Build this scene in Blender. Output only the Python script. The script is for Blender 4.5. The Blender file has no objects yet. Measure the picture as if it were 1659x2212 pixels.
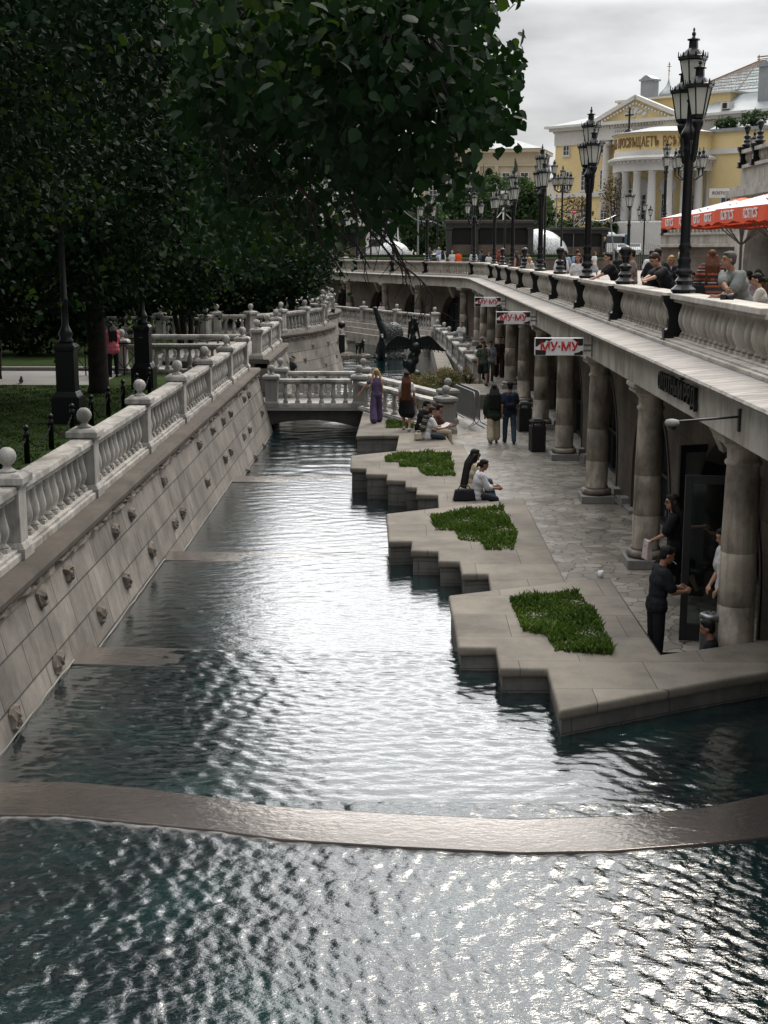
import bpy, bmesh, math, random
import numpy as np
from mathutils import Vector, Matrix
R = math.radians; PI = math.pi
rnd = random.Random(11); nrs = np.random.RandomState(5)
S = bpy.context.scene; COL = S.collection
# ---------------------------------------------------------------- camera, sky, sun, exposure
FPX, CUX, CVX, CZ = 2900.0, 829.5, 1106.0, 5.4
TH, PS = R(11.0437), R(0.8822)
cam = bpy.data.cameras.new("camera"); co = bpy.data.objects.new("camera", cam); COL.objects.link(co)
co.location = (0, 0, CZ); co.rotation_euler = (PI/2-TH, 0, PS)
cam.sensor_fit = 'HORIZONTAL'; cam.sensor_width = 36; cam.lens = 36*FPX/1659
cam.clip_start = .1; cam.clip_end = 5000
S.camera = co
S.view_settings.view_transform = 'Standard'; S.view_settings.look = 'None'
S.view_settings.exposure = 0.42; S.view_settings.gamma = 1
SUN_AZ, SUN_EL = R(28), R(48)          # ahead of the camera, to the right of the canal
sun = bpy.data.lights.new("sun", 'SUN'); sun.energy = 2.0; sun.angle = R(24); sun.color = (1, .91, .79)
so = bpy.data.objects.new("sun", sun); COL.objects.link(so)
so.rotation_euler = (PI/2-SUN_EL, 0, PI-SUN_AZ)
W = bpy.data.worlds.new("World"); S.world = W; W.use_nodes = True
nt = W.node_tree; N = nt.nodes; L = nt.links; N.clear()
out = N.new('ShaderNodeOutputWorld'); bg = N.new('ShaderNodeBackground'); sky = N.new('ShaderNodeTexSky')
sky.sky_type = 'NISHITA'; sky.sun_disc = False; sky.sun_elevation = SUN_EL; sky.sun_rotation = SUN_AZ
tc = N.new('ShaderNodeTexCoord'); sx = N.new('ShaderNodeSeparateXYZ'); L.new(tc.outputs['Generated'], sx.inputs[0])
mp = N.new('ShaderNodeMapping'); mp.inputs['Scale'].default_value = (2.2, 2.2, 7.0); L.new(tc.outputs['Generated'], mp.inputs[0])
ns = N.new('ShaderNodeTexNoise'); ns.inputs['Scale'].default_value = 3.4; ns.inputs['Detail'].default_value = 5; ns.inputs['Roughness'].default_value = .5
L.new(mp.outputs[0], ns.inputs['Vector'])
cr = N.new('ShaderNodeMapRange'); cr.inputs['From Min'].default_value = .32; cr.inputs['From Max'].default_value = .66
cr.inputs['To Min'].default_value = .72; cr.inputs['To Max'].default_value = 1.2; L.new(ns.outputs['Fac'], cr.inputs['Value'])
def wmath(op, a, b):
    m = N.new('ShaderNodeMath'); m.operation = op
    for i, q in enumerate((a, b)):
        if isinstance(q, (int, float)): m.inputs[i].default_value = q
        else: L.new(q, m.inputs[i])
    return m.outputs[0]
zp = wmath('MAXIMUM', sx.outputs['Z'], 0.0)
zz = wmath('MINIMUM', wmath('MAXIMUM', wmath('SUBTRACT', zp, .16), 0.0), .55)
gr_ = N.new('ShaderNodeMapRange'); gr_.interpolation_type = 'SMOOTHSTEP'; gr_.inputs['From Min'].default_value = .160; gr_.inputs['From Max'].default_value = .208; L.new(zp, gr_.inputs['Value'])
gf = N.new('ShaderNodeMapRange'); gf.interpolation_type = 'SMOOTHSTEP'; gf.inputs['From Min'].default_value = .35; gf.inputs['From Max'].default_value = .85; L.new(sx.outputs['Y'], gf.inputs['Value'])
gd = N.new('ShaderNodeMapRange'); gd.interpolation_type = 'SMOOTHSTEP'; gd.inputs['From Min'].default_value = .25; gd.inputs['From Max'].default_value = .42; gd.inputs['To Min'].default_value = 1; gd.inputs['To Max'].default_value = .10; L.new(zp, gd.inputs['Value'])
glow = wmath('MULTIPLY', wmath('MULTIPLY', wmath('MULTIPLY', gr_.outputs[0], gd.outputs[0]), gf.outputs[0]), 1.7)
ze = N.new('ShaderNodeMapRange'); ze.interpolation_type = 'SMOOTHSTEP'; ze.inputs['From Min'].default_value = .58; ze.inputs['From Max'].default_value = .85; ze.inputs['To Max'].default_value = 2.3; L.new(zp, ze.inputs['Value'])
lum = wmath('ADD', wmath('ADD', wmath('ADD', wmath('MULTIPLY', zz, 1.3), .56), glow), ze.outputs[0])             # overcast sky: the top far brighter than the horizon
frt = wmath('ADD', wmath('MULTIPLY', sx.outputs['Y'], .36), .70)  # and brighter where the sun stands behind the cloud
lum = wmath('MULTIPLY', wmath('MULTIPLY', lum, frt), cr.outputs[0])
cc = N.new('ShaderNodeCombineColor'); L.new(wmath('MULTIPLY', lum, 1.0), cc.inputs[0]); L.new(lum, cc.inputs[1]); L.new(wmath('MULTIPLY', lum, 1.005), cc.inputs[2])
sk = N.new('ShaderNodeVectorMath'); sk.operation = 'SCALE'; sk.inputs['Scale'].default_value = .06; L.new(sky.outputs[0], sk.inputs[0])
mx = N.new('ShaderNodeMix'); mx.data_type = 'RGBA'; mx.inputs[0].default_value = .93
L.new(sk.outputs[0], mx.inputs[6]); L.new(cc.outputs[0], mx.inputs[7])
L.new(mx.outputs[2], bg.inputs['Color']); bg.inputs['Strength'].default_value = 1.0; L.new(bg.outputs[0], out.inputs[0])

# ---------------------------------------------------------------- photo pixel (1659x2212 grid) -> place in the world
def ray(u, v):
    x, y = (u-CUX)/FPX, -(v-CVX)/FPX
    d = (x, math.cos(TH)+math.sin(TH)*y, -math.sin(TH)+math.cos(TH)*y)
    c, s = math.cos(PS), math.sin(PS)
    return Vector((d[0]*c-d[1]*s, d[0]*s+d[1]*c, d[2]))
CAMP = Vector((0, 0, CZ))
def P(u, v, z):
    d = ray(u, v); return CAMP + d*((z-CZ)/d.z)
def PY(u, v, Y):
    d = ray(u, v); return CAMP + d*(Y/d.y)
def PX(u, v, X):
    d = ray(u, v); return CAMP + d*(X/d.x)

# ---------------------------------------------------------------- objects
def tag(o, label=None, cat=None, group=None, kind=None):
    if label: o['label'] = label
    if cat: o['category'] = cat
    if group: o['group'] = group
    if kind: o['kind'] = kind
    return o
def empty(name, loc=(0, 0, 0), rz=0, label=None, cat=None, group=None):
    o = bpy.data.objects.new(name, None); COL.objects.link(o); o.location = loc; o.rotation_euler = (0, 0, rz)
    o.empty_display_size = .2
    return tag(o, label, cat, group)
def put(name, me, parent=None, loc=(0, 0, 0), rz=0, sc=None):
    o = bpy.data.objects.new(name, me); COL.objects.link(o); o.location = loc; o.rotation_euler = (0, 0, rz)
    if sc: o.scale = sc
    if parent: o.parent = parent
    return o
KIDS = {}
def copy_tree(o, loc=None, rz=None, parent=None):
    c = o.copy(); COL.objects.link(c)
    if parent: c.parent = parent
    if loc is not None: c.location = loc
    if rz is not None: c.rotation_euler = (0, 0, rz)
    for ch in list(o.children): copy_tree(ch, parent=c)
    return c
class MB:
    """collects shapes into one mesh"""
    def __init__(s): s.v = []; s.f = []; s.m = []; s.mi = 0; s.sm = []; s.smooth = False
    def add(s, vs, fs):
        b = len(s.v); s.v += [tuple(q) for q in vs]
        for f in fs: s.f.append(tuple(i+b for i in f)); s.m.append(s.mi); s.sm.append(s.smooth)
        return s
    def box(s, c, d, rz=0, rx=0, ry=0, top=None):
        M = Matrix.Translation(c) @ Matrix.Rotation(rz, 4, 'Z') @ Matrix.Rotation(ry, 4, 'Y') @ Matrix.Rotation(rx, 4, 'X')
        t = top or (1, 1); vs = []
        for z in (-1, 1):
            k = t if z > 0 else (1, 1)
            for x, y in ((-1, -1), (1, -1), (1, 1), (-1, 1)): vs.append(M @ Vector((x*d[0]/2*k[0], y*d[1]/2*k[1], z*d[2]/2)))
        return s.add(vs, [(3, 2, 1, 0), (4, 5, 6, 7), (0, 1, 5, 4), (1, 2, 6, 5), (2, 3, 7, 6), (3, 0, 4, 7)])
    def prism(s, poly, z0, z1):
        n = len(poly); vs = [(p[0], p[1], z0) for p in poly]+[(p[0], p[1], z1) for p in poly]
        return s.add(vs, [tuple(range(n))[::-1], tuple(range(n, 2*n))]+[(i, (i+1) % n, n+(i+1) % n, n+i) for i in range(n)])
    def lathe(s, prof, n=12, c=(0, 0, 0), M=None, ph=0, cap=True):
        k = len(prof); vs = []; fs = []
        for r, z in prof:
            for i in range(n):
                a = 2*PI*i/n+ph; q = Vector((r*math.cos(a), r*math.sin(a), z))
                if M: q = M @ q
                vs.append((q.x+c[0], q.y+c[1], q.z+c[2]))
        for j in range(k-1):
            for i in range(n): fs.append((j*n+i, j*n+(i+1) % n, (j+1)*n+(i+1) % n, (j+1)*n+i))
        if cap: fs += [tuple(range(n))[::-1], tuple(range((k-1)*n, k*n))]
        return s.add(vs, fs)
    def tube(s, pts, rs, n=8, flat=1.0):
        pts = [Vector(p) for p in pts]; k = len(pts)
        if not isinstance(rs, (list, tuple)): rs = [rs]*k
        vs = []; fs = []; pu = None
        for i, p in enumerate(pts):
            t = (pts[min(i+1, k-1)]-pts[max(i-1, 0)]).normalized()
            u = (pu-t*pu.dot(t)) if pu else (Vector((0, 0, 1)).cross(t) if abs(t.z) < .95 else Vector((1, 0, 0)))
            if u.length < 1e-4: u = t.orthogonal()
            u.normalize(); w = t.cross(u); pu = u
            for j in range(n):
                a = 2*PI*j/n; q = p+u*math.cos(a)*rs[i]+w*math.sin(a)*rs[i]*flat; vs.append(q)
        for i in range(k-1):
            for j in range(n): fs.append((i*n+j, i*n+(j+1) % n, (i+1)*n+(j+1) % n, (i+1)*n+j))
        fs += [tuple(range(n))[::-1], tuple(range((k-1)*n, k*n))]
        return s.add(vs, fs)
    def ball(s, c, r, n=12, m=8, M=None):
        if not isinstance(r, (tuple, list)): r = (r, r, r)
        pr = [(max(1e-4, math.sin(PI*j/m)), -math.cos(PI*j/m)) for j in range(m+1)]
        T = Matrix.Diagonal((r[0], r[1], r[2], 1))
        if M: T = M.to_4x4() @ T
        return s.lathe(pr, n, c, T)
    def cap(s, a, b, ra, rb, n=10):
        a, b = Vector(a), Vector(b); t = b-a
        if t.length < 1e-4: t = Vector((0, 0, 1e-3))
        t.normalize(); e = .6
        return s.tube([a-t*ra*.97, a-t*ra*.7, a, b, b+t*rb*.7, b+t*rb*.97], [ra*.2, ra*.71, ra, rb, rb*.71, rb*.2], n)
    def grid(s, X, Y, Zf):
        vs = [(x, y, Zf(x, y)) for y in Y for x in X]; n = len(X)
        return s.add(vs, [(j*n+i, j*n+i+1, (j+1)*n+i+1, (j+1)*n+i) for j in range(len(Y)-1) for i in range(n-1)])
    def mesh(s, name, mats):
        me = bpy.data.meshes.new(name); me.from_pydata(s.v, [], s.f)
        if not isinstance(mats, (list, tuple)): mats = [mats]
        for m in mats: me.materials.append(m)
        me.polygons.foreach_set('material_index', s.m); me.polygons.foreach_set('use_smooth', s.sm); me.update()
        return me
    def build(s, name, mats, parent=None, loc=(0, 0, 0), rz=0, bev=0, norm=False):
        me = s.mesh(name, mats)
        if bev or norm: fix(me, bev)
        return put(name, me, parent, loc, rz)
def fix(me, bev=0, seg=2):
    bm = bmesh.new(); bm.from_mesh(me); bmesh.ops.recalc_face_normals(bm, faces=bm.faces)
    if bev:
        es = [e for e in bm.edges if len(e.link_faces) == 2 and e.calc_face_angle(0) > .6]
        bmesh.ops.bevel(bm, geom=es, offset=bev, segments=seg, affect='EDGES', profile=.6)
    bm.to_mesh(me); bm.free(); me.update()
def thing_mesh(mb, name, mats, label, cat, group=None, **k):
    return tag(mb.build(name, mats, **k), label, cat, group)
def text_mesh(name, body, size, mat, depth=.01, align='CENTER', bold=.012):
    c = bpy.data.curves.new(name, 'FONT'); c.body = body; c.size = size; c.extrude = depth; c.align_x = align; c.align_y = 'CENTER'; c.offset = bold*size
    o = bpy.data.objects.new(name, c); COL.objects.link(o); bpy.context.view_layer.update()
    dg = bpy.context.evaluated_depsgraph_get(); me = bpy.data.meshes.new_from_object(o.evaluated_get(dg))
    bpy.data.objects.remove(o); me.materials.clear(); me.materials.append(mat); me.name = name
    return me
# ---------------------------------------------------------------- materials
def newmat(name):
    m = bpy.data.materials.new(name); m.use_nodes = True; t = m.node_tree
    return m, t, t.nodes, t.links, t.nodes['Principled BSDF']
def coords(t, sc=1.0, world=False):
    tc = t.nodes.new('ShaderNodeTexCoord'); oi = t.nodes.new('ShaderNodeObjectInfo')
    ad = t.nodes.new('ShaderNodeVectorMath'); ad.operation = 'ADD'
    mu = t.nodes.new('ShaderNodeMath'); mu.operation = 'MULTIPLY'; mu.inputs[1].default_value = 23.0
    t.links.new(oi.outputs['Random'], mu.inputs[0]); t.links.new(tc.outputs['Object'], ad.inputs[0]); t.links.new(mu.outputs[0], ad.inputs[1])
    mp = t.nodes.new('ShaderNodeMapping'); mp.inputs['Scale'].default_value = sc if isinstance(sc, tuple) else (sc,)*3
    t.links.new((tc.outputs['Object'] if world else ad.outputs[0]), mp.inputs[0]); return mp.outputs[0]
def noise(t, sc, detail=4, rough=.6, world=False, dist=0):
    n = t.nodes.new('ShaderNodeTexNoise'); n.inputs['Scale'].default_value = 1; n.inputs['Detail'].default_value = detail
    n.inputs['Roughness'].default_value = rough; n.inputs['Distortion'].default_value = dist
    t.links.new(coords(t, sc, world), n.inputs['Vector']); return n.outputs['Fac']
def ramp(t, fac, stops):
    r = t.nodes.new('ShaderNodeValToRGB'); e = r.color_ramp.elements
    while len(e) < len(stops): e.new(.5)
    for q, (p, c) in zip(e, stops): q.position = p; q.color = (c[0], c[1], c[2], 1) if not isinstance(c, float) else (c, c, c, 1)
    t.links.new(fac, r.inputs[0]); return r.outputs[0]
def mixc(t, fac, a, b, mode='MIX'):
    m = t.nodes.new('ShaderNodeMix'); m.data_type = 'RGBA'; m.blend_type = mode
    for i, q in ((0, fac), (6, a), (7, b)):
        if isinstance(q, (int, float)): m.inputs[i].default_value = q if i == 0 else (q, q, q, 1)
        elif isinstance(q, tuple): m.inputs[i].default_value = (*q, 1)
        else: t.links.new(q, m.inputs[i])
    return m.outputs[2]
def bump(t, h, st, dist=.02, nrm=None):
    b = t.nodes.new('ShaderNodeBump'); b.inputs['Strength'].default_value = st; b.inputs['Distance'].default_value = dist
    t.links.new(h, b.inputs['Height'])
    if nrm: t.links.new(nrm, b.inputs['Normal'])
    return b.outputs[0]
def k3(c, k): return tuple(max(0, q*k) for q in c)
def stone(name, c, dark=None, var=.75, sc=2.2, fine=60, rough=.8, streak=0.0, bst=.25, stain=None, stain_lo=.55, world=False):
    """weathered stone: two tones, grain, water streaks running down"""
    m, t, n, l, b = newmat(name); dark = dark or k3(c, var)
    col = ramp(t, noise(t, sc, 6, .62, world), [(.3, dark), (.68, c)])
    q3 = sc if isinstance(sc, tuple) else (sc, sc, sc*.55)
    if stain: col = mixc(t, ramp(t, noise(t, k3(q3, 1.3), 5, .6, world), [(stain_lo, 0.0), (stain_lo+.2, .8)]), col, stain)
    if streak: col = mixc(t, ramp(t, noise(t, (9, 9, .55), 4, .6, world), [(.45, 0.0), (.75, streak)]), col, k3(c, .32))
    g = noise(t, fine, 3, .6, world); col = mixc(t, .35, col, ramp(t, g, [(.25, .35), (.75, 1.0)]), 'MULTIPLY')
    l.new(col, b.inputs['Base Color']); b.inputs['Roughness'].default_value = rough; b.inputs['Specular IOR Level'].default_value = .3
    l.new(bump(t, g, bst, .004), b.inputs['Normal']); return m
def plain(name, c, rough=.6, metal=0, var=.85, sc=6, spec=.4):
    m, t, n, l, b = newmat(name)
    l.new(ramp(t, noise(t, sc, 4), [(.3, k3(c, var)), (.7, c)]), b.inputs['Base Color'])
    b.inputs['Roughness'].default_value = rough; b.inputs['Metallic'].default_value = metal; b.inputs['Specular IOR Level'].default_value = spec; return m
def leafmat(name, c1, c2, trans=.35):
    m, t, n, l, b = newmat(name)
    col = ramp(t, noise(t, 1.7, 3), [(.3, c1), (.7, c2)])
    g = n.new('ShaderNodeNewGeometry'); col = mixc(t, .5, col, ramp(t, g.outputs['Random Per Island'], [(0, .35), (1, 1.25)]), 'MULTIPLY')
    l.new(col, b.inputs['Base Color']); b.inputs['Roughness'].default_value = .62; b.inputs['Specular IOR Level'].default_value = .08
    tr = n.new('ShaderNodeBsdfTranslucent'); l.new(mixc(t, 1.0, col, (1.1, 1.35, .45), 'MULTIPLY'), tr.inputs[0])
    ms = n.new('ShaderNodeMixShader'); ms.inputs[0].default_value = trans
    l.new(b.outputs[0], ms.inputs[1]); l.new(tr.outputs[0], ms.inputs[2]); l.new(ms.outputs[0], n['Material Output'].inputs[0]); return m
def brickwall(name, c, dark, sx_, sz_, mort, axis='YZ', mcol=.35, rough=.8, streak=.4, offs=.5, bst=.4, var=.8):
    """ashlar: blocks laid in courses"""
    m, t, n, l, b = newmat(name)
    tcn = n.new('ShaderNodeTexCoord'); sp = n.new('ShaderNodeSeparateXYZ'); l.new(tcn.outputs['Object'], sp.inputs[0])
    cb = n.new('ShaderNodeCombineXYZ'); l.new(sp.outputs['XYZ'.index(axis[0])], cb.inputs[0]); l.new(sp.outputs['XYZ'.index(axis[1])], cb.inputs[1])
    br = n.new('ShaderNodeTexBrick'); br.inputs['Scale'].default_value = 1; br.inputs['Brick Width'].default_value = sx_; br.inputs['Row Height'].default_value = sz_
    br.inputs['Mortar Size'].default_value = mort; br.inputs['Mortar Smooth'].default_value = .3; br.offset = offs
    br.inputs['Color1'].default_value = (1, 1, 1, 1); br.inputs['Color2'].default_value = (var, var, var, 1); br.inputs['Mortar'].default_value = (mcol, mcol, mcol, 1)
    l.new(cb.outputs[0], br.inputs['Vector'])
    col = ramp(t, noise(t, 1.1, 6, .65), [(.37, dark), (.63, c)])
    if streak: col = mixc(t, ramp(t, noise(t, (7, 7, .45), 4), [(.45, 0.0), (.75, streak)]), col, k3(c, .3))
    col = mixc(t, 1.0, col, br.outputs['Color'], 'MULTIPLY')
    g = noise(t, 45, 3); col = mixc(t, .35, col, ramp(t, g, [(.25, .4), (.75, 1.0)]), 'MULTIPLY')
    l.new(col, b.inputs['Base Color']); b.inputs['Roughness'].default_value = rough; b.inputs['Specular IOR Level'].default_value = .3
    n1 = bump(t, g, .25, .004); inv = n.new('ShaderNodeMath'); inv.operation = 'SUBTRACT'; inv.inputs[0].default_value = 1; l.new(br.outputs['Fac'], inv.inputs[1])
    l.new(bump(t, inv.outputs[0], bst, .015, n1), b.inputs['Normal']); return m
M = {}
M['marble'] = stone('white_stone', (.52, .50, .465), (.27, .26, .245), sc=1.8, streak=.8, stain=(.13, .12, .107), stain_lo=.47)
M['marble2'] = stone('terrace_stone', (.50, .47, .42), (.31, .29, .26), sc=1.4, streak=.45, stain=(.22, .185, .145), stain_lo=.5)
M['granite'] = stone('grey_granite', (.30, .29, .275), (.20, .195, .185), sc=1.3, fine=90, streak=.25)
M['wallblock'] = brickwall('canal_wall_ashlar', (.27, .247, .22), (.14, .128, .115), 1.15, .46, .013, 'YZ', mcol=.22, var=.66, streak=.55)
M['roughrock'] = stone('rough_hewn_stone', (.19, .162, .138), (.07, .06, .052), sc=5, fine=22, bst=1.0, rough=.95)
M['coping'] = stone('brown_coping', (.115, .097, .08), (.055, .047, .04), sc=1.2, streak=.3)
M['iron'] = plain('black_cast_iron', (.0045, .0055, .007), .34, .1, .7, 5, .35)
M['ironm'] = plain('dark_steel', (.035, .037, .04), .45, .6)
M['steel'] = plain('galvanised_steel', (.25, .26, .27), .4, .8)
M['column'] = stone('marble_column', (.52, .465, .385), (.22, .185, .15), sc=1.7, rough=.5, stain=(.06, .05, .042), stain_lo=.43, bst=.15, streak=.85)
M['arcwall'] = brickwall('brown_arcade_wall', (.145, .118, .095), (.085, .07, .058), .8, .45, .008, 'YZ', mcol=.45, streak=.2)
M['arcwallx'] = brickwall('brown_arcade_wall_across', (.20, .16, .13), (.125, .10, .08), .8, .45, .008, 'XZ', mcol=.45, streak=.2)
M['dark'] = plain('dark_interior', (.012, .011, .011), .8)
M['planter'] = brickwall('planter_granite', (.205, .182, .15), (.115, .102, .085), 1.5, 1.05, .006, 'XY', mcol=.3, rough=.75, streak=0, var=.78)
M['plside'] = brickwall('planter_side', (.15, .145, .135), (.08, .078, .075), 1.2, .20, .008, 'XZ', mcol=.45)
M['yellow'] = stone('yellow_plaster', (.68, .55, .29), (.60, .47, .235), sc=.25, fine=8, bst=.05)
M['plaster'] = stone('white_plaster', (.62, .61, .585), (.50, .49, .47), sc=.3, fine=8, bst=.05)
M['beige'] = stone('beige_plaster', (.46, .40, .29), (.38, .33, .245), sc=.2, fine=6, bst=.05)
M['roofmetal'] = plain('zinc_roof', (.27, .29, .30), .45, .4, .8, 1.0)
M['pane'] = plain('window_pane', (.045, .05, .06), .12, 0, .6, .8, .6)
M['frame'] = plain('white_window_frame', (.55, .55, .55), .5)
M['red'] = plain('red_canvas', (.70, .085, .03), .7); M['white'] = plain('white_paint', (.72, .72, .72), .5)
M['redink'] = plain('red_ink', (.48, .012, .02), .5); M['blackink'] = plain('black_ink', (.012, .012, .014), .5)
M['gold'] = plain('brown_gilt_lettering', (.17, .085, .018), .5)
M['whitecanvas'] = plain('off_white_canvas', (.60, .58, .58), .8)
M['rubber'] = plain('black_plastic', (.012, .012, .013), .5)
M['hedge'] = leafmat('hedge_leaf', (.015, .05, .014), (.035, .10, .02))
M['bark'] = stone('dark_bark', (.028, .024, .02), (.010, .009, .008), sc=6, fine=30, rough=.95, bst=.8)
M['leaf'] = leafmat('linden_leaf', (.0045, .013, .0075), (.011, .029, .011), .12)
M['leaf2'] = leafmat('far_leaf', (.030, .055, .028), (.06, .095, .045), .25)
M['leafy'] = leafmat('yellowish_leaf', (.022, .045, .010), (.045, .075, .016), .3)
M['drybrush'] = leafmat('dry_brush', (.09, .07, .035), (.17, .13, .065), .2)
M['grassb'] = leafmat('grass_blade', (.045, .078, .018), (.088, .135, .032), .25)
M['lawnb'] = leafmat('lawn_blade', (.020, .040, .010), (.042, .075, .018), .2)
M['bronze'] = plain('dark_bronze', (.022, .028, .028), .38, .7, .5, 14, .5)
M['glassy'] = None
def glassmat():
    m, t, n, l, b = newmat('lantern_glass'); b.inputs['Base Color'].default_value = (.55, .56, .53, 1); b.inputs['Roughness'].default_value = .25
    tr = n.new('ShaderNodeBsdfTranslucent'); tr.inputs[0].default_value = (.75, .76, .72, 1)
    ms = n.new('ShaderNodeMixShader'); ms.inputs[0].default_value = .55; l.new(b.outputs[0], ms.inputs[1]); l.new(tr.outputs[0], ms.inputs[2]); l.new(ms.outputs[0], n['Material Output'].inputs[0]); return m
M['glassy'] = glassmat()
def glazing():
    m, t, n, l, b = newmat('clear_glazing'); b.inputs['Base Color'].default_value = (.35, .45, .47, 1); b.inputs['Roughness'].default_value = .08
    tr = n.new('ShaderNodeBsdfTransparent'); tr.inputs[0].default_value = (.85, .92, .93, 1)
    ms = n.new('ShaderNodeMixShader'); ms.inputs[0].default_value = .78; l.new(b.outputs[0], ms.inputs[1]); l.new(tr.outputs[0], ms.inputs[2]); l.new(ms.outputs[0], n['Material Output'].inputs[0]); return m
M['glazing'] = glazing()
def doorpane():
    m, t, n, l, b = newmat('door_pane'); b.inputs['Base Color'].default_value = (.01, .012, .012, 1); b.inputs['Roughness'].default_value = .05; b.inputs['Specular IOR Level'].default_value = .8
    tr = n.new('ShaderNodeBsdfTransparent'); tr.inputs[0].default_value = (.7, .76, .76, 1)
    ms = n.new('ShaderNodeMixShader'); ms.inputs[0].default_value = .7; l.new(b.outputs[0], ms.inputs[1]); l.new(tr.outputs[0], ms.inputs[2]); l.new(ms.outputs[0], n['Material Output'].inputs[0]); return m
M['doorpane'] = doorpane()
def doorglass():
    m, t, n, l, b = newmat('door_glass'); b.inputs['Base Color'].default_value = (.02, .025, .028, 1); b.inputs['Roughness'].default_value = .05; b.inputs['Specular IOR Level'].default_value = .7; return m
M['doorglass'] = doorglass()
def watermat(name='canal_water', k1=.22, k2=.42, k3_=.5, refl=.82):
    m, t, n, l, b = newmat(name)
    b.inputs['Base Color'].default_value = (.003, .016, .019, 1); b.inputs['Roughness'].default_value = .5; b.inputs['Specular IOR Level'].default_value = 0
    col = ramp(t, noise(t, .8, 3, .5, True), [(.45, (.0015, .008, .010)), (.75, (.003, .026, .025))]); l.new(col, b.inputs['Base Color'])
    gl = n.new('ShaderNodeBsdfGlossy'); gl.inputs['Roughness'].default_value = .035
    fr = n.new('ShaderNodeLayerWeight'); fr.inputs['Blend'].default_value = .5
    a = noise(t, (2.6, 4.2, 1), 3, .55, True, .6); c = noise(t, (9, 15, 1), 4, .6, True, .4)
    e = noise(t, (26, 40, 1), 3, .6, True, .3); n1 = bump(t, a, k1, .04); n2 = bump(t, c, k2, .02, n1)
    if k3_: n2 = bump(t, e, k3_, .010, n2)
    l.new(n2, gl.inputs['Normal']); l.new(n2, fr.inputs['Normal'])
    pw = n.new('ShaderNodeMath'); pw.operation = 'POWER'; pw.inputs[1].default_value = 1.35; l.new(fr.outputs['Facing'], pw.inputs[0])
    ma = n.new('ShaderNodeMath'); ma.operation = 'MULTIPLY_ADD'; ma.use_clamp = True; ma.inputs[1].default_value = refl; ma.inputs[2].default_value = .03; l.new(pw.outputs[0], ma.inputs[0])
    ms = n.new('ShaderNodeMixShader'); l.new(ma.outputs[0], ms.inputs[0]); l.new(b.outputs[0], ms.inputs[1]); l.new(gl.outputs[0], ms.inputs[2])
    l.new(ms.outputs[0], n['Material Output'].inputs[0]); return m
M['water'] = watermat('canal_water', .22, .45, .38, .66); M['water2'] = watermat('canal_water_calm', .08, .26, .0)
def weirmat():
    m, t, n, l, b = newmat('wet_weir_stone')
    col = ramp(t, noise(t, 1.6, 5), [(.3, (.007, .0038, .0024)), (.7, (.021, .0115, .0075))])
    br = n.new('ShaderNodeTexBrick'); br.inputs['Scale'].default_value = 1; br.inputs['Brick Width'].default_value = .9; br.inputs['Row Height'].default_value = 3; br.inputs['Mortar Size'].default_value = .012
    br.inputs['Color1'].default_value = (1, 1, 1, 1); br.inputs['Color2'].default_value = (.85,)*3+(1,); br.inputs['Mortar'].default_value = (.25,)*3+(1,)
    l.new(coords(t, 1.0, True), br.inputs['Vector']); col = mixc(t, 1, col, br.outputs[0], 'MULTIPLY')
    l.new(col, b.inputs['Base Color']); b.inputs['Roughness'].default_value = .6
    gl = n.new('ShaderNodeBsdfGlossy'); gl.inputs['Roughness'].default_value = .06; gl.inputs['Color'].default_value = (1, .93, .86, 1)
    fr = n.new('ShaderNodeLayerWeight'); fr.inputs['Blend'].default_value = .5
    n1 = bump(t, noise(t, (3.5, 6, 1), 4, .6, True, 1.0), .24, .03); n2 = bump(t, noise(t, (14, 22, 1), 4, .6, True), .3, .012, n1)
    l.new(n2, gl.inputs['Normal']); l.new(n2, fr.inputs['Normal'])
    pw = n.new('ShaderNodeMath'); pw.operation = 'POWER'; pw.inputs[1].default_value = 1.7; l.new(fr.outputs['Facing'], pw.inputs[0])
    ma = n.new('ShaderNodeMath'); ma.operation = 'MULTIPLY'; ma.inputs[1].default_value = .78; l.new(pw.outputs[0], ma.inputs[0])
    ms = n.new('ShaderNodeMixShader'); l.new(ma.outputs[0], ms.inputs[0]); l.new(b.outputs[0], ms.inputs[1]); l.new(gl.outputs[0], ms.inputs[2]); l.new(ms.outputs[0], n['Material Output'].inputs[0]); return m
M['weir'] = weirmat()
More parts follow.
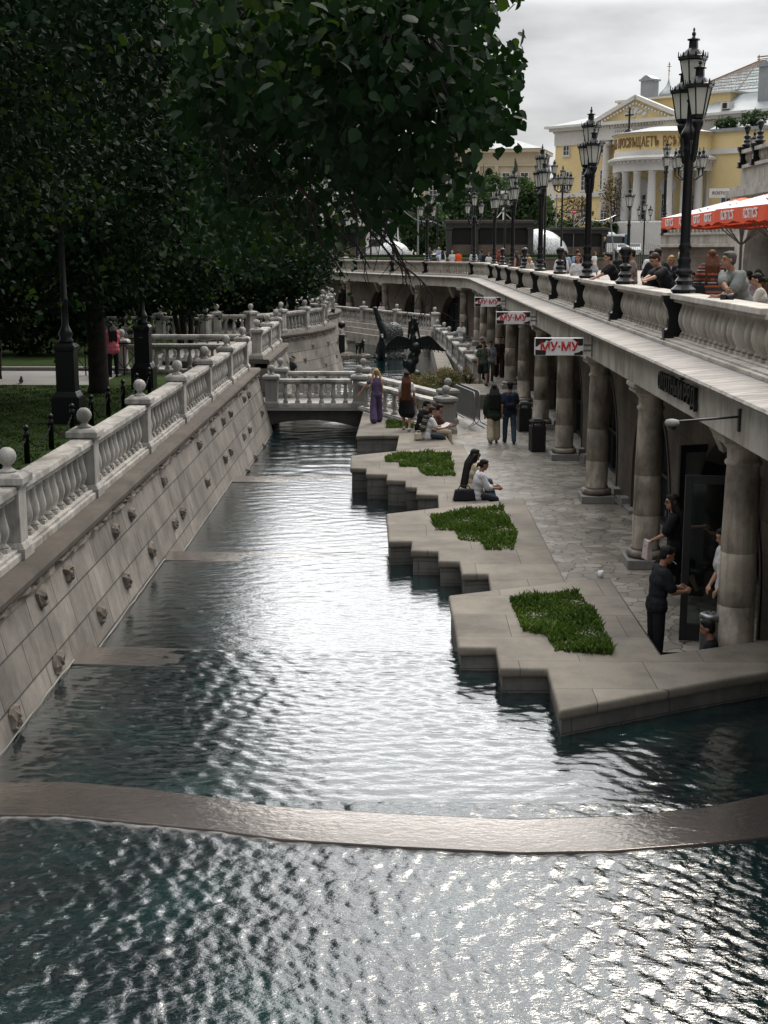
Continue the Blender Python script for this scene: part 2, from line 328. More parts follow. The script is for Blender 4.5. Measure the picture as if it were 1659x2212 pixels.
def pavemat():
    m, t, n, l, b = newmat('crazy_paving')
    co_ = coords(t, (1.0, 1.0, 1), True)
    dn = n.new('ShaderNodeTexNoise'); dn.inputs['Scale'].default_value = 2.0; dn.inputs['Detail'].default_value = 2; l.new(co_, dn.inputs['Vector'])
    dv = n.new('ShaderNodeVectorMath'); dv.operation = 'SCALE'; dv.inputs['Scale'].default_value = .35; l.new(dn.outputs['Color'], dv.inputs[0])
    av = n.new('ShaderNodeVectorMath'); av.operation = 'ADD'; l.new(co_, av.inputs[0]); l.new(dv.outputs[0], av.inputs[1])
    vo = n.new('ShaderNodeTexVoronoi'); vo.feature = 'DISTANCE_TO_EDGE'; vo.distance = 'EUCLIDEAN'; vo.inputs['Scale'].default_value = 3.7; l.new(av.outputs[0], vo.inputs['Vector'])
    vc = n.new('ShaderNodeTexVoronoi'); vc.inputs['Scale'].default_value = 3.7; l.new(av.outputs[0], vc.inputs['Vector'])
    col = ramp(t, noise(t, .7, 5, .6, True), [(.3, (.16, .146, .124)), (.7, (.31, .283, .24))])
    col = mixc(t, .35, col, mixc(t, 1, vc.outputs['Color'], (1, 1, 1), 'SATURATION' if False else 'MIX'), 'MULTIPLY') if False else col
    sp = n.new('ShaderNodeSeparateColor'); l.new(vc.outputs['Color'], sp.inputs[0])
    col = mixc(t, 1, col, ramp(t, sp.outputs[0], [(0, .62), (1, 1.12)]), 'MULTIPLY')
    edge = ramp(t, vo.outputs['Distance'], [(.012, .2), (.04, 1.0)]); col = mixc(t, 1, col, edge, 'MULTIPLY')
    l.new(col, b.inputs['Base Color']); l.new(ramp(t, noise(t, 1.1, 4, .6, True), [(.35, .32), (.7, .62)]), b.inputs['Roughness']); b.inputs['Specular IOR Level'].default_value = .35
    l.new(bump(t, edge, .2, .008), b.inputs['Normal']); return m
M['paving'] = pavemat()
M['plaza'] = brickwall('plaza_paving', (.33, .31, .29), (.24, .225, .21), .6, .6, .01, 'XY', mcol=.6, streak=0)
M['path'] = stone('asphalt_path', (.26, .255, .25), (.2, .195, .19), sc=.8, fine=40)
def lawnmat():
    m, t, n, l, b = newmat('lawn_soil')
    col = ramp(t, noise(t, .5, 5, .65, True), [(.3, (.018, .032, .009)), (.7, (.042, .07, .018))]); l.new(col, b.inputs['Base Color']); b.inputs['Roughness'].default_value = 1; b.inputs['Specular IOR Level'].default_value = .1
    l.new(bump(t, noise(t, 30, 3, .7, True), 1, .05), b.inputs['Normal']); return m
M['lawn'] = lawnmat()
_cl = {}
def cloth(c, rough=.85):
    k = tuple(round(q, 3) for q in c)
    if k not in _cl:
        m, t, n, l, b = newmat('cloth_%d' % len(_cl)); f = noise(t, 9, 5, .65)
        l.new(ramp(t, f, [(.3, k3(c, .68)), (.7, c)]), b.inputs['Base Color']); b.inputs['Roughness'].default_value = rough; b.inputs['Specular IOR Level'].default_value = .15
        l.new(bump(t, noise(t, (14, 14, 7), 4, .6), .5, .03), b.inputs['Normal']); _cl[k] = m
    return _cl[k]
def striped(name, cols, per, axis=2):
    m, t, n, l, b = newmat(name); tcn = n.new('ShaderNodeTexCoord'); sp = n.new('ShaderNodeSeparateXYZ'); l.new(tcn.outputs['Object'], sp.inputs[0])
    a = n.new('ShaderNodeMath'); a.operation = 'MULTIPLY'; a.inputs[1].default_value = 1/per; l.new(sp.outputs[axis], a.inputs[0])
    fr = n.new('ShaderNodeMath'); fr.operation = 'FRACT'; l.new(a.outputs[0], fr.inputs[0])
    r = n.new('ShaderNodeValToRGB'); r.color_ramp.interpolation = 'CONSTANT'; e = r.color_ramp.elements
    while len(e) < len(cols): e.new(.5)
    for q, (p, c) in zip(e, cols): q.position = p; q.color = (*c, 1)
    l.new(fr.outputs[0], r.inputs[0]); l.new(r.outputs[0], b.inputs['Base Color']); b.inputs['Roughness'].default_value = .9; return m
# ================================================================ THE SETTING
def sweep(mb, path, prof, closed_path=False):
    """sweeps a closed profile [(offset to the right of the path, z)] along a polyline, mitred"""
    n = len(path); k = len(prof); rows = []
    for i, p in enumerate(path):
        p = Vector(p[:2]); a = (p-Vector(path[i-1][:2])).normalized() if i else None
        b = (Vector(path[i+1][:2])-p).normalized() if i < n-1 else None
        a = a or b; b = b or a; t = (a+b).normalized(); nn = Vector((t.y, -t.x)); m = 1/max(.4, t.dot(a))
        rows.append([(p.x+nn.x*o*m, p.y+nn.y*o*m, z) for o, z in prof])
    vs = [q for r in rows for q in r]
    fs = [(i*k+j, (i+1)*k+j, (i+1)*k+(j+1) % k, i*k+(j+1) % k) for i in range(n-1) for j in range(k)]
    fs += [tuple(range(k)), tuple(range((n-1)*k, n*k))[::-1]]
    return mb.add(vs, fs)
def offs(path, o):
    mb = MB(); sweep(mb, path, [(o, 0), (o+1e-3, 0), (o, 1)]); return [(mb.v[i*3][0], mb.v[i*3][1]) for i in range(len(path))]
def resample(path, step, start=0.0):
    pts = [Vector(p[:2]) for p in path]; out_ = []; acc = start
    for a, b in zip(pts, pts[1:]):
        ln = (b-a).length; d = (b-a)/ln
        while acc < ln: out_.append((a+d*acc, d)); acc += step
        acc -= ln
    return out_
def struct(mb, name, mats, **k): return tag(mb.build(name, mats, norm=True, **k), kind='structure')
WZ = (.18, -.03, -.28, -.50)                       # water levels, stepping down away from the camera
WALLX = lambda Y: -4.45-.0093*Y                    # top of the battered canal wall at z 1.5
# ground far below and out to the horizon
struct(MB().box((0, 1200, -2.6), (5000, 5000, .4)), 'ground', M['path'])
# water: each pool a rippled sheet
def pool(name, x0, x1, y0, y1, z, step, slope, lams=(.2, .8), th0=.15, thd=.75, nw=26):
    xs = np.arange(x0, x1+step, step); ys = np.arange(y0, y1+step, step); X, Y = np.meshgrid(xs, ys)
    Zz = np.full_like(X, z)
    rs = np.random.RandomState(3)
    for i in range(nw):
        lam = rs.uniform(lams[0]**.5, lams[1]**.5)**2; th = rs.normal(th0, thd); kx, ky = np.cos(th)*2*PI/lam, np.sin(th)*2*PI/lam
        ph = rs.uniform(0, 6.28); q1, q2 = rs.uniform(-1.6, 1.6, 2); mod = np.clip(.45+.8*np.sin(X*q1+Y*q2+rs.uniform(0, 6)), 0, 1.2)
        wv = np.sin(kx*X+ky*Y+ph+1.2*np.sin(1.3*X+.9*Y+ph)+.6*np.sin(2.3*Y-1.7*X+2*ph)); wv = wv+.22*np.cos(2*(kx*X+ky*Y+ph))
        Zz += slope*lam/(2*PI)*(2/nw)**.5*mod*wv
    nx, ny = len(xs), len(ys); v = np.stack([X.ravel(), Y.ravel(), Zz.ravel()], 1)
    j, i = np.meshgrid(np.arange(ny-1), np.arange(nx-1), indexing='ij'); a = (j*nx+i).ravel()
    f = np.stack([a, a+1, a+nx+1, a+nx], 1)
    me = bpy.data.meshes.new(name); me.vertices.add(len(v)); me.vertices.foreach_set('co', v.ravel())
    me.loops.add(f.size); me.loops.foreach_set('vertex_index', f.ravel()); me.polygons.add(len(f)); me.polygons.foreach_set('loop_start', np.arange(0, f.size, 4))
    me.polygons.foreach_set('use_smooth', np.ones(len(f), bool)); me.update(); me.validate(); me.materials.append(M['water'] if y0 < 9 else M['water2'])
    return tag(put(name, me), kind='structure')
pool('water', -5.2, 8.6, 7.2, 12.1, WZ[0]+.02, .018, .15, (.07, .36), .1, .6, 40)
pool('water', -5.2, 8.6, 11.7, 17.1, WZ[0], .024, .085, (.09, .42), 1.1, .6, 30)
pool('water', -5.2, 3.2, 16.9, 23.7, WZ[1], .035, .034, (.12, .5), 1.4, .45, 28)
pool('water', -5.2, 2.2, 23.5, 33.4, WZ[2], .045, .03, (.18, .6), 1.5, .4, 28)
pool('water', -5.6, 2.0, 33.2, 58.0, WZ[3], .10, .05, (.4, 1.2), 1.5, .4, 26)
pool('water', -9.0, 3.4, 58.0, 96.0, WZ[3], .25, .03, (.9, 2.0), 1.5, .4, 20)
# weirs: low stone sills the water slides over
nearE = [(-5.6, 11.3), (-4.6, 11.55), (-3.78, 11.72), (-3.2, 11.72), (-2.64, 11.6), (-1.75, 11.42), (-1.09, 11.22), (-.12, 11.09), (1.01, 10.98), (1.84, 11.03), (2.7, 11.19), (3.4, 11.36), (4.6, 11.8), (6, 12.5), (8, 13.9)]
farE = [(-5.6, 12.05), (-4.6, 12.35), (-3.98, 12.5), (-3.3, 12.52), (-2.58, 12.38), (-1.97, 12.21), (-1.27, 11.97), (-.13, 11.82), (1.05, 11.70), (2.1, 11.80), (2.88, 12.01), (3.54, 12.33), (4.7, 12.85), (6.1, 13.6), (8, 15.0)]
def weir(near, far, z, label, amp=.006):
    mb = MB(); n = len(near); TT = (0, .003, .02, .3, .65, .975, .997, 1); K = len(TT); mb.smooth = True; vs = []
    for (x0, y0), (x1, y1) in zip(near, far):
        for j in range(K):
            t = TT[j]; vs.append((x0+(x1-x0)*t, y0+(y1-y0)*t, z-(.05*min(1, max(0, (x0+3.7)/2.2)) if amp < .01 else 0)+amp*math.sin(PI*min(1, .25+t*.75))+(-.08 if j in (0, K-1) else 0)))
    mb.add(vs, [(i*K+j, (i+1)*K+j, (i+1)*K+j+1, i*K+j+1) for i in range(n-1) for j in range(K-1)])
    return tag(mb.build('weir', M['weir'], norm=True), label, 'weir', 'stone weirs crossing the canal')
weir(nearE, farE, WZ[0]+.035, 'widest brown stone weir curving across the canal nearest the camera', .012)
weir([(x, 16.42+.02*math.sin(x)) for x in np.linspace(-5, 2, 12)], [(x, 17.2) for x in np.linspace(-5, 2, 12)], WZ[0]+.012, 'straight brown stone weir beside the nearest large grassy planter')
weir([(x, 23.2) for x in np.linspace(-5, 1.2, 12)], [(x, 23.95) for x in np.linspace(-5, 1.2, 12)], WZ[1]+.012, 'middle straight stone weir level with the second grassy planter')
weir([(x, 32.9) for x in np.linspace(-5, .5, 12)], [(x, 33.8) for x in np.linspace(-5, .5, 12)], WZ[2]+.012, 'farthest straight stone weir in front of the low bridge')
# park on the left: lawn, path, kerb
mb = MB(); mb.prism([(-80, -5), (-4.75, -5), (-4.98, 44.0), (-80, 44.0)], 1.0, 1.56); struct(mb, 'lawn', M['lawn'])
struct(MB().prism([(-80, 38.6), (-8.9, 38.6), (-8.9, 43.2), (-80, 43.2)], 1.3, 1.575), 'path', M['path'])
struct(MB().prism([(-80, 43.2), (-9.1, 43.2), (-9.1, 43.5), (-80, 43.5)], 1.3, 1.69), 'kerb', M['granite'])
struct(MB().prism([(-80, 43.5), (-9.1, 43.5), (-9.1, 120), (-80, 120)], 1.0, 1.62), 'lawn', M['lawn'])
struct(MB().prism([(-9.1, 47.4), (-5.3, 47.4), (-5.3, 57), (-6.9, 60), (-9.1, 62)], .9, 1.6), 'pavement', M['plaza'])
mb = MB()
for i in range(8): mb.box((-8.7+i*.42, 45.7, .25+(1.35-i*.168)/2-.4), (.42, 3.2, 1.35-i*.168+.8))
struct(mb, 'steps', M['granite'])
# walkway with crazy paving
struct(MB().prism([(3.0, 15.2), (9, 17.2), (9, 79), (4, 86), (-5, 110), (-14, 113), (-14, 101), (-4.5, 93), (1.85, 81), (2.3, 70), (2.6, 57), (2.1, 52), (1.6, 41), (.9, 36), (1.3, 30), (1.6, 27), (2.0, 22), (2.7, 19.5)], -1.3, 0), 'pavement', M['paving'])
# terrace and square
TP = [(4.05, -4), (4.05, 78), (3.92, 80), (3.54, 81.8), (.85, 88), (-1.35, 93), (-4.1, 100), (-6.8, 106.5), (-9.5, 113)]
rim = offs(TP, .93)
mb = MB(); mb.prism(rim[:1]+rim[1:]+[(-300, 113.2), (-300, 900), (400, 900), (400, -4)], 3.3, 3.65); struct(mb, 'square', M['plaza'])
# canal wall on the left (thing): battered ashlar, rough band, coping, hewn blocks standing out
def canal_wall(path, label, bosses, zt=1.3):
    r = empty('retaining_wall', (path[0][0], path[0][1], 0), 0, label, 'wall', 'canal retaining walls')
    o = lambda n, mb, m: put(n, mb, r, (-path[0][0], -path[0][1], 0))
    mb = MB(); sweep(mb, path, [(-1.4, -1.4), (.25*(1.5+1.4), -1.4), (.05, zt), (-1.4, zt)]); me = mb.mesh('wall', M['wallblock']); fix(me); o('wall', me, 0)
    mb = MB(); ss = resample(path, .16); rr = random.Random(4); vs = []; mb.smooth = False
    K = 5
    for p, d in ss:
        nn = Vector((d.y, -d.x))
        for j in range(K): q = p+nn*(.07+rr.uniform(-.035, .06)*(0 < j < K-1)); vs.append((q.x, q.y, zt+.17*j/(K-1)))
    mb.add(vs, [(i*K+j, (i+1)*K+j, (i+1)*K+j+1, i*K+j+1) for i in range(len(ss)-1) for j in range(K-1)])
    o('rough_band', mb.mesh('rough_band', M['roughrock']), 0)
    mb = MB(); sweep(mb, path, [(-.75, zt+.17), (.13, zt+.17), (.15, zt+.25), (.11, zt+.32), (-.75, zt+.32)]); me = mb.mesh('coping', M['coping']); fix(me); o('coping', me, 0)
    for p, nrm, h in bosses:
        mb = MB(); rr = random.Random(int(p[1]*971+p[2]*577)); n, m = 11, 5
        jag = [rr.uniform(.82, 1.12) for _ in range(n)]
        for j in range(m+1):
            for i in range(n):
                a = 2*PI*i/n+.2; q = (1, .93, .75, .5, .25, .05)[j]; sqr = min(1/max(.01, abs(math.cos(a))), 1/max(.01, abs(math.sin(a))))*.86; rad = q*jag[i]*sqr
                mb.v.append(((0, .05, .075, .085, .09, .09)[j]*rr.uniform(.55, 1.35)-.01, math.cos(a)*rad*.19*h, math.sin(a)*rad*.17*h))
        for j in range(m):
            for i in range(n): mb.f.append((j*n+i, j*n+(i+1) % n, (j+1)*n+(i+1) % n, (j+1)*n+i)); mb.m.append(0); mb.sm.append(False)
        me = mb.mesh('hewn_block', M['roughrock']); fix(me)
        put('hewn_block', me, r, (p[0]-path[0][0], p[1]-path[0][1], p[2]), math.atan2(nrm[1], nrm[0]))
    return r
def waterline(r, o):
    for k_, (y0, y1) in enumerate(((7.5, 16.6), (17.1, 23.3), (23.9, 33), (33.8, 44))):
        mb = MB(); rr = random.Random(k_); z = WZ[k_]; n = int((y1-y0)/.35); mb.tube([(WALLX(y0+(y1-y0)*i/n)+.25*(1.5-z)+.012+rr.uniform(0, .012), y0+(y1-y0)*i/n, z+.03+rr.uniform(-.012, .012)) for i in range(n+1)], [rr.uniform(.003, .011) for i in range(n+1)], 5)
        put('lime_line', mb.mesh('lime_line', M['granite']), r, o)
def on_wall(u, v):
    d = ray(u, v); t = (-4.45+.25*(1.5-5.4))/(d[0]+.0093*d[1]+.25*d[2]); return CAMP+d*t
bp = [(x*.3906, 648+y*.3906) for x, y in [(630, 1280), (720, 1190), (960, 1240), (1003, 1180), (830, 1390), (900, 1000), (1140, 1010), (1095, 800), (1170, 725), (1230, 670), (1240, 880), (1270, 840), (1345, 755), (1375, 720), (1268, 630), (1365, 950), (1408, 870), (1455, 810), (1445, 625), (1345, 550), (1370, 525)]]
bp += [(x*.5078, 1166.4+y*.5078) for x, y in [(285, 145), (170, 250), (535, 175), (425, 320), (240, 530), (55, 760), (640, 45)]]
cw_ = canal_wall([(WALLX(5), 5), (WALLX(44), 44.0)], 'long leaning grey ashlar wall with rough blocks along the near canal', [(on_wall(u, v), (1, 0), (.9 if v > 1150 else .8)) for u, v in bp])
waterline(cw_, (-WALLX(5), -5, 0))
W2 = [(WALLX(46.6)-.02, 47.3), (-4.95, 56.0)]
canal_wall(W2, 'short leaning grey wall between the low bridge and the round bastion', [((-4.7, y, z), (1, .05), .9) for y, z in ((48.5, .8), (50.2, .3), (52, .9), (54, .4), (55, 1.0))])
def arcp(pts, n=5):
    """smooth curve through points"""
    out_ = []; k = len(pts)
    for i in range(k-1):
        p0, p1, p2, p3 = [Vector(pts[max(0, min(k-1, j))]) for j in (i-1, i, i+1, i+2)]
        for j in range(n):
            t = j/n; out_.append(tuple(.5*((2*p1)+(p2-p0)*t+(2*p0-5*p1+4*p2-p3)*t*t+(3*p1-p0-3*p2+p3)*t**3)))
    return out_+[tuple(pts[-1])]
B1 = arcp([(-8.2, 57.2), (-6.6, 57.6), (-5.35, 59.5), (-4.4, 62), (-3.75, 65), (-3.6, 68), (-4.3, 71), (-6.5, 73)])
B2 = arcp([(-6.6, 75.0), (-5.2, 76.2), (-4.4, 79), (-4.05, 82.5), (-4.3, 85.5), (-5.6, 88)])
def bastion_boss(path, rows):
    ss = resample(path, 1.25, .5); o = []
    for i, (p, d) in enumerate(ss):
        nn = Vector((d.y, -d.x)); z = rows[i % len(rows)]; q = p+nn*(.05+.25*(1.3-z)*.93); o.append(((q.x, q.y, z), (nn.x, nn.y), 1.0))
    return o
canal_wall(B1, 'nearer round bastion wall of grey stone bulging into the canal', bastion_boss(B1, (1.0, .3, .85, -.1, .5, 1.05, .1)), 1.45)
canal_wall(B2, 'farther round bastion wall beyond the bulging one', bastion_boss(B2, (.9, .2, .6)), 1.45)
mb = MB(); mb.prism([p for p in offs(B1, -.5)]+[(-9, 73.2), (-9, 57.4)], .5, 1.72); struct(mb, 'pavement', M['plaza'])
mb = MB(); mb.prism([p for p in offs(B2, -.5)]+[(-9, 88), (-9, 75)], .5, 1.72); struct(mb, 'pavement', M['plaza'])
# rope / sealing line along the water is part of the wall foot
# planters: stepped granite tops on a recessed coursed base
def planter(poly, top, label, wz):
    r = empty('planter', (poly[0][0], poly[0][1], 0), 0, label, 'planter', 'stepped stone planters along the water')
    lp = [(p[0]-poly[0][0], p[1]-poly[0][1]) for p in poly]
    me = MB().prism(lp, top-.13, top).mesh('coping', M['planter']); fix(me, .045, 3)
    for f in me.polygons: f.use_smooth = True
    me.shade_smooth() if hasattr(me, 'shade_smooth') else None
    put('coping', me, r)
    c = Vector((sum(p[0] for p in lp)/len(lp), sum(p[1] for p in lp)/len(lp)))
    mb = MB(); n = len(lp)
    ar = sum(lp[i][0]*lp[(i+1) % n][1]-lp[(i+1) % n][0]*lp[i][1] for i in range(n))
    q = lp if ar < 0 else lp[::-1]           # clockwise
    ins = []
    for i in range(n):
        a, b, c2 = Vector(q[i-1]), Vector(q[i]), Vector(q[(i+1) % n]); d1 = (b-a).normalized(); d2 = (c2-b).normalized()
        n1, n2 = Vector((d1.y, -d1.x)), Vector((d2.y, -d2.x)); m = (n1+n2); m = m/max(.35, m.dot(n1)); ins.append(tuple(b+m*.04))
    for k, (z0, z1) in enumerate(((top-.33, top-.132), (-1.2, top-.335))): mb.prism([tuple(Vector(p)) for p in ins], z0, z1)
    me = mb.mesh('base', M['plside']); fix(me); put('base', me, r)
    return r
P3 = [(.64, 18.84), (3.14, 20.02), (3.19, 16.0), (4.9, 16.75), (4.9, 15.55), (4.31, 15.31), (3.41, 14.86), (1.68, 13.9), (1.71, 15.41), (1.14, 15.4), (1.15, 16.27), (.68, 16.26)]
P2 = [(-.35, 25.46), (2.45, 27.19), (2.49, 19.4), (1.29, 19.2), (1.32, 20.62), (.91, 20.56), (.9, 21.46), (.56, 21.46), (.57, 22.21), (.11, 22.24), (.13, 23.02), (-.28, 22.95)]
P1 = [(-1.35, 33.52), (1.57, 35.6), (1.78, 26.4), (.68, 26.3), (.71, 28.04), (.25, 28.07), (.27, 28.97), (.02, 28.97), (.02, 29.8), (-.41, 29.88), (-.4, 30.66), (-.9, 30.7), (-.91, 31.53), (-1.29, 31.53)]
P0 = [(-1.35, 43.4), (1.15, 37.75), (1.35, 34.9), (-.25, 33.9), (-.16, 37.64), (-1.37, 37.46)]
planter(P3, .50, 'nearest stepped planter with a white mug on its corner', 0)
planter(P2, .40, 'second stepped planter behind the one with the white mug', 0)
planter(P1, .31, 'stepped planter where the pair with a black bag sit', 0)
planter(P0, .27, 'farthest stepped planter at the foot of the bridge ramp', 0)
# grass
def blades(name, poly, z, n, h, mats, label=None, spread=1.0, wide=.012, tall=None, parent=None):
    pts = []; xs = [p[0] for p in poly]; ys = [p[1] for p in poly]
    def inside(x, y):
        c = False; k = len(poly)
        for i in range(k):
            (x1, y1), (x2, y2) = poly[i], poly[(i+1) % k]
            if (y1 > y) != (y2 > y) and x < (x2-x1)*(y-y1)/(y2-y1)+x1: c = not c
        return c
    V = []; F = []; MI = []; b = 0; rr = random.Random(n+17)
    while len(pts) < n:
        x, y = rr.uniform(min(xs), max(xs)), rr.uniform(min(ys), max(ys))
        if not inside(x, y): continue
        pts.append(1); a = rr.uniform(0, 2*PI); hh = h*rr.uniform(.45, 1.25)*(.75+.5*math.sin(x*5+2)*math.sin(y*4)); w = wide*rr.uniform(.7, 1.6)
        lean = rr.uniform(.1, .95)*hh*spread; la = rr.uniform(0, 2*PI); dx, dy = math.cos(la)*lean, math.sin(la)*lean; ax, ay = math.cos(a)*w, math.sin(a)*w
        V += [(x-ax, y-ay, z), (x+ax, y+ay, z), (x+ax*.9+dx*.45, y+ay*.9+dy*.45, z+hh*.6), (x-ax*.9+dx*.45, y-ay*.9+dy*.45, z+hh*.6), (x+dx, y+dy, z+hh*rr.uniform(.75, 1))]
        F += [(b, b+1, b+2, b+3), (b+3, b+2, b+4)]; k = rr.random(); mi = 0 if k < .8 or len(mats) < 2 else 1; MI += [mi, mi]; b += 5
    me = bpy.data.meshes.new(name); me.from_pydata(V, [], F)
    for m in mats: me.materials.append(m)
    me.polygons.foreach_set('material_index', MI); me.update()
    o = put(name, me, parent); o['kind'] = 'stuff'
    if label: o['label'] = label; o['category'] = 'grass'
    return o
z4b = lambda x, y: ((1260+x*.7836)*.648, (1800+y*.7836)*.648)
z3 = lambda x, y: ((1100+x*.5425)*.648, (1400+y*.5425)*.648)
z4 = lambda x, y: ((850+x*.5124)*.648, (900+y*.5124)*.648)
pg = lambda f, z, L_: [tuple(P(*f(*q), z)[:2]) for q in L_]
G3 = pg(z4b, .5, [(560, 258), (850, 225), (915, 300), (985, 420), (1000, 490), (755, 475), (710, 405), (620, 392)])
G2 = pg(z3, .4, [(622, 590), (1060, 535), (1095, 610), (1150, 690), (1130, 800), (965, 800), (925, 750), (795, 740), (770, 682), (645, 680)])
G1 = pg(z3, .31, [(340, 225), (600, 200), (740, 215), (770, 345), (595, 345), (550, 318), (545, 292), (430, 288), (425, 262), (340, 260)])
G0 = pg(z4, .27, [(855, 985), (1040, 985), (1030, 1030), (850, 1030)])
for g, z, n, lb in ((G3, .5, 5200, 'thick green grass in the nearest stone planter'), (G2, .4, 5200, 'green grass in the second stone planter'), (G1, .31, 4200, 'green grass in the planter where people sit'), (G0, .27, 1200, 'green grass patch at the foot of the bridge')):
    blades('grass', g, z-.01, n, .125, [M['grassb'], M['leafy']], lb, .9, .013)
blades('grass', [(-14, 21), (-5.3, 21), (-5.4, 38.5), (-14, 38.5)], 1.55, 30000, .07, [M['lawnb'] if 'lawnb' in M else M['grassb'], M['leafy']], 'short park lawn behind the left balustrade', .8, .012)
# ---------------------------------------------------------------- arcade under the terrace
ARC = empty('arcade', (4.05, 20, 0), 0, 'long marble arcade with columns carrying the terrace along the walkway', 'arcade')
ao = lambda n, me, **k: put(n, me, ARC, (-4.05, -20, 0))
def asw(n, prof, m, path=TP):
    mb = MB(); sweep(mb, path, prof); me = mb.mesh(n, m); fix(me); return ao(n, me)
asw('fascia', [(-.19, 3.2), (.4, 3.2), (.4, 3.735), (-.19, 3.735)], M['marble2'])
asw('ledge', [(-.37, 3.74), (-.39, 3.77), (-.37, 3.80), (.46, 3.865), (.46, 3.74)], stone('ledge_slabs', (.40, .375, .35), (.20, .185, .17), sc=(1.2, 5, 1), streak=.0, stain=(.12, .11, .10), stain_lo=.5))
asw('soffit', [(.4, 3.203), (6, 3.203), (6, 3.29), (.4, 3.29)], M['arcwall'])
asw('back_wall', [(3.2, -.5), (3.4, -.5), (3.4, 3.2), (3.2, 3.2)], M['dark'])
colpos = [Vector((4.3 if y == 16.9 else 4.2, y)) for y in [3.6, 10.0, 16.9]+[22.9+6.1*k for k in range(10)]]
farcol = [Vector(p) for p in ((3.54, 81.8), (.85, 88), (-1.35, 93), (-4.1, 100), (-6.8, 106.5), (-9.5, 113))]
mb = MB(); mb.smooth = True
mb.lathe([(.245, .30), (.262, .33), (.24, .36), (.238, .90), (.235, .903), (.235, .908), (.238, .911), (.232, 1.60), (.229, 1.603), (.229, 1.608), (.232, 1.611), (.215, 2.5), (.208, 2.72), (.235, 2.74), (.235, 2.78), (.208, 2.80), (.21, 2.93), (.27, 3.0), (.27, 3.03)], 24); CS = mb.mesh('column', M['column'])
mb = MB(); mb.smooth = True; mb.lathe([(.25, .16), (.315, .18), (.335, .23), (.315, .285), (.25, .305)], 24); CB = mb.mesh('torus_base', M['column'])
CPm = MB().box((0, 0, .08), (.72, .72, .16)).mesh('plinth', M['granite']); fix(CPm, .012)
CA = MB().box((0, 0, 3.085), (.66, .66, .1)).box((0, 0, 3.16), (.74, .74, .07)).mesh('abacus', M['marble2']); fix(CA, .012)
for i, p in enumerate(colpos+farcol):
    rz = 0 if i < len(colpos) else R(22)
    c = put('column', CS, ARC, (p.x-4.05, p.y-20, 0), rz+i*1.3)
    for n_, m_ in (('torus_base', CB), ('plinth', CPm), ('abacus', CA)): put(n_, m_, c, (0, 0, 0), -i*1.3)
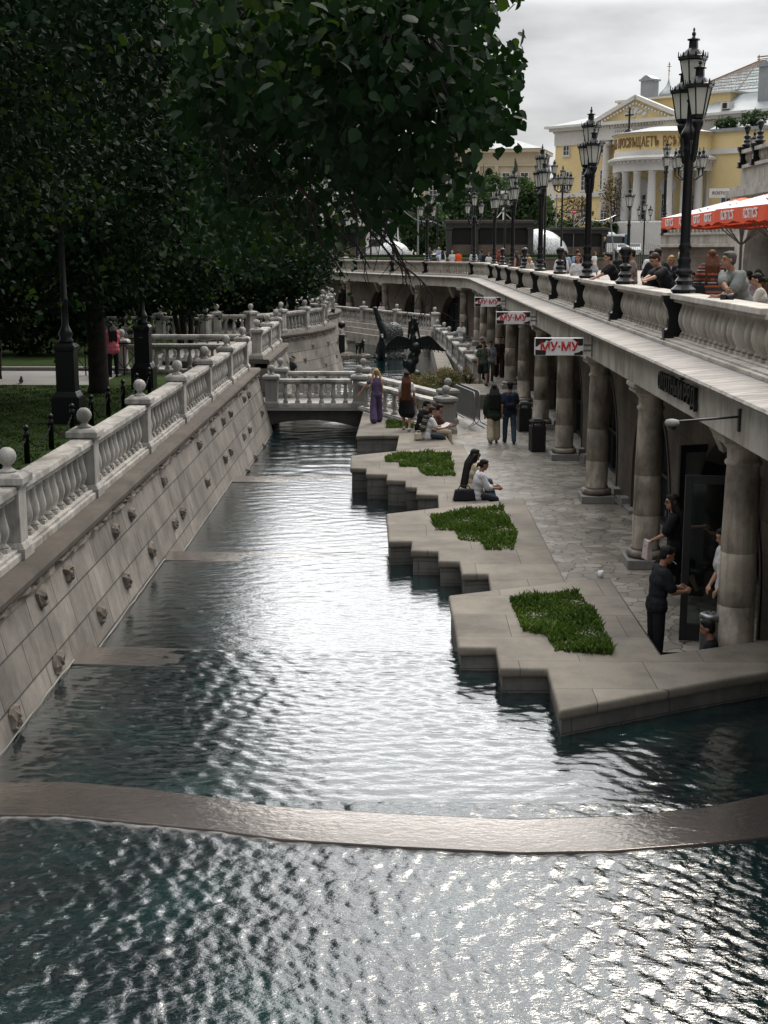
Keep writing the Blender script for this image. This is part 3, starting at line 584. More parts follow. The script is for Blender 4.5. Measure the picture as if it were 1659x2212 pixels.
def arch_bay(a, b, mw, door=True, recess=.6, mk=1):
    """wall between two columns with an elliptical arch; s runs from a to b, depth away from the canal"""
    d = (b-a); ln = d.length; d /= ln; nn = Vector((d.y, -d.x)); hw, zs, rise = min(2.02, ln*.33), .75, 1.85; N_ = 20
    base = a+nn*recess
    T = lambda s, z, dep: (base.x+d.x*s+nn.x*dep, base.y+d.y*s+nn.y*dep, z)
    cx = ln/2; prof = [(cx-hw, 0.0)]+[(cx-hw*math.cos(PI*i/N_), zs+rise*math.sin(PI*i/N_)) for i in range(N_+1)]+[(cx+hw, 0.0)]
    mb = MB()
    for dep, fl in ((0, 1), (.55, 0)):
        q = [T(0, 0, dep), T(0, 3.2, dep)]; mb.add([T(0, 0, dep), T(cx-hw, 0, dep), T(cx-hw, 3.2, dep), T(0, 3.2, dep)], [(0, 1, 2, 3)]); mb.add([T(cx+hw, 0, dep), T(ln, 0, dep), T(ln, 3.2, dep), T(cx+hw, 3.2, dep)], [(0, 1, 2, 3)])
        for (s0, z0), (s1, z1) in zip(prof[1:-1], prof[2:-1]): mb.add([T(s0, z0, dep), T(s1, z1, dep), T(s1, 3.2, dep), T(s0, 3.2, dep)], [(0, 1, 2, 3)])
    ao('arch_wall', mb.mesh('arch_wall', mw))
    mb = MB(); mb.smooth = True
    for (s0, z0), (s1, z1) in zip(prof, prof[1:]):
        mb.add([T(s0, z0, -.02), T(s1, z1, -.02), T(s1, z1, .55), T(s0, z0, .55)], [(0, 1, 2, 3)])
    for (s0, z0), (s1, z1) in zip(prof, prof[1:]):                # raised moulding round the arch
        o0 = ((s0-cx)*1.045+cx, z0*1.03 if z0 else 0); o1 = ((s1-cx)*1.045+cx, z1*1.03 if z1 else 0)
        mb.add([T(s0, z0, -.025), T(s1, z1, -.025), T(*o1, -.025), T(*o0, -.025)], [(0, 1, 2, 3)])
    ao('arch_moulding', mb.mesh('arch_moulding', M['coping']))
    mb = MB(); k0, k1 = T(cx-.16, 2.52, -.26), T(cx+.16, 2.52, -.26)
    w = .15; mb.add([T(cx-w, 2.5, -.02), T(cx+w, 2.5, -.02), T(cx+w*1.3, 3.2, -.02), T(cx-w*1.3, 3.2, -.02), T(cx-w, 2.45, -.12), T(cx+w, 2.45, -.12), T(cx+w*1.3, 3.2, -.45), T(cx-w*1.3, 3.2, -.45)], [(3, 2, 1, 0), (4, 5, 6, 7), (0, 1, 5, 4), (1, 2, 6, 5), (2, 3, 7, 6), (3, 0, 4, 7)])
    me = mb.mesh('keystone', M['marble2']); fix(me); ao('keystone', me)
    if door:
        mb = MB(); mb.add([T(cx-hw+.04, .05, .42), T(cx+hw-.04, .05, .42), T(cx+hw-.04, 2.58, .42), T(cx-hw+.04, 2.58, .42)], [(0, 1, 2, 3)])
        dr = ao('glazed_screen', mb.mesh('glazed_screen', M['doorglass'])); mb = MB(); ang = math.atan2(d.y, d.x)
        for s in (-1, -.5, 0, .5, 1): mb.box(T(cx+s*(hw-.06), 1.25, .38), (.07, .07, 2.5), ang)
        for z in (.06, 1.0, 2.05): mb.box(T(cx, z, .38), (2*hw-.1, .07, .07), ang)
        me = mb.mesh('screen_frame', M['ironm']); put('screen_frame', me, dr)
    for s in (.0,):                                              # small foot blocks beside the column
        mb = MB(); mb.box(T(.55, .10, -.06), (.36, .2, .2), math.atan2(d.y, d.x)).box(T(ln-.55, .10, -.06), (.36, .2, .2), math.atan2(d.y, d.x)); me = mb.mesh('foot_block', M['granite']); fix(me, .01); ao('foot_block', me)
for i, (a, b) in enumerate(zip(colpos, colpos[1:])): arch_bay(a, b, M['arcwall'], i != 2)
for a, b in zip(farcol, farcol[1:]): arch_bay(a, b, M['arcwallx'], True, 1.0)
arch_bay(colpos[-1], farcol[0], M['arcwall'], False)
# threshold kerb in front of the doors
asw('threshold', [(.78, 0), (.62, 0), (.62, .07), (.78, .07)], M['granite'], [(4.05, 27.5), (4.05, 77)])
# low bridge and its ramp
br = empty('bridge', (-3, 45.7, 0), 0, 'low dark stone bridge crossing the canal behind the planters', 'bridge')
mb = MB(); N_ = 14; ys = (44.15, 47.25); x0, x1 = -5.0, -1.3
top = [(x0, .2), (x1, .2)]; bot = [(x1-(x1-x0)*i/N_, -.42+.30*math.sin(PI*i/N_)) for i in range(N_+1)]
pr = top+bot; k = len(pr)
for i in range(N_):
    a, b_ = i/N_, (i+1)/N_; xa, xb = x0+(x1-x0)*a, x0+(x1-x0)*b_; za, zb = -.42+.30*math.sin(PI*a), -.42+.30*math.sin(PI*b_)
    mb.add([(xa, ys[0], za), (xb, ys[0], zb), (xb, ys[0], .2), (xa, ys[0], .2), (xa, ys[1], za), (xb, ys[1], zb), (xb, ys[1], .2), (xa, ys[1], .2)], [(0, 1, 2, 3), (7, 6, 5, 4), (0, 4, 5, 1), (3, 2, 6, 7)])
me = mb.mesh('arch_span', stone('bridge_stone', (.06, .053, .047), (.028, .025, .023), sc=2)); fix(me); put('arch_span', me, br, (3, -45.7, 0))
mb = MB(); mb.prism([(-5.2, 44.05), (-1.35, 44.05), (-1.35, 47.35), (-5.2, 47.35)], .2, .30); me = mb.mesh('deck', M['granite']); fix(me); put('deck', me, br, (3, -45.7, 0))
mb = MB(); mb.prism([(-1.35, 44.05), (1.0, 37.95), (1.55, 40.4), (-1.35, 47.35)], -1.2, .26); me = mb.mesh('ramp', M['granite']); fix(me); put('ramp', me, br, (3, -45.7, 0))
# far pool rim and stepped plinths
mb = MB(); mb.prism([(1.45, 56.5), (2.15, 56.5), (2.05, 80.5), (1.5, 79.3)], -1.2, .22); struct(mb, 'pavement', M['planter'])
FB = [(1.77, 79.6), (.2, 82.7), (-1.4, 85.9), (-2.9, 89.0), (-4.6, 92.3), (-6.2, 95.5)]
mb = MB()
for o_, z in ((-.75, .1), (-.5, .42), (-.25, .72)): sweep(mb, FB, [(o_, -1.2), (.5+o_*.01, -1.2), (.5+o_*.01, z), (o_, z)])
struct(mb, 'steps', M['marble2'])
struct(MB().prism([(-.1, 47.6), (2.1, 47.6), (2.15, 56.4), (1.4, 57), (.2, 56)], -1.2, .12), 'planting_bed', M['lawn'])
lw = MB().prism([(2.15, 46.2), (3.05, 46.4), (2.95, 50.2), (2.15, 50)], -.1, .5); thing_mesh(lw, 'low_wall', M['planter'], 'low brown stone bench wall behind the metal barrier', 'low wall', bev=.04)
# ================================================================ BALUSTRADES
def lathe_mesh(name, prof, mat, n=14, sq=None):
    mb = MB(); mb.smooth = True; mb.lathe(prof, n)
    if sq:
        mb.smooth = False
        for z0, z1, w in sq: mb.box((0, 0, (z0+z1)/2), (w, w, z1-z0))
    return mb.mesh(name, mat)
BAL = [(.045, .05), (.075, .055), (.08, .075), (.05, .105), (.048, .12), (.075, .19), (.088, .25), (.082, .32), (.055, .44), (.042, .53), (.05, .555), (.042, .57), (.06, .6)]
BALM = lathe_mesh('baluster', BAL, M['marble'], 14, [(0, .052, .16), (.598, .63, .14)])
FAT0 = [(.05, .04), (.078, .05), (.05, .075), (.055, .085), (.09, .14), (.112, .2), (.108, .27), (.085, .34), (.062, .39), (.075, .41), (.06, .43)]
FAT = [(r*1.13, z*1.37) for r, z in FAT0]
FATM = lathe_mesh('baluster', FAT, M['marble2'], 14, [(0, .05, .16)])
def post_mesh(h, w, m):
    mb = MB(); mb.box((0, 0, .07), (w+.12, w+.12, .14)).box((0, 0, .17), (w+.1, w+.1, .06), top=(.86, .86)).box((0, 0, (h-.2+.2)/2), (w, w, h-.2-.19)).box((0, 0, h-.155), (w+.06, w+.06, .05)).box((0, 0, h-.085), (w+.15, w+.15, .09)).box((0, 0, h-.02), (w+.12, w+.12, .04), top=(.8, .8))
    me = mb.mesh('post', m); fix(me, .010); return me
POSTM = post_mesh(1.07, .34, M['marble']); BALLM = lathe_mesh('ball', [(.10, 0), (.11, .015), (.10, .03), (.055, .055), (.048, .085), (.06, .1), (.085, .118), (.108, .155), (.118, .2), (.108, .245), (.085, .282), (.045, .31), (.004, .316)], M['marble'], 20)
POSTG = post_mesh(1.07, .40, M['granite']); BALLG = lathe_mesh('ball', [(r, z) for r, z in [(.10, 0), (.11, .015), (.10, .03), (.055, .055), (.048, .085), (.06, .1), (.085, .118), (.108, .155), (.118, .2), (.108, .245), (.085, .282), (.045, .31), (.004, .316)]], M['granite'], 20)
def balustrade(label, pts, base, posts=True, balls=True, pitch=.36, pm=POSTM, bmesh_=BALLM, bal=BALM, rw=.34, group='stone balustrades', skip_posts=(), round_=False, clear=.2):
    """pts: post positions in order; straight bays between them"""
    o0 = Vector((pts[0][0], pts[0][1])); r = empty('balustrade', (o0.x, o0.y, base), 0, label, 'balustrade', group)
    pts = [Vector((p[0], p[1]))-o0 for p in pts]
    for i, p in enumerate(pts):
        d = (pts[min(i+1, len(pts)-1)]-pts[max(i-1, 0)]); rz = math.atan2(d.y, d.x)
        if posts and i not in skip_posts:
            q = put('post', pm, r, (p.x, p.y, 0), rz)
            if balls: put('ball', bmesh_, q, (0, 0, 1.068))
    for a, b in zip(pts, pts[1:]):
        d = b-a; ln = d.length; rz = math.atan2(d.y, d.x); c = (a+b)/2; L_ = ln-2*clear
        mb = MB(); mb.box((0, 0, .045), (L_, rw+.04, .09)).box((0, 0, .11), (L_, rw-.06, .04)); me = mb.mesh('plinth_course', M['marble']); fix(me, .008); put('plinth_course', me, r, (c.x, c.y, 0), rz)
        mb = MB(); mb.box((0, 0, .795), (L_+.02, rw-.08, .07)).box((0, 0, .875), (L_+.02, rw, .09), top=(1, .93)); me = mb.mesh('rail', M['marble']); fix(me, .014); put('rail', me, r, (c.x, c.y, 0), rz)
        k = max(1, int(round(L_/pitch)))
        for j in range(k):
            q = a+d*((clear+(j+.5)*L_/k)/ln); put('baluster', bal, r, (q.x, q.y, .13), rz)
    return r
LB = [(WALLX(Y)-.33, Y) for Y in (7.6, 12.1, 16.4, 20.65, 25.3, 29.8, 34.2, 38.7, 43.0)]
balustrade('long white stone balustrade with ball-topped posts along the lawn edge', LB, 1.62)
balustrade('short white balustrade on the wall between bridge and round bastion', [(-5.22, 47.6), (-5.26, 51.6), (-5.3, 55.6)], 1.62)
balustrade('white balustrade ending at a lamp in the park, nearer of two parallel ones', [(-8.95, 42.5), (-5.35, 42.5)], 1.57, skip_posts=(1,))
balustrade('white balustrade in the park behind the parallel nearer one', [(-9.2, 47.2), (-5.4, 47.2)], 1.57, skip_posts=(1,))
balustrade('white balustrade at the back of the park partly hidden by shrubs', [(-13.2, 58.2), (-10.6, 58.6), (-8.4, 57.0)], 1.66)
balustrade('curved white balustrade on top of the nearer round bastion', [offs(B1, -.4)[i] for i in (1, 6, 11, 16, 21, 27, 33)], 1.76)
balustrade('curved white balustrade on top of the farther round bastion', [offs(B2, -.4)[i] for i in (0, 5, 10, 15, 21)], 1.76)
balustrade('distant white balustrade at the back of the round bastion', [(-6.9, 66.5), (-8.6, 67.2), (-10.6, 66.2)], 1.74)
BN = [(-4.4, 44.3), (-1.5, 44.3)]
balustrade('bridge balustrade facing the camera with six round balusters', BN, .30, pm=POSTG, bmesh_=BALLG, pitch=.4, clear=.26, group='bridge balustrades')
balustrade('bridge balustrade on the far side behind the first bridge rail', [(-4.35, 47.1), (-1.45, 47.1)], .30, pm=POSTG, bmesh_=BALLG, pitch=.4, clear=.26, group='bridge balustrades')
balustrade('slanting ramp balustrade ending beside the seated boys', [(-1.5, 44.3), (1.17, 38.2)], .24, pm=POSTG, bmesh_=BALLG, pitch=.75, clear=.26, group='bridge balustrades', skip_posts=(0,))
balustrade('slanting ramp balustrade ending beside the metal barrier', [(-1.45, 47.1), (1.3, 40.4)], .24, pm=POSTG, bmesh_=BALLG, pitch=.75, clear=.26, group='bridge balustrades', skip_posts=(0,))
balustrade('white balustrade across the far end of the pool', [(1.77, 80.0), (-.5, 84.55), (-2.7, 89.0), (-4.9, 93.4), (-7.1, 97.8)], .72, bal=BALM)
SB = [(2.95, 55.2), (2.78, 59.3), (2.64, 63.5), (2.5, 67.8), (2.36, 72.2), (2.22, 76.4), (1.9, 79.4)]
balustrade('white balustrade along the walkway side of the far pool', SB, .02)
# terrace balustrade: swelling balusters between iron posts
TPOST = [Vector((4.67, 10.7+6.1*k)) for k in range(0, 12)]
def terrace_run(label, pts, limit):
    o0 = pts[0]; r = empty('balustrade', (o0.x, o0.y, 3.86), 0, label, 'balustrade', 'terrace balustrades'); cnt = 0; extra = MB(); extra.smooth = True
    for i, (a, b) in enumerate(zip(pts, pts[1:])):
        d = b-a; ln = d.length; rz = math.atan2(d.y, d.x); c = (a+b)/2-o0; L_ = ln-.30
        mb = MB(); mb.box((0, .17, .02), (ln, .40, .06)).box((0, .10, .06), (ln, .40, .04)).box((0, 0, .09), (ln-.02, .30, .03)); me = mb.mesh('plinth_course', M['marble2']); fix(me, .01); put('plinth_course', me, r, (c.x, c.y, 0), rz)
        mb = MB(); mb.box((0, 0, .715), (L_, .36, .06)).box((0, 0, .785), (L_, .50, .085), top=(1, .95)); me = mb.mesh('rail', M['marble2']); fix(me, .014); put('rail', me, r, (c.x, c.y, 0), rz)
        k = int(round(L_/.335))
        for j in range(k):
            q = a+d*((.15+(j+.5)*L_/k)/ln)-o0
            if cnt < limit: put('baluster', FATM, r, (q.x, q.y, .103), rz)
            else: extra.lathe(FAT[::2]+[FAT[-1]], 7, (q.x, q.y, .103))
            cnt += 1
    if cnt > limit: e = extra.build('far_balusters', M['marble2'], r); e['kind'] = 'stuff'
    return r
terrace_run('weathered terrace balustrade between black iron posts on the right', TPOST, 100)
FT = [Vector(p) for p in offs([(4.05, 77.8), (3.92, 80), (3.54, 81.8), (.85, 88), (-1.35, 93), (-4.1, 100), (-6.8, 106.5), (-9.5, 113)], .62)]
FT[0] = TPOST[-1]
terrace_run('far terrace balustrade bending left above the arches', FT[:1]+FT[2:], 80)
# ================================================================ LAMPS AND IRON POSTS
def lantern_meshes():
    n = 6; mb = MB(); r0, r1, h = .115, .20, .46
    mb.lathe([(r0*.93, .03), (r1*.93, h)], n); gl = mb.mesh('glass', M['glassy'])
    mb = MB(); mb.lathe([(.03, -.06), (r0*.9, -.03), (r0*1.05, 0), (r0*1.02, .03)], n); mb.lathe([(r1*1.06, h-.03), (r1*1.16, h-.01), (r1*1.12, h+.035), (r1*.9, h+.05), (.12, h+.12), (.075, h+.16), (.07, h+.27), (.10, h+.275), (.10, h+.295), (.035, h+.315), (.02, h+.34), (.035, h+.36), (.03, h+.39), (.012, h+.41), (.02, h+.44), (.003, h+.47)], n)
    for i in range(n):
        a = 2*PI*i/n; p0 = (r0*math.cos(a), r0*math.sin(a), .02); p1 = (r1*math.cos(a), r1*math.sin(a), h); mb.tube([p0, p1], .011, 4)
        for da in (0, .5):
            aa = 2*PI*(i+da)/n; rr = r1*(1.14 if da == 0 else 1.0); mb.box((rr*math.cos(aa), rr*math.sin(aa), h+.06), (.05, .015, .06 if da else .09), aa+PI/2, top=(.2, .6))
    fr = mb.mesh('lantern', M['iron']); fix(fr); return fr, gl
LFR, LGL = lantern_meshes()
def add_lantern(root, p, sc=1.0):
    f = put('lantern', LFR, root, p, 0, (sc,)*3); put('glass', LGL, f); return f
def scroll(p0, p1, sag=.35, out_=.12):
    p0, p1 = Vector(p0), Vector(p1); d = Vector((p1.x-p0.x, p1.y-p0.y, 0)); ln = d.length; d.normalize(); pts = []
    for i in range(11):
        t = i/10; x = ln*(.15+1.15*math.sin(t*PI*.62)) if False else ln*t; z = p0.z+(p1.z-p0.z)*t**2.2-sag*math.sin(PI*t)*(1-.2*t)
        pts.append(Vector((p0.x, p0.y, 0))+d*x+Vector((0, 0, z)))
    return pts
def foot_mesh(bracket):
    """S-curved iron post clasping the balustrade with a stepped pedestal on top; canal side is -x"""
    mb = MB()
    prof = [(-.20, -.02), (-.235, .03), (-.23, .17), (-.17, .24), (-.155, .40), (-.19, .55), (-.26, .68), (-.27, .79), (.2, .79), (.2, -.02)]
    w = .09; k = len(prof); mb.add([(x-.08, -w, z) for x, z in prof]+[(x-.08, w, z) for x, z in prof], [tuple(range(k)), tuple(range(k, 2*k))[::-1]]+[(i, k+i, k+(i+1) % k, (i+1) % k) for i in range(k)])
    mb.box((-.20, 0, .03), (.26, .28, .06)); mb.box((-.2, 0, .19), (.24, .26, .04))
    mb.lathe([(.09, .6), (.15, .68), (.205, .72), (.215, .76), (.165, .80), (.125, .84), (.14, .88), (.155, .90), (.12, .94), (.10, .97), (.10, 1.03)], 8, (0, 0, .12), ph=PI/8)
    me = mb.mesh('bracket_base', M['iron']); fix(me, .008); return me
FOOT = foot_mesh(1)
mb = MB(); mb.smooth = True; mb.lathe([(.10, 1.0), (.125, 1.05), (.14, 1.08), (.10, 1.12), (.065, 1.14), (.06, 1.2), (.075, 1.24), (.09, 1.27), (.10, 1.31)], 16); 
for i_, q_ in enumerate(mb.v): mb.v[i_] = (q_[0], q_[1], q_[2]+.10)
KN = mb.mesh('neck', M['iron'])
mb = MB(); mb.smooth = True; mb.ball((0, 0, 1.50), .13, 20, 12); KB = mb.mesh('ball', M['iron'])
mb = MB(); mb.smooth = True
mb.lathe([(.11, 1.0), (.14, 1.03), (.15, 1.07), (.115, 1.11), (.10, 1.2), (.12, 1.26), (.095, 1.3), (.09, 1.42), (.12, 1.46), (.09, 1.52), (.085, 1.6), (.078, 3.45), (.10, 3.48), (.10, 3.52), (.085, 3.56), (.11, 3.66), (.15, 3.72), (.13, 3.80), (.09, 3.86), (.06, 3.95), (.055, 4.25), (.075, 4.28), (.04, 4.34), (.035, 4.40)], 16); 
LD = -.36
for i_, q_ in enumerate(mb.v): mb.v[i_] = (q_[0], q_[1], q_[2]+(.10 if q_[2] < 2 else LD))
LPOLE = mb.mesh('pole', M['iron'])
def arm_mesh(r):
    mb = MB(); mb.smooth = True
    mb.tube(scroll((.06, 0, 3.72), (r, 0, 3.86), .42), [.035, .036, .038, .04, .045, .05, .055, .055, .05, .045, .06], 8); mb.tube(scroll((.05, 0, 4.05), (r*.95, 0, 3.75), .05), .016, 6)
    mb.ball((r*.62, 0, 3.36), (.05, .05, .07), 8, 6); mb.lathe([(.05, 3.78), (.085, 3.86), (.10, 3.94), (.05, 3.97)], 8, (r, 0, 0)); me = mb.mesh('arm', M['iron']); return me
ARM = arm_mesh(.40)
def edge_lamp(loc, rz, turn, label, group='three-lantern lamps standing on the terrace balustrade', foot=True):
    r = empty('street_lamp', loc, rz, label, 'street lamp', group)
    if foot: put('bracket_base', FOOT, r)
    put('pole', LPOLE, r)
    for a in (turn, turn+PI):
        put('arm', ARM, r, (0, 0, LD), a); add_lantern(r, (.40*math.cos(a), .40*math.sin(a), 4.0+LD))
    add_lantern(r, (0, 0, 4.46+LD), 1.04); return r
def ball_post(loc, rz, label, group='ball-topped iron posts on the terrace balustrade'):
    r = empty('iron_post', loc, rz, label, 'iron post', group); put('bracket_base', FOOT, r); put('neck', KN, r); put('ball', KB, r); return r
ordn = ['first', 'second', 'third', 'fourth', 'fifth', 'sixth', 'seventh', 'eighth']
nl = nb = 0
for k, p in enumerate(TPOST):
    if k == 0: continue
    if k % 2 == 0:
        edge_lamp((p.x, p.y, 3.87), 0, R(96), ['tallest black lamp on the terrace balustrade beside the leaning man in grey', 'black lamp on the terrace balustrade, second from the camera', 'black lamp on the terrace balustrade beside the boy in the striped shirt', 'black lamp on the terrace balustrade, fourth from the camera', 'black lamp on the terrace balustrade just before the far corner'][nl] if nl < 5 else 'black lamp on the terrace balustrade'); nl += 1
    elif k < 11:
        if k == 1: continue
        ball_post((p.x, p.y, 3.87), 0, ['ball-topped iron post nearest the camera between the leaning people on the terrace', 'ball-topped iron post in front of the woman in light blue', 'ball-topped iron post just behind the striped shirt boy', 'fourth ball-topped iron post along the terrace edge', 'ball-topped iron post closest to the far terrace corner'][nb]); nb += 1
for i, (q, tp) in enumerate(zip((FT[2], FT[3], FT[4], FT[5], FT[6]), 'LLBLB')):
    rz = R(112.4-90)
    if tp == 'L': edge_lamp((q.x, q.y, 3.87), rz+0.0, R(160), ['black three-lantern lamp at the corner of the far terrace', 'black three-lantern lamp in the middle of the far terrace', '', 'black three-lantern lamp on the far terrace behind bare twigs'][i], 'three-lantern lamps on the far terrace')
    else: ball_post((q.x, q.y, 3.87), rz, 'ball-topped iron post on the far terrace %s' % ('between two lamps' if i == 2 else 'beside the dark tree'), 'ball-topped iron posts on the far terrace')
def floor_lamp_pole(h):
    mb = MB(); mb.smooth = True; mb.lathe([(.22, 0), (.22, .25), (.17, .3), (.16, .8), (.19, .86), (.10, .95), (.085, 1.2), (.07, h-.8), (.1, h-.76), (.07, h-.7), (.05, h)], 12); return mb.mesh('pole', M['iron'])
def ring_lamp(loc, h, label, nlan=6, rad=.62, group='many-lantern candelabra lamps on the square'):
    r = empty('candelabra_lamp', loc, rnd.uniform(0, 1), label, 'street lamp', group); put('pole', floor_lamp_pole(h), r)
    for i in range(nlan):
        a = 2*PI*i/nlan; mb = MB(); mb.tube([(0, 0, h-.75), (rad*.5*math.cos(a), rad*.5*math.sin(a), h-1.0), (rad*math.cos(a), rad*math.sin(a), h-.8), (rad*math.cos(a), rad*math.sin(a), h-.55)], [.04, .035, .03, .05], 6); mb.tube([(0, 0, h-.3), (rad*math.cos(a), rad*math.sin(a), h-.5)], .015, 4)
        put('arm', mb.mesh('arm', M['iron']), r); add_lantern(r, (rad*math.cos(a), rad*math.sin(a), h-.5))
    add_lantern(r, (0, 0, h+.02)); return r
def small_lamp(loc, h, label, three=True, group='slender lamps on the square', sc=1.0):
    r = empty('street_lamp', loc, rnd.uniform(-.3, .3), label, 'street lamp', group); put('pole', floor_lamp_pole(h-.0), r)
    if three:
        for s in (-1, 1):
            mb = MB(); mb.smooth = True; mb.tube([(0, 0, h-.6), (s*.25, 0, h-.95), (s*.5, 0, h-.75), (s*.5, 0, h-.4)], [.04, .035, .03, .05], 6); put('arm', mb.mesh('arm', M['iron']), r); add_lantern(r, (s*.5, 0, h-.35), sc)
    add_lantern(r, (0, 0, h+.05), sc); return r
def at(u, Y, z): q = PY(u, 540, Y); return (q.x, Y, z)
for u, Y, vt, n_, lb in ((1020, 108, 386, 8, 'two-tier candelabra lamp rising behind the far corner lamp'), (945, 122, 422, 6, 'candelabra lamp behind the middle far terrace lamp'), (1090, 118, 424, 6, 'candelabra lamp seen between two terrace lamps before the trees'), (1212, 100, 378, 8, 'candelabra lamp in front of the left part of the yellow building'), (1176, 92, 352, 6, 'candelabra lamp right beside the third terrace lamp'), (1481, 62, 326, 6, 'candelabra lamp half hidden by the tallest terrace lamp'), (801, 120, 396, 6, 'candelabra lamp in front of the white building')):
    z0 = 3.65; top_ = CZ+(540-vt)*Y/2900; ring_lamp(at(u, Y, z0), top_-z0-.5, lb, n_)
for u, Y, vt, z0, th, lb in ((1357, 62, 430, 3.65, False, 'single-column lantern lamp left of the umbrella tip'), (1390, 120, 448, 3.65, True, 'small three-lantern lamp before the rotunda plinth'), (1236, 150, 455, 3.65, True, 'small three-lantern lamp beside the road sign'), (770, 160, 480, 3.65, False, 'short lantern lamp in front of the white building'), (848, 118, 492, 3.65, False, 'short lantern lamp above the glass dome')):
    top_ = CZ+(540-vt)*Y/2900; small_lamp(at(u, Y, z0), top_-z0-.5, lb, th)
# park lamps with heavy square pedestals
def park_lamp(loc, label, h=5.6):
    r = empty('park_lamp', loc, 0, label, 'park lamp', 'lamps on the lawn')
    mb = MB(); mb.box((0, 0, .3), (.62, .62, .6)).box((0, 0, .66), (.56, .56, .12), top=(.8, .8)).box((0, 0, 1.15), (.42, .42, .95)).box((0, 0, 1.68), (.46, .46, .1)).box((0, 0, 1.76), (.5, .5, .08), top=(.7, .7))
    me = mb.mesh('pedestal', M['iron']); fix(me, .012); put('pedestal', me, r)
    mb = MB(); mb.smooth = True; mb.lathe([(.16, 1.78), (.18, 1.85), (.13, 1.9), (.17, 2.0), (.12, 2.1), (.08, 2.2), (.075, 2.7), (.1, 2.75), (.07, 2.8), (.055, h-1.1), (.09, h-1.05), (.05, h-.95), (.04, h-.6)], 14); put('pole', mb.mesh('pole', M['iron']), r)
    add_lantern(r, (0, 0, h-.62), 1.1)
    mb = MB(); mb.tube([(0, 0, h-1.0), (-.2, 0, h-1.2), (-.33, 0, h-1.0)], .03, 6); put('arm', mb.mesh('arm', M['iron']), r); add_lantern(r, (-.33, 0, h-1.0), .9); return r
q = P(150, 912, 1.57); park_lamp((q.x, q.y, 1.56), 'black park lamp on a square iron pedestal in the near lawn', 5.9)
q = P(312, 838, 1.57); park_lamp((q.x, q.y, 1.56), 'black park lamp in front of the white park balustrade', 5.4)
# bollards with chains along the lawn
bz = 1.56; mb = MB(); mb.smooth = True; mb.lathe([(.055, 0), (.055, .5), (.065, .52), (.05, .55), (.05, .58), (.03, .6), (.055, .63), (.055, .67), (.02, .71)], 10); BOLM = mb.mesh('post', M['iron'])
bolY = [22.5+1.75*i for i in range(9)]
for i, Y in enumerate(bolY):
    r = empty('bollard', (-6.82-.004*Y, Y, bz), 0, ['black iron bollard just behind the nearest stone ball', 'black iron bollard left of the second ball-topped post', 'black iron bollard in front of the near park lamp', 'black iron bollard right below the near park lamp pedestal', 'black bollard right of the near park lamp', 'sixth black iron bollard in the lawn row', 'seventh black iron bollard in the lawn row', 'eighth black iron bollard near the far park lamp', 'last black iron bollard beside the far park lamp'][i], 'bollard', 'chained bollards on the lawn'); put('post', BOLM, r)
    if i < len(bolY)-1:
        mb = MB()
        for j in range(26):
            t = (j+.5)/26; p = Vector((0, 1.75*t, .5-.30*math.sin(PI*t))); dz = -.30*PI*math.cos(PI*t)/1.75; mb.box(p, (.035 if j % 2 else .014, .07, .014 if j % 2 else .035), 0, math.atan(dz))
        put('chain', mb.mesh('chain', M['ironm']), r)
# ================================================================ SIGNS ON THE ARCADE
def mumu(Y, label, sc=1.0):
    q = PX(1278, 745, 3.86); z = 3.45; r = empty('hanging_sign', (3.86, Y, z), 0, label, 'shop sign', 'red lettered cafe signs hanging from the arcade')
    w, h = 1.0, .36; cx = -.19-w/2; b = MB().box((cx, 0, 0), (w, .09, h)); me = b.mesh('panel', M['white']); fix(me, .008); p = put('panel', me, r)
    t = put('lettering', text_mesh('lettering', 'МУ·МУ', .30, M['redink'], .004, 'CENTER', .028), p, (cx, -.052, -.005)); t.rotation_euler = (PI/2, 0, 0); t.scale = (.80, .80, 1)
    mb = MB()
    for sx_, sz_, rx, rz_ in ((-1, 1, .20, .15), (-1, -1, .24, .12), (1, 1, .19, .14), (1, -1, .17, .08), (-.45, 1, .07, .05)):
        n = 20; x0, z0 = cx+sx_*(w/2-.012), sz_*(h/2-.012); pts = [(x0, -.0485, z0)]
        for i in range(n+1):
            a = PI/2*i/n if abs(sx_) == 1 else PI*i/n; k = 1+.12*math.sin(a*5+sx_+sz_)
            pts.append((x0-sx_/abs(sx_)*math.cos(a)*rx*k if abs(sx_) == 1 else x0+math.cos(a)*rx, -.0485, z0-sz_*math.sin(a)*rz_*k))
        mb.add(pts, [(0, i, i+1) for i in range(1, n+1)])
    put('black_patches', mb.mesh('black_patches', M['blackink']), p)
    mb = MB(); mb.box((-.10, 0, .03), (.2, .03, .05)).box((-.10, 0, -.08), (.2, .03, .04)).box((-.02, 0, 0), (.02, .05, .42)); put('bracket', mb.mesh('bracket', M['steel']), r)
mumu(27.8, 'white hanging sign with red letters and black patches, nearest and largest'); mumu(39.7, 'white hanging sign with red letters, middle one of three'); mumu(52.0, 'white hanging sign with red letters, smallest and farthest')
for i, (tx, Y) in enumerate((('ОХОТНЫЙ РЯД', 18.95),)):
    r = empty('metal_lettering', (3.86, Y, 3.47), 0, 'dark metal letters fixed to the arcade fascia above the near column', 'lettering')
    t = put('lettering', text_mesh('lettering', tx, .34, M['ironm'], .025), r, (-.035, 0, 0)); t.rotation_euler = (PI/2, 0, -PI/2); t.scale = (1.02, 1, 1)
r = empty('security_camera', (3.86, 15.4, 3.5), 0, 'dome security camera on a long grey arm below the fascia', 'security camera')
mb = MB(); mb.tube([(-.02, 0, .02), (-.75, .02, -.04)], .014, 8); mb.box((-.015, 0, -.02), (.03, .06, .26)); put('arm', mb.mesh('arm', M['ironm']), r)
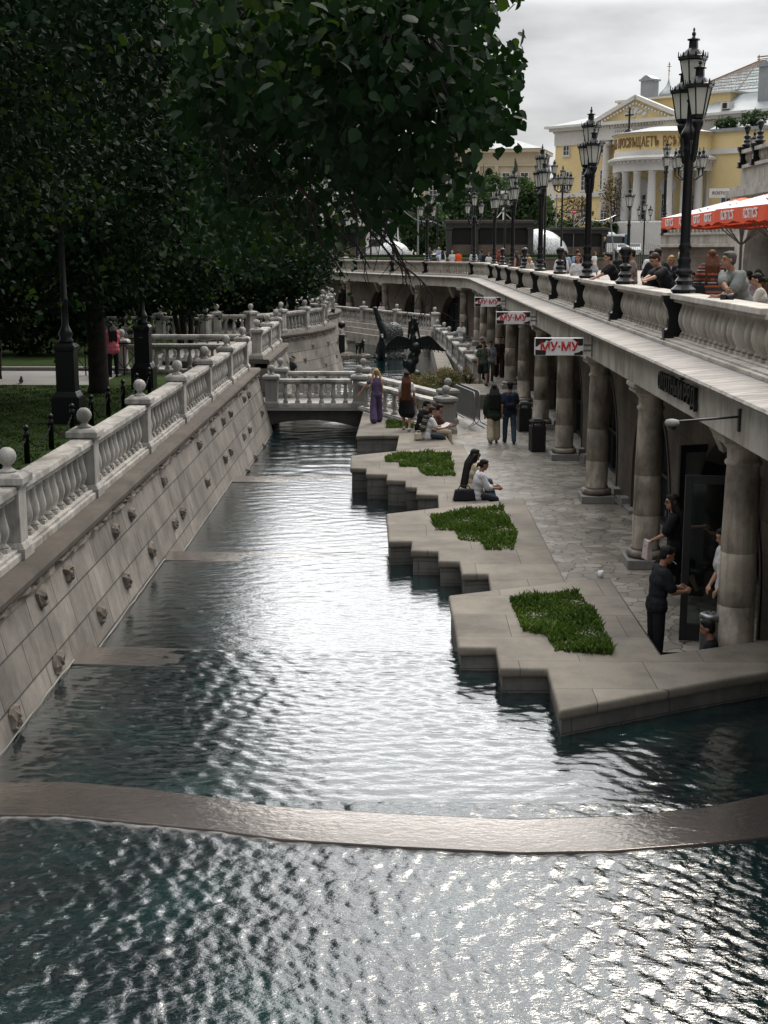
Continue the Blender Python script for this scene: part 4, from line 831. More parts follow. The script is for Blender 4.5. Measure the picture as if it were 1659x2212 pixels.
mb = MB(); mb.smooth = True; mb.lathe([(.03, .03), (.07, .02), (.088, -.01), (.08, -.045)], 14, (-.78, .02, -.04)); hs = put('housing', mb.mesh('housing', M['granite']), r)
mb = MB(); mb.smooth = True; mb.ball((-.78, .02, -.085), .06, 14, 8); put('dome', mb.mesh('dome', M['doorglass']), hs)
# open glass doors at the near entrance
def glass_door(x, y, rz, label, w=1.0, h=2.35):
    r = empty('open_door', (x, y, .02), rz, label, 'door', 'open glass doors of the near entrance')
    mb = MB(); mb.box((.05, 0, h/2), (.1, .06, h)).box((w-.05, 0, h/2), (.1, .06, h)).box((w/2, 0, h-.06), (w-.2, .06, .12)).box((w/2, 0, .12), (w-.2, .06, .24)); me = mb.mesh('frame', M['ironm']); fix(me, .006); put('frame', me, r)
    put('glass', MB().box((w/2, 0, h/2+.06), (w-.2, .012, h-.36)).mesh('glass', M['doorpane']), r)
    mb = MB(); mb.tube([(w-.06, -.06, .9), (w-.06, -.1, .95), (w-.06, -.1, 1.35), (w-.06, -.06, 1.4)], .015, 6); put('handle', mb.mesh('handle', plain('brass', (.45, .30, .10), .3, .9)), r); return r
glass_door(4.85, 18.1, R(172), 'open dark framed glass door beside the near column with a brass handle', 1.0)
glass_door(5.2, 21.4, R(200), 'open dark framed door behind the striding woman', .9)
# ================================================================ SMALL THINGS ON THE WALKWAY
def black_bin(x, y, label):
    r = empty('litter_bin', (x, y, 0), R(8), label, 'litter bin', 'black litter bins by the columns')
    me = MB().box((0, 0, .36), (.40, .40, .70)).mesh('body', M['rubber']); fix(me, .03); put('body', me, r)
    mb = MB()
    for sx_ in (-1, 1):
        for sy_ in (-1, 1): mb.box((sx_*.15, sy_*.15, .76), (.05, .05, .12))
    mb.box((0, 0, .82), (.40, .40, .05)); mb.box((0, 0, .865), (.36, .36, .05), top=(.8, .8)); me = mb.mesh('lid', M['rubber']); fix(me, .012); put('lid', me, r)
    put('ash_plate', MB().lathe([(.12, .89), (.13, .905), (.02, .905)], 14).mesh('ash_plate', M['steel']), r)
black_bin(3.62, 36.4, 'black square litter bin with steel ash plate, nearer of two'); black_bin(3.63, 40.6, 'black square litter bin behind the nearer bin')
def ash_bin(x, y, label):
    r = empty('ash_bin', (x, y, 0), R(-70), label, 'ash bin', 'round steel ash bins beside columns')
    mb = MB(); mb.smooth = True; mb.lathe([(.125, .0), (.13, .02), (.13, .66), (.125, .68)], 20); put('body', mb.mesh('body', M['steel']), r)
    put('slot', MB().box((-.118, 0, .48), (.04, .12, .14)).mesh('slot', M['dark']), r)
    mb = MB(); mb.smooth = True; mb.lathe([(.10, .69), (.14, .70), (.14, .75), (.11, .765), (.01, .765)], 20); tp = put('top', mb.mesh('top', M['steel']), r)
    mb = MB()
    for a in range(5): mb.lathe([(.02, .768), (.02, .772)], 8, (.06*math.cos(a*1.257), .06*math.sin(a*1.257), 0))
    put('holes', mb.mesh('holes', M['dark']), tp)
q = PY(1535, 1334, 16.95); ash_bin(q.x, 16.95, 'round steel ash bin beside the nearest column'); q = PY(1412, 1157, 23.3); ash_bin(q.x, 23.5, 'round steel ash bin behind the second column')
# metal crowd barrier
r = empty('crowd_barrier', (2.15, 41.0, 0), math.atan2(3.7, -.75), 'grey steel crowd barrier standing across the walkway edge', 'barrier')
mb = MB(); Lb = 2.6; mb.smooth = True
mb.tube([(0, 0, .25), (0, 0, .95), (.06, 0, 1.08), (.16, 0, 1.12), (Lb-.16, 0, 1.12), (Lb-.06, 0, 1.08), (Lb, 0, .95), (Lb, 0, .25)], .02, 8); mb.tube([(0, 0, .25), (Lb, 0, .25)], .018, 8); put('frame', mb.mesh('frame', M['steel']), r)
mb = MB()
for i in range(24): mb.tube([(.1+i*(Lb-.2)/23, 0, .25), (.1+i*(Lb-.2)/23, 0, 1.12)], .013, 6)
put('bars', mb.mesh('bars', M['steel']), r)
for x in (.02, Lb-.02):
    mb = MB(); mb.tube([(x, -.32, .02), (x, -.06, .16), (x, 0, .26), (x, .06, .16), (x, .32, .02)], .018, 6); put('leg', mb.mesh('leg', M['steel']), r)
r2 = copy_tree(r, (2.32, 41.3, 0)); r2['label'] = 'second grey steel barrier leaning right behind the first'; r2['group'] = r['group'] = 'steel crowd barriers'
# mug, bags
q = P(1297, 1247, .5); r = empty('mug', (q.x, q.y, .5), R(200), 'white china mug on the corner of the nearest planter', 'mug')
mb = MB(); mb.smooth = True; mb.lathe([(.034, 0), (.042, .005), (.044, .1), (.04, .1), (.038, .012), (.001, .012)], 20, cap=False); put('cup', mb.mesh('cup', M['white']), r)
mb = MB(); mb.smooth = True; mb.tube([(.043, 0, .085), (.07, 0, .08), (.075, 0, .05), (.065, 0, .025), (.043, 0, .02)], .007, 6); put('handle', mb.mesh('handle', M['white']), r)
def soft_bag(name, loc, rz, d, m, label, cat, strap=True):
    r = empty(name, loc, rz, label, cat); mb = MB(); mb.box((0, 0, d[2]/2), d, top=(.82, .6)); me = mb.mesh('body', m); bm = bmesh.new(); bm.from_mesh(me); bmesh.ops.subdivide_edges(bm, edges=bm.edges, cuts=4, use_grid_fill=True)
    for v in bm.verts:
        n = math.sin(v.co.x*21+1)*math.cos(v.co.z*17)*.012; k = 1-.16*(abs(v.co.x)/(d[0]/2))**3; v.co.y *= k*(1+n*4); v.co.z = v.co.z*(1-.14*(abs(v.co.x)/(d[0]/2))**3)+n*(v.co.z > .05)
    bmesh.ops.recalc_face_normals(bm, faces=bm.faces); bm.to_mesh(me); bm.free(); me.shade_smooth(); put('body', me, r)
    if strap: mb = MB(); mb.tube([(-d[0]*.3, 0, d[2]*.9), (-d[0]*.2, .02, d[2]*1.25), (d[0]*.2, .02, d[2]*1.25), (d[0]*.3, 0, d[2]*.9)], .012, 6); put('strap', mb.mesh('strap', m), r)
    return r
q = P(1003, 1081, .31); soft_bag('shoulder_bag', (q.x, q.y, .31), R(10), (.46, .22, .24), cloth((.018, .019, .024)), 'black shoulder bag lying behind the seated pair', 'bag')
q = P(904, 951, .27); soft_bag('handbag', (q.x, q.y, .29), R(30), (.24, .13, .19), cloth((.52, .46, .36)), 'small cream handbag standing near the seated boys', 'bag')
# ================================================================ BRONZE ANIMALS IN THE FAR POOL
def remesh(o, vox, smooth=4):
    m = o.modifiers.new('remesh', 'REMESH'); m.mode = 'VOXEL'; m.voxel_size = vox; m.use_smooth_shade = True
    s = o.modifiers.new('smooth', 'SMOOTH'); s.iterations = smooth; s.factor = .5; TOAPPLY.append(o); return o
TOAPPLY = []
def scalemat():
    m, t, n, l, b = newmat('scaly_bronze'); b.inputs['Base Color'].default_value = (.06, .068, .066, 1); b.inputs['Roughness'].default_value = .5; b.inputs['Metallic'].default_value = .3
    v = n.new('ShaderNodeTexVoronoi'); v.inputs['Scale'].default_value = 9; l.new(coords(t), v.inputs['Vector']); l.new(bump(t, v.outputs['Distance'], 1, .05), b.inputs['Normal'])
    l.new(ramp(t, v.outputs['Distance'], [(.1, (.085, .09, .088)), (.6, (.022, .026, .026))]), b.inputs['Base Color']); return m
q = P(846, 772, -.45); bx, by = q.x, q.y
r = empty('bronze_statue', (bx, by, -.5), 0, 'scaly bronze fish statue with its tail raised high', 'statue', 'bronze animal statues in the pool')
mb = MB(); mb.ball((.1, .1, .5), (.62, .55, .85), 16, 10); mb.ball((.1, .1, 1.3), (.55, .5, .7), 16, 10); mb.ball((.15, .1, .1), (.7, .6, .5), 14, 8); put_ = put('body', mb.mesh('body', scalemat()), r); remesh(put_, .05)
mb = MB(); mb.tube([(-.1, .1, 1.2), (-.45, .1, 1.55), (-.68, .1, 2.0), (-.80, .1, 2.4), (-.9, .1, 2.72)], [.38, .27, .19, .15, .12], 12); mb.ball((-.92, .1, 2.74), (.16, .12, .1), 10, 8); remesh(put('tail', mb.mesh('tail', M['bronze']), r), .04)
def quadruped(name, loc, rz, s, label, m, sit=False, ear=.12):
    r = empty(name, loc, rz, label, 'statue', 'bronze animal statues in the pool'); mb = MB(); c = mb.cap
    if sit:
        c((0, -.15, .35), (0, .05, .75), .26, .2); c((0, -.2, .2), (0, -.1, .3), .27, .25); c((0, .05, .75), (0, .14, 1.02), .15, .12)
        for x in (-.11, .11): c((x, .12, .7), (x*1.1, .17, .06), .085, .06); c((x*1.9, -.1, .22), (x*1.9, .12, .1), .13, .08)
        hc = Vector((0, .2, 1.12)); c((.1, -.35, .12), (.4, -.3, .1), .09, .05)
    else:
        c((0, -.32, .62), (0, .3, .66), .19, .21); c((0, .3, .7), (0, .5, .88), .15, .11); hc = Vector((0, .58, .93))
        for x in (-.1, .1): c((x, .3, .6), (x, .32, .33), .085, .055); c((x, .32, .33), (x, .31, .04), .05, .05); c((x, -.32, .6), (x, -.28, .38), .11, .07); c((x, -.28, .38), (x, -.38, .22), .06, .045); c((x, -.38, .22), (x, -.36, .04), .045, .05)
        c((0, -.5, .65), (0, -.58, .42), .04, .03)
    mb.ball(hc, (.12, .14, .12), 12, 8); c(hc, hc+Vector((0, .24, -.05)), .085, .05)
    for x in (-.07, .07): mb.lathe([(.05, 0), (.03, ear*.7), (.004, ear)], 6, hc+Vector((x, -.03, .09)))
    o = put('body', mb.mesh('body', m), r, (0, 0, 0), 0, (s,)*3); remesh(o, .025); return r
q = P(823, 776, -.45); quadruped('bronze_statue', (q.x, q.y, -.5), R(190), 1.15, 'dark bronze beast sitting in front of the scaly fish', M['bronze'], True, .22)
q = P(778, 769, -.42); quadruped('bronze_statue', (q.x, q.y, -.35), R(205), .85, 'small bronze wolf cub standing on a pale slab in the water', M['bronze'], False, .16)
tag(MB().box((q.x, q.y, -.42), (1.1, .9, .16), R(10)).build('stone_slab', M['planter'], norm=True, bev=.01), 'pale square slab under the bronze cub in the pool', 'slab')
q = P(892, 817, -.45); r = empty('bronze_statue', (q.x, q.y, -.5), 0, 'bronze bird with wide spread wings on a rocky pillar', 'statue', 'bronze animal statues in the pool')
mb = MB(); rr = random.Random(8)
for i in range(16): z = i*.1; mb.ball((rr.uniform(-.16, .16), rr.uniform(-.12, .12), z), (rr.uniform(.16, .28),)*3, 8, 6)
mb.ball((-.42, -.05, .75), (.08, .06, .22), 8, 6); mb.cap((-.38, -.05, .6), (-.2, 0, .5), .08, .12); remesh(put('pillar', mb.mesh('pillar', M['bronze']), r), .04, 2)
mb = MB(); mb.cap((0, 0, 1.45), (0, -.05, 1.95), .22, .15); mb.cap((0, -.05, 1.95), (-.05, -.1, 2.3), .10, .07); mb.cap((-.05, -.1, 2.3), (-.02, -.06, 2.42), .08, .07); mb.cap((-.02, -.06, 2.45), (.0, -.02, 2.78), .05, .015)
remesh(put('bird', mb.mesh('bird', M['bronze']), r), .03, 2)
for s in (-1, 1):
    mb = MB(); spine = [(.1, 1.85), (.45, 1.98), (.72, 2.03), (1.0, 1.82), (1.25, 1.55), (1.5 if s > 0 else 1.25, 1.33)]
    tr = [(.1, 1.45), (.35, 1.38), (.6, 1.42), (.85, 1.36), (1.1, 1.34), (1.5 if s > 0 else 1.25, 1.28)]
    vs = []
    for (x, z), (x2, z2) in zip(spine, tr): vs += [(s*x, .0, z), (s*x2, .06, z2), (s*x, -.06, z), (s*x2, .02, z2)]
    fs = []
    for i in range(5):
        a = i*4; fs += [(a, a+4, a+5, a+1), (a+2, a+3, a+7, a+6), (a, a+2, a+6, a+4), (a+1, a+5, a+7, a+3)]
    mb.add(vs, fs)
    for i in range(7): t = i/6; x = .3+t*1.05; z = 1.42-.08*t; mb.cap((s*(x-.1), .02, z+.1), (s*(x+.02), .02, z-.1), .045, .015, 6)
    me = mb.mesh('wing', M['bronze']); fix(me); put('wing', me, r)
mb = MB(); mb.cap((.0, .35, 2.2), (.0, .3, 2.75), .14, .10); mb.cap((-.16, .3, 2.6), (-.22, .3, 1.9), .06, .05); mb.cap((.16, .3, 2.6), (.3, .3, 1.85), .06, .05); mb.cap((-.15, .3, 2.62), (.12, .3, 2.75), .07, .07); mb.cap((.02, .3, 2.75), (.06, .3, 3.0), .06, .02); mb.cap((0, .2, 1.4), (0, .32, 2.2), .1, .12); remesh(put('figure', mb.mesh('figure', M['bronze']), r), .035, 2)
for i, (u, v, lb) in enumerate(((769, 773, 'low dark rocks in the water beside the round bastion'), (758, 738, 'dark rocks by the farther bastion'))):
    q = P(u, v, -.5); mb = MB(); rr = random.Random(i)
    for k in range(8): mb.ball((q.x+rr.uniform(-.7, .5), q.y+rr.uniform(-.4, .4), -.45), (rr.uniform(.2, .4), rr.uniform(.2, .4), rr.uniform(.12, .28)), 7, 5)
    tag(mb.build('rock', M['roughrock'], norm=True), lb, 'rock', 'rocks in the far pool')
for Y, u, lb in ((78, 738, 'dark round floodlight on the farther bastion wall'),):
    q = PY(u, 702, Y); r = empty('floodlight', q, 0, lb, 'floodlight'); mb = MB(); mb.smooth = True; mb.ball((0, 0, 0), .22, 14, 10); put('housing', mb.mesh('housing', M['iron']), r); mb = MB(); mb.box((0, 0, -1.1), (.35, .35, 1.1)); put('box', mb.mesh('box', M['iron']), r)
# ================================================================ SQUARE, FAR BUILDINGS
struct(MB().prism([(-60, 121), (62, 121), (120, 420), (-120, 420)], 3.5, 4.72), 'square', M['plaza'])
def box_thing(name, mb, m, label, cat, bev=0, group=None): return tag(mb.build(name, m, norm=True, bev=bev), label, cat, group)
r = empty('terrace_wall', (14, 120.6, 3.65), 0, 'low brown granite wall with a hedge strip across the square', 'low wall')
put('wall', MB().box((8, 0, .5), (76, .5, 1.0)).mesh('wall', M['arcwallx']), r); me = MB().box((8, -.03, 1.05), (76, .66, .1)).mesh('coping', M['planter']); put('coping', me, r)
mb = MB(); mb.box((12, .5, 1.2), (62, .7, .3)); put('hedge', mb.mesh('hedge', M['hedge']), r)
r = empty('stone_block', (3, 112, 3.65), 0, 'low brown granite block with green top on the square', 'low wall'); put('wall', MB().box((0, 0, .35), (8, 3, .7)).mesh('wall', M['arcwallx']), r); put('turf', MB().box((0, 0, .73), (7.6, 2.7, .06)).mesh('turf', M['hedge']), r)
DG = stone('dark_granite', (.045, .045, .043), (.02, .022, .022), sc=1.5, rough=.6); BG = stone('brown_granite', (.16, .115, .09), (.10, .075, .06), sc=1.5, rough=.6)
def kiosk(x0, x1, Y, z1, label, mids):
    z0 = 4.7; w = x1-x0; r = empty('granite_pavilion', ((x0+x1)/2, Y, z0), 0, label, 'pavilion', 'dark granite pavilions on the square'); h = z1-z0
    put('dado', MB().box((0, .4, h*.17), (w*.94, 2, h*.34)).mesh('dado', BG), r); put('panel', MB().box((0, .5, h*.57), (w*.92, 1.9, h*.46)).mesh('panel', DG), r)
    me = MB().box((0, .2, h*.87), (w, 3, h*.13)).box((0, .2, h*.96), (w+.5, 3.5, h*.07)).mesh('entablature', DG); fix(me, .02); put('entablature', me, r); put('roof', MB().box((0, .2, h*1.01), (w*.98, 3.2, .1)).mesh('roof', BG), r)
    for t in mids: q = MB().box((0, 0, h*.4), (.55, .7, h*.8)).box((0, 0, h*.06), (.75, .9, h*.12)).box((0, 0, h*.79), (.8, .9, h*.05)).mesh('pillar', DG); put('pillar', q, r, ((t-.5)*w*.96, -.95, 0))
    for t0, t1 in zip(mids, mids[1:]): put('inscription_panel', MB().box((0, 0, 0), ((t1-t0)*w*.8, .1, h*.36)).mesh('inscription_panel', M['iron']), r, (((t0+t1)/2-.5)*w*.96, -.52, h*.58))
kiosk(4.1, 13.05, 140, 8.3, 'wide dark granite pavilion in the middle of the square', (0.02, .33, .98)); kiosk(-11.5, -3.9, 140, 7.75, 'dark granite pavilion on the left half hidden by twigs', (0.03, .97)); kiosk(15.9, 22, 150, 7.75, 'dark granite pavilion left of the white coach', (.05, .95))
def fountain(x, y, rr_, h, label):
    m, t, n, l, b = newmat('falling_water'); wv = n.new('ShaderNodeTexNoise'); wv.inputs['Scale'].default_value = 3; mp_ = n.new('ShaderNodeMapping'); mp_.inputs['Scale'].default_value = (4, 4, .8); tcn = n.new('ShaderNodeTexCoord'); l.new(tcn.outputs['Object'], mp_.inputs[0]); l.new(mp_.outputs[0], wv.inputs['Vector'])
    l.new(ramp(t, wv.outputs['Fac'], [(.35, (.12, .14, .14)), (.62, (.5, .52, .52))]), b.inputs['Base Color']); b.inputs['Roughness'].default_value = .25
    r = empty('fountain', (x, y, 4.7), 0, label, 'fountain', 'dome fountains on the square')
    mb = MB(); mb.smooth = True; mb.lathe([(rr_*math.cos(PI/2*i/9)+.01, h*math.sin(PI/2*i/9)) for i in range(10)], 36); put('water_dome', mb.mesh('water_dome', m), r)
    mb = MB(); mb.lathe([(rr_+.7, 0), (rr_+.7, .25), (rr_+.5, .25), (rr_+.45, .1), (.1, .1)], 32); put('basin', mb.mesh('basin', BG), r)
fountain(-1.2, 134, 1.75, 1.55, 'white glassy water dome fountain seen behind the twigs'); fountain(14.0, 146, 3.4, 2.9, 'bigger white water dome fountain beside the wide granite pavilion')
# windows for far facades: part 'window' with a 'pane'
def window(root, x, z, w, h, y=0, cols=2, rows=3, arch=False, fm='frame'):
    mb = MB(); t = .14
    mb.box((0, -.06, -h/2+t/2), (w, .2, t)).box((0, -.06, h/2-t/2), (w, .2, t)).box((-w/2+t/2, -.06, 0), (t, .2, h-2*t)).box((w/2-t/2, -.06, 0), (t, .2, h-2*t)).box((0, -.1, -h/2-.08), (w+.3, .34, .14))
    for i in range(1, cols): mb.box((-w/2+w*i/cols, -.05, 0), (.09, .12, h-2*t))
    for j in range(1, rows): mb.box((0, -.04, -h/2+h*j/rows), (w-2*t, .1, .09))
    f = put('window', mb.mesh('window', M[fm]), root, (x, y, z)); put('pane', MB().box((0, .02, 0), (w-.1, .08, h-.1)).mesh('pane', M['pane']), f); return f
def dentils(mb, x0, x1, z, y, step=.55, s=.28):
    n = int((x1-x0)/step)
    for i in range(n): mb.box((x0+(i+.5)*(x1-x0)/n, y, z), (s, s, s))
# the yellow classical building: local x along its front, y into it, z up
fa = math.atan2(-.714, .70); YB = empty('yellow_building', (27, 250, 3.65), fa, 'big yellow classical building with a white pediment and glass roof', 'building')
p_ = lambda n, mb, m, **k: put(n, (fix(me := mb.mesh(n, m)), me)[1], YB, **k)
p_('wall', MB().box((25, 10, 10), (50, 20, 20.1)), M['yellow'])
p_('frieze', MB().box((25, 9.9, 21.2), (50.2, 20.3, 2.3)), M['plaster'])
mb = MB(); mb.box((25, 9.7, 22.75), (51.4, 21.6, .5)).box((25, 9.6, 23.2), (52.6, 22.8, .4)); dentils(mb, -.4, 50.5, 22.35, -.35); p_('cornice', mb, M['plaster'])
p_('string_course', MB().box((6, -.1, 11.35), (12.2, .5, .8)).box((32, -.1, 11.35), (12, .5, .8)), M['plaster'])
mb = MB(); mb.add([(-1, -1.4, 23.4), (51.5, -1.4, 23.4), (51.5, 21, 23.4), (-1, 21, 23.4), (5, 8, 25.8), (47, 8, 25.8)], [(0, 1, 5, 4), (1, 2, 5), (2, 3, 4, 5), (3, 0, 4)]); p_('roof', mb, M['roofmetal'])
p_('attic', MB().box((22.5, 9, 25.2), (22.5, 12, 3.6)), M['yellow']); p_('attic_cornice', MB().box((22.5, 9, 27.1), (23.2, 12.8, .35)), M['plaster'])
mb = MB(); mb.box((18.7, -1.0, 21.5), (17.2, 2, 2.4)).box((18.7, -1.3, 23.0), (18.2, 3, .55)); dentils(mb, 10, 27.4, 22.55, -2.1, .6, .3); p_('portico_entablature', mb, M['plaster'])
mb = MB(); mb.add([(10.3, -1.7, 23.3), (27.1, -1.7, 23.3), (18.7, -1.7, 26.6), (10.3, 1, 23.3), (27.1, 1, 23.3), (18.7, 1, 26.6)], [(0, 1, 2), (3, 5, 4), (0, 2, 5, 3), (2, 1, 4, 5), (0, 3, 4, 1)]); p_('pediment', mb, M['yellow'])
mb = MB()
for sx_ in (-1, 1): mb.box((18.7+sx_*4.35, -1.6, 25.25), (9.6, 1.2, .65), 0, 0, sx_*math.atan2(3.5, 8.7)); 
for i in range(26):
    t = (i+.5)/26; mb.box((10.3+16.8*t, -2.1, 24.75+(-abs(t-.5)+.5-.25)*2*3.2-.45+.1), (.3, .3, .3))
p_('raking_cornice', mb, M['plaster'])
mb = MB(); rr = random.Random(3)
for i in range(26): a = rr.uniform(0, 2*PI); d_ = rr.random(); mb.ball((18.7+2.6*d_*math.cos(a), -1.75, 24.7+.8*d_*math.sin(a)), (rr.uniform(.25, .5), .2, rr.uniform(.2, .4)), 7, 5)
p_('relief', mb, M['plaster'])
for s in (12.2, 15.1, 18.0, 21.6, 25.0):
    mb = MB(); mb.smooth = True; mb.lathe([(.75, 8.5), (.72, 12), (.6, 19.6), (.62, 19.7)], 16, (s, -1.0, 0)); mb.smooth = False; mb.box((s, -1.0, 20.15), (2.0, 1.5, .35))
    mb.smooth = True
    for sx_ in (-1, 1): mb.lathe([(.05, -.8), (.42, -.8), (.42, .8), (.05, .8)], 14, (s+sx_*.72, -1.0, 19.85), Matrix.Rotation(PI/2, 4, 'X'))
    c_ = put('column', mb.mesh('column', M['plaster']), YB)
for i, tx in enumerate(('МОСКОВСКІЙ', 'ГОСУДАРСТВЕННЫЙ', 'УНИВЕРСИТЕТЪ')): pass
mb = MB(); rr = random.Random(6)
for row, (x0, x1) in enumerate(((13.5, 24.2), (14.2, 23.6), (16, 21.6))):
    x = x0
    while x < x1:
        w = rr.uniform(.18, .34)
        if rr.random() > .14: mb.box((x, -2.02, 22.25-row*.62), (w*.35, .05, .36)); mb.box((x+w*.3, -2.02, 22.25-row*.62+rr.choice((-.14, 0, .14))), (w*.7, .05, .08))
        x += w+.16
p_('inscription', mb, M['granite'])
for s in (2.6, 6.9, 11.0, 15.9, 20.5): window(YB, s, 19.55, 1.5, 2.6, -.05, 2, 3)
for s in (2.75, 6.8, 11.0, 14.6): window(YB, s, 13.8, 1.5, 3.5, -.05, 2, 4)
for s in (6.9, 11.3): window(YB, s, 8.2, 1.5, 3.4, -.05, 2, 4)
for s in (34, 38, 42, 46): window(YB, s, 15.5, 1.5, 3.2, -.05, 2, 4)
for s, y, zb, zt in ((15.7, 6, 27.2, 30.4), (40.6, 3, 24.4, 30.2)):
    c_ = p_('chimney', MB().box((s, y, (zb+zt)/2), (2.2, 2.2, zt-zb)), M['roofmetal']); put('cap', (fix(me := MB().box((s, y, zt+.15), (2.7, 2.7, .3)).box((s, y, zt+.6), (2.4, 2.4, .6), top=(.2, 1)).mesh('cap', M['roofmetal'])), me)[1], c_)
mb = MB(); mb.smooth = True; mb.lathe([(1.5, 27.2), (1.65, 27.6), (1.5, 28.1), (.9, 28.7), (.4, 29.3), (.16, 30), (.07, 30.9)], 18, (19.6, 6, 0)); dm = put('onion_dome', mb.mesh('onion_dome', M['roofmetal']), YB)
put('cross', MB().box((19.6, 6, 32.0), (.1, .1, 2.4)).box((19.6, 6, 32.5), (.8, .1, .1)).box((19.6, 6, 32.85), (.45, .1, .08)).box((19.6, 6, 31.8), (.5, .1, .08), 0, 0, .35).mesh('cross', M['gold']), dm)
# glass hip roof
gx0, gx1, gy0, gy1, gz, tz = 22.6, 47.5, 4, 20, 27.3, 32.6; ax0, ax1, ay = 33.2, 36.2, 12
V4 = [(gx0, gy0, gz), (gx1, gy0, gz), (gx1, gy1, gz), (gx0, gy1, gz), (ax0, ay, tz), (ax1, ay, tz)]
gr = put('glass_roof', MB().add(V4, [(0, 1, 5, 4), (1, 2, 5), (2, 3, 4, 5), (3, 0, 4)]).mesh('glass_roof', M['glazing']), YB)
mb = MB(); L3 = lambda a, b, t: Vector(a)+(Vector(b)-Vector(a))*t
for a, b in ((0, 4), (1, 5), (2, 5), (3, 4), (4, 5)): mb.tube([V4[a], V4[b]], .16, 5)
for j in range(9):
    t = j/9; q = [L3(V4[0], V4[4], t), L3(V4[1], V4[5], t), L3(V4[2], V4[5], t), L3(V4[3], V4[4], t)]
    for i in range(4): mb.tube([q[i], q[(i+1) % 4]], .075, 4)
for i in range(30): t = (i+.5)/30; mb.tube([L3(V4[0], V4[1], t), L3(V4[4], V4[5], t)], .035, 4)
for i in range(14): t = (i+.5)/14; mb.tube([L3(V4[3], V4[0], t), V4[4]], .035, 4); mb.tube([L3(V4[1], V4[2], t), V4[5]], .035, 4)
mb.tube([(ax0-.3, ay, tz+.7), (ax1+.4, ay, tz+.7)], .12, 5); mb.tube([(ax0-.3, ay, tz+.3), (ax1+.4, ay, tz+.3)], .08, 5)
for x in (ax0, ax1): mb.tube([(x, ay, tz), (x, ay, tz+1)], .1, 5)
put('glazing_bars', mb.mesh('glazing_bars', plain('brown_steel', (.20, .13, .10), .6)), gr)
mb = MB(); mb.add([(27, -1, 23.4), (44, -1, 23.4), (44, 3.2, 25.2), (38, 6, 27.0), (33.5, 5, 26.6)], [(0, 1, 2, 3, 4)]); p_('side_roof', mb, M['roofmetal'])
p_('dormer', MB().box((35.0, 0.4, 24.5), (1.5, 1.6, 1.1)), M['plaster']); p_('dormer_opening', MB().box((35.0, -.45, 24.5), (.8, .1, .8)), M['dark'])
# church wing with columned rotunda, in front of the main building
CW = empty('rotunda_church', (27+33*.70-13*.714, 250-33*.714-13*.70, 3.65), fa, 'yellow rotunda church wing with white columns and gilt lettering', 'church')
q_ = lambda n, mb, m, par=CW, **k: put(n, (fix(me := mb.mesh(n, m)), me)[1], par, **k)
Rr = 8.2
def half(mb, prof, n=48): return mb.lathe(prof, n)
q_('plinth', MB().lathe([(Rr+.7, 0), (Rr+.7, 5.9), (Rr+.3, 6.1), (.1, 6.1)], 48), M['plaster'])
q_('drum_wall', MB().lathe([(Rr-2.2, 6), (Rr-2.2, 14)], 48), M['yellow'])
mb = MB(); mb.lathe([(Rr-1.6, 13.6), (Rr, 13.6), (Rr, 14.6), (Rr+.15, 14.7), (Rr+.15, 15.0), (Rr+.8, 15.2), (Rr+.85, 15.5), (Rr-.1, 15.9), (Rr-.1, 16.6)], 48)
for i in range(64): a = 2*PI*i/64; mb.box(((Rr+.4)*math.cos(a), (Rr+.4)*math.sin(a), 14.95), (.32, .32, .25), a)
q_('entablature', mb, M['plaster'])
q_('upper_drum', MB().lathe([(Rr-.2, 16.5), (Rr-.2, 18.9), (Rr+.1, 19.0), (Rr+.1, 19.2)], 48), M['yellow'])
q_('roof', MB().lathe([(Rr+.35, 19.2), (Rr+.35, 19.3), (3, 20.4), (.1, 20.6)], 48), M['roofmetal'])
for i in range(11):
    a = -PI/2+(i-5)*.335; mb = MB(); mb.smooth = True; mb.lathe([(.72, 6.1), (.76, 6.3), (.7, 6.5), (.68, 9), (.56, 13.2), (.7, 13.4), (.7, 13.6)], 16, ((Rr-.75)*math.cos(a), (Rr-.75)*math.sin(a), 0)); q_('column', mb, M['plaster'])
for i in range(5):
    a = -PI/2+(i-2)*.67+.335*0; w_ = window(CW, (Rr-2.15)*math.cos(a), 8.3, 1.9, 4.0, (Rr-2.15)*math.sin(a), 2, 4); w_.rotation_euler = (0, 0, a+PI/2)
    mb = MB(); mb.smooth = True; mb.lathe([(.9, -.1), (1.35, -.1), (1.35, .12), (.9, .12)], 24, (0, 0, 0), Matrix.Rotation(PI/2, 4, 'X')); ar_ = put('arch_trim', mb.mesh('arch_trim', M['plaster']), CW, ((Rr-2.2)*math.cos(a), (Rr-2.2)*math.sin(a), 11.3), a+PI/2)
tx = 'СВѢТЪ ХРИСТОВЪ ПРОСВѢЩАЕТЪ ВСѢХЪ'; mbs = []; a = -3.42; par = empty('tmp'); meshes = []
lett = bmesh.new()
for ch in tx:
    if ch == ' ': a += .06; continue
    me = text_mesh('letter', ch, 2.15, M['gold'], .05); w = max(v.co.x for v in me.vertices)-min(v.co.x for v in me.vertices); sx_ = .47
    x0 = min(v.co.x for v in me.vertices); da = (w*sx_+.12)/Rr
    for v in me.vertices:
        aa = a+((v.co.x-x0)*sx_)/Rr; rr_ = Rr-.14+v.co.z; zz_ = 17.75+v.co.y*.92; v.co = (rr_*math.cos(aa), rr_*math.sin(aa), zz_)
    lett.from_mesh(me); a += da; bpy.data.meshes.remove(me)
bpy.data.objects.remove(par); me = bpy.data.meshes.new('gilt_lettering'); lett.to_mesh(me); lett.free(); me.materials.append(M['gold']); put('gilt_lettering', me, CW)
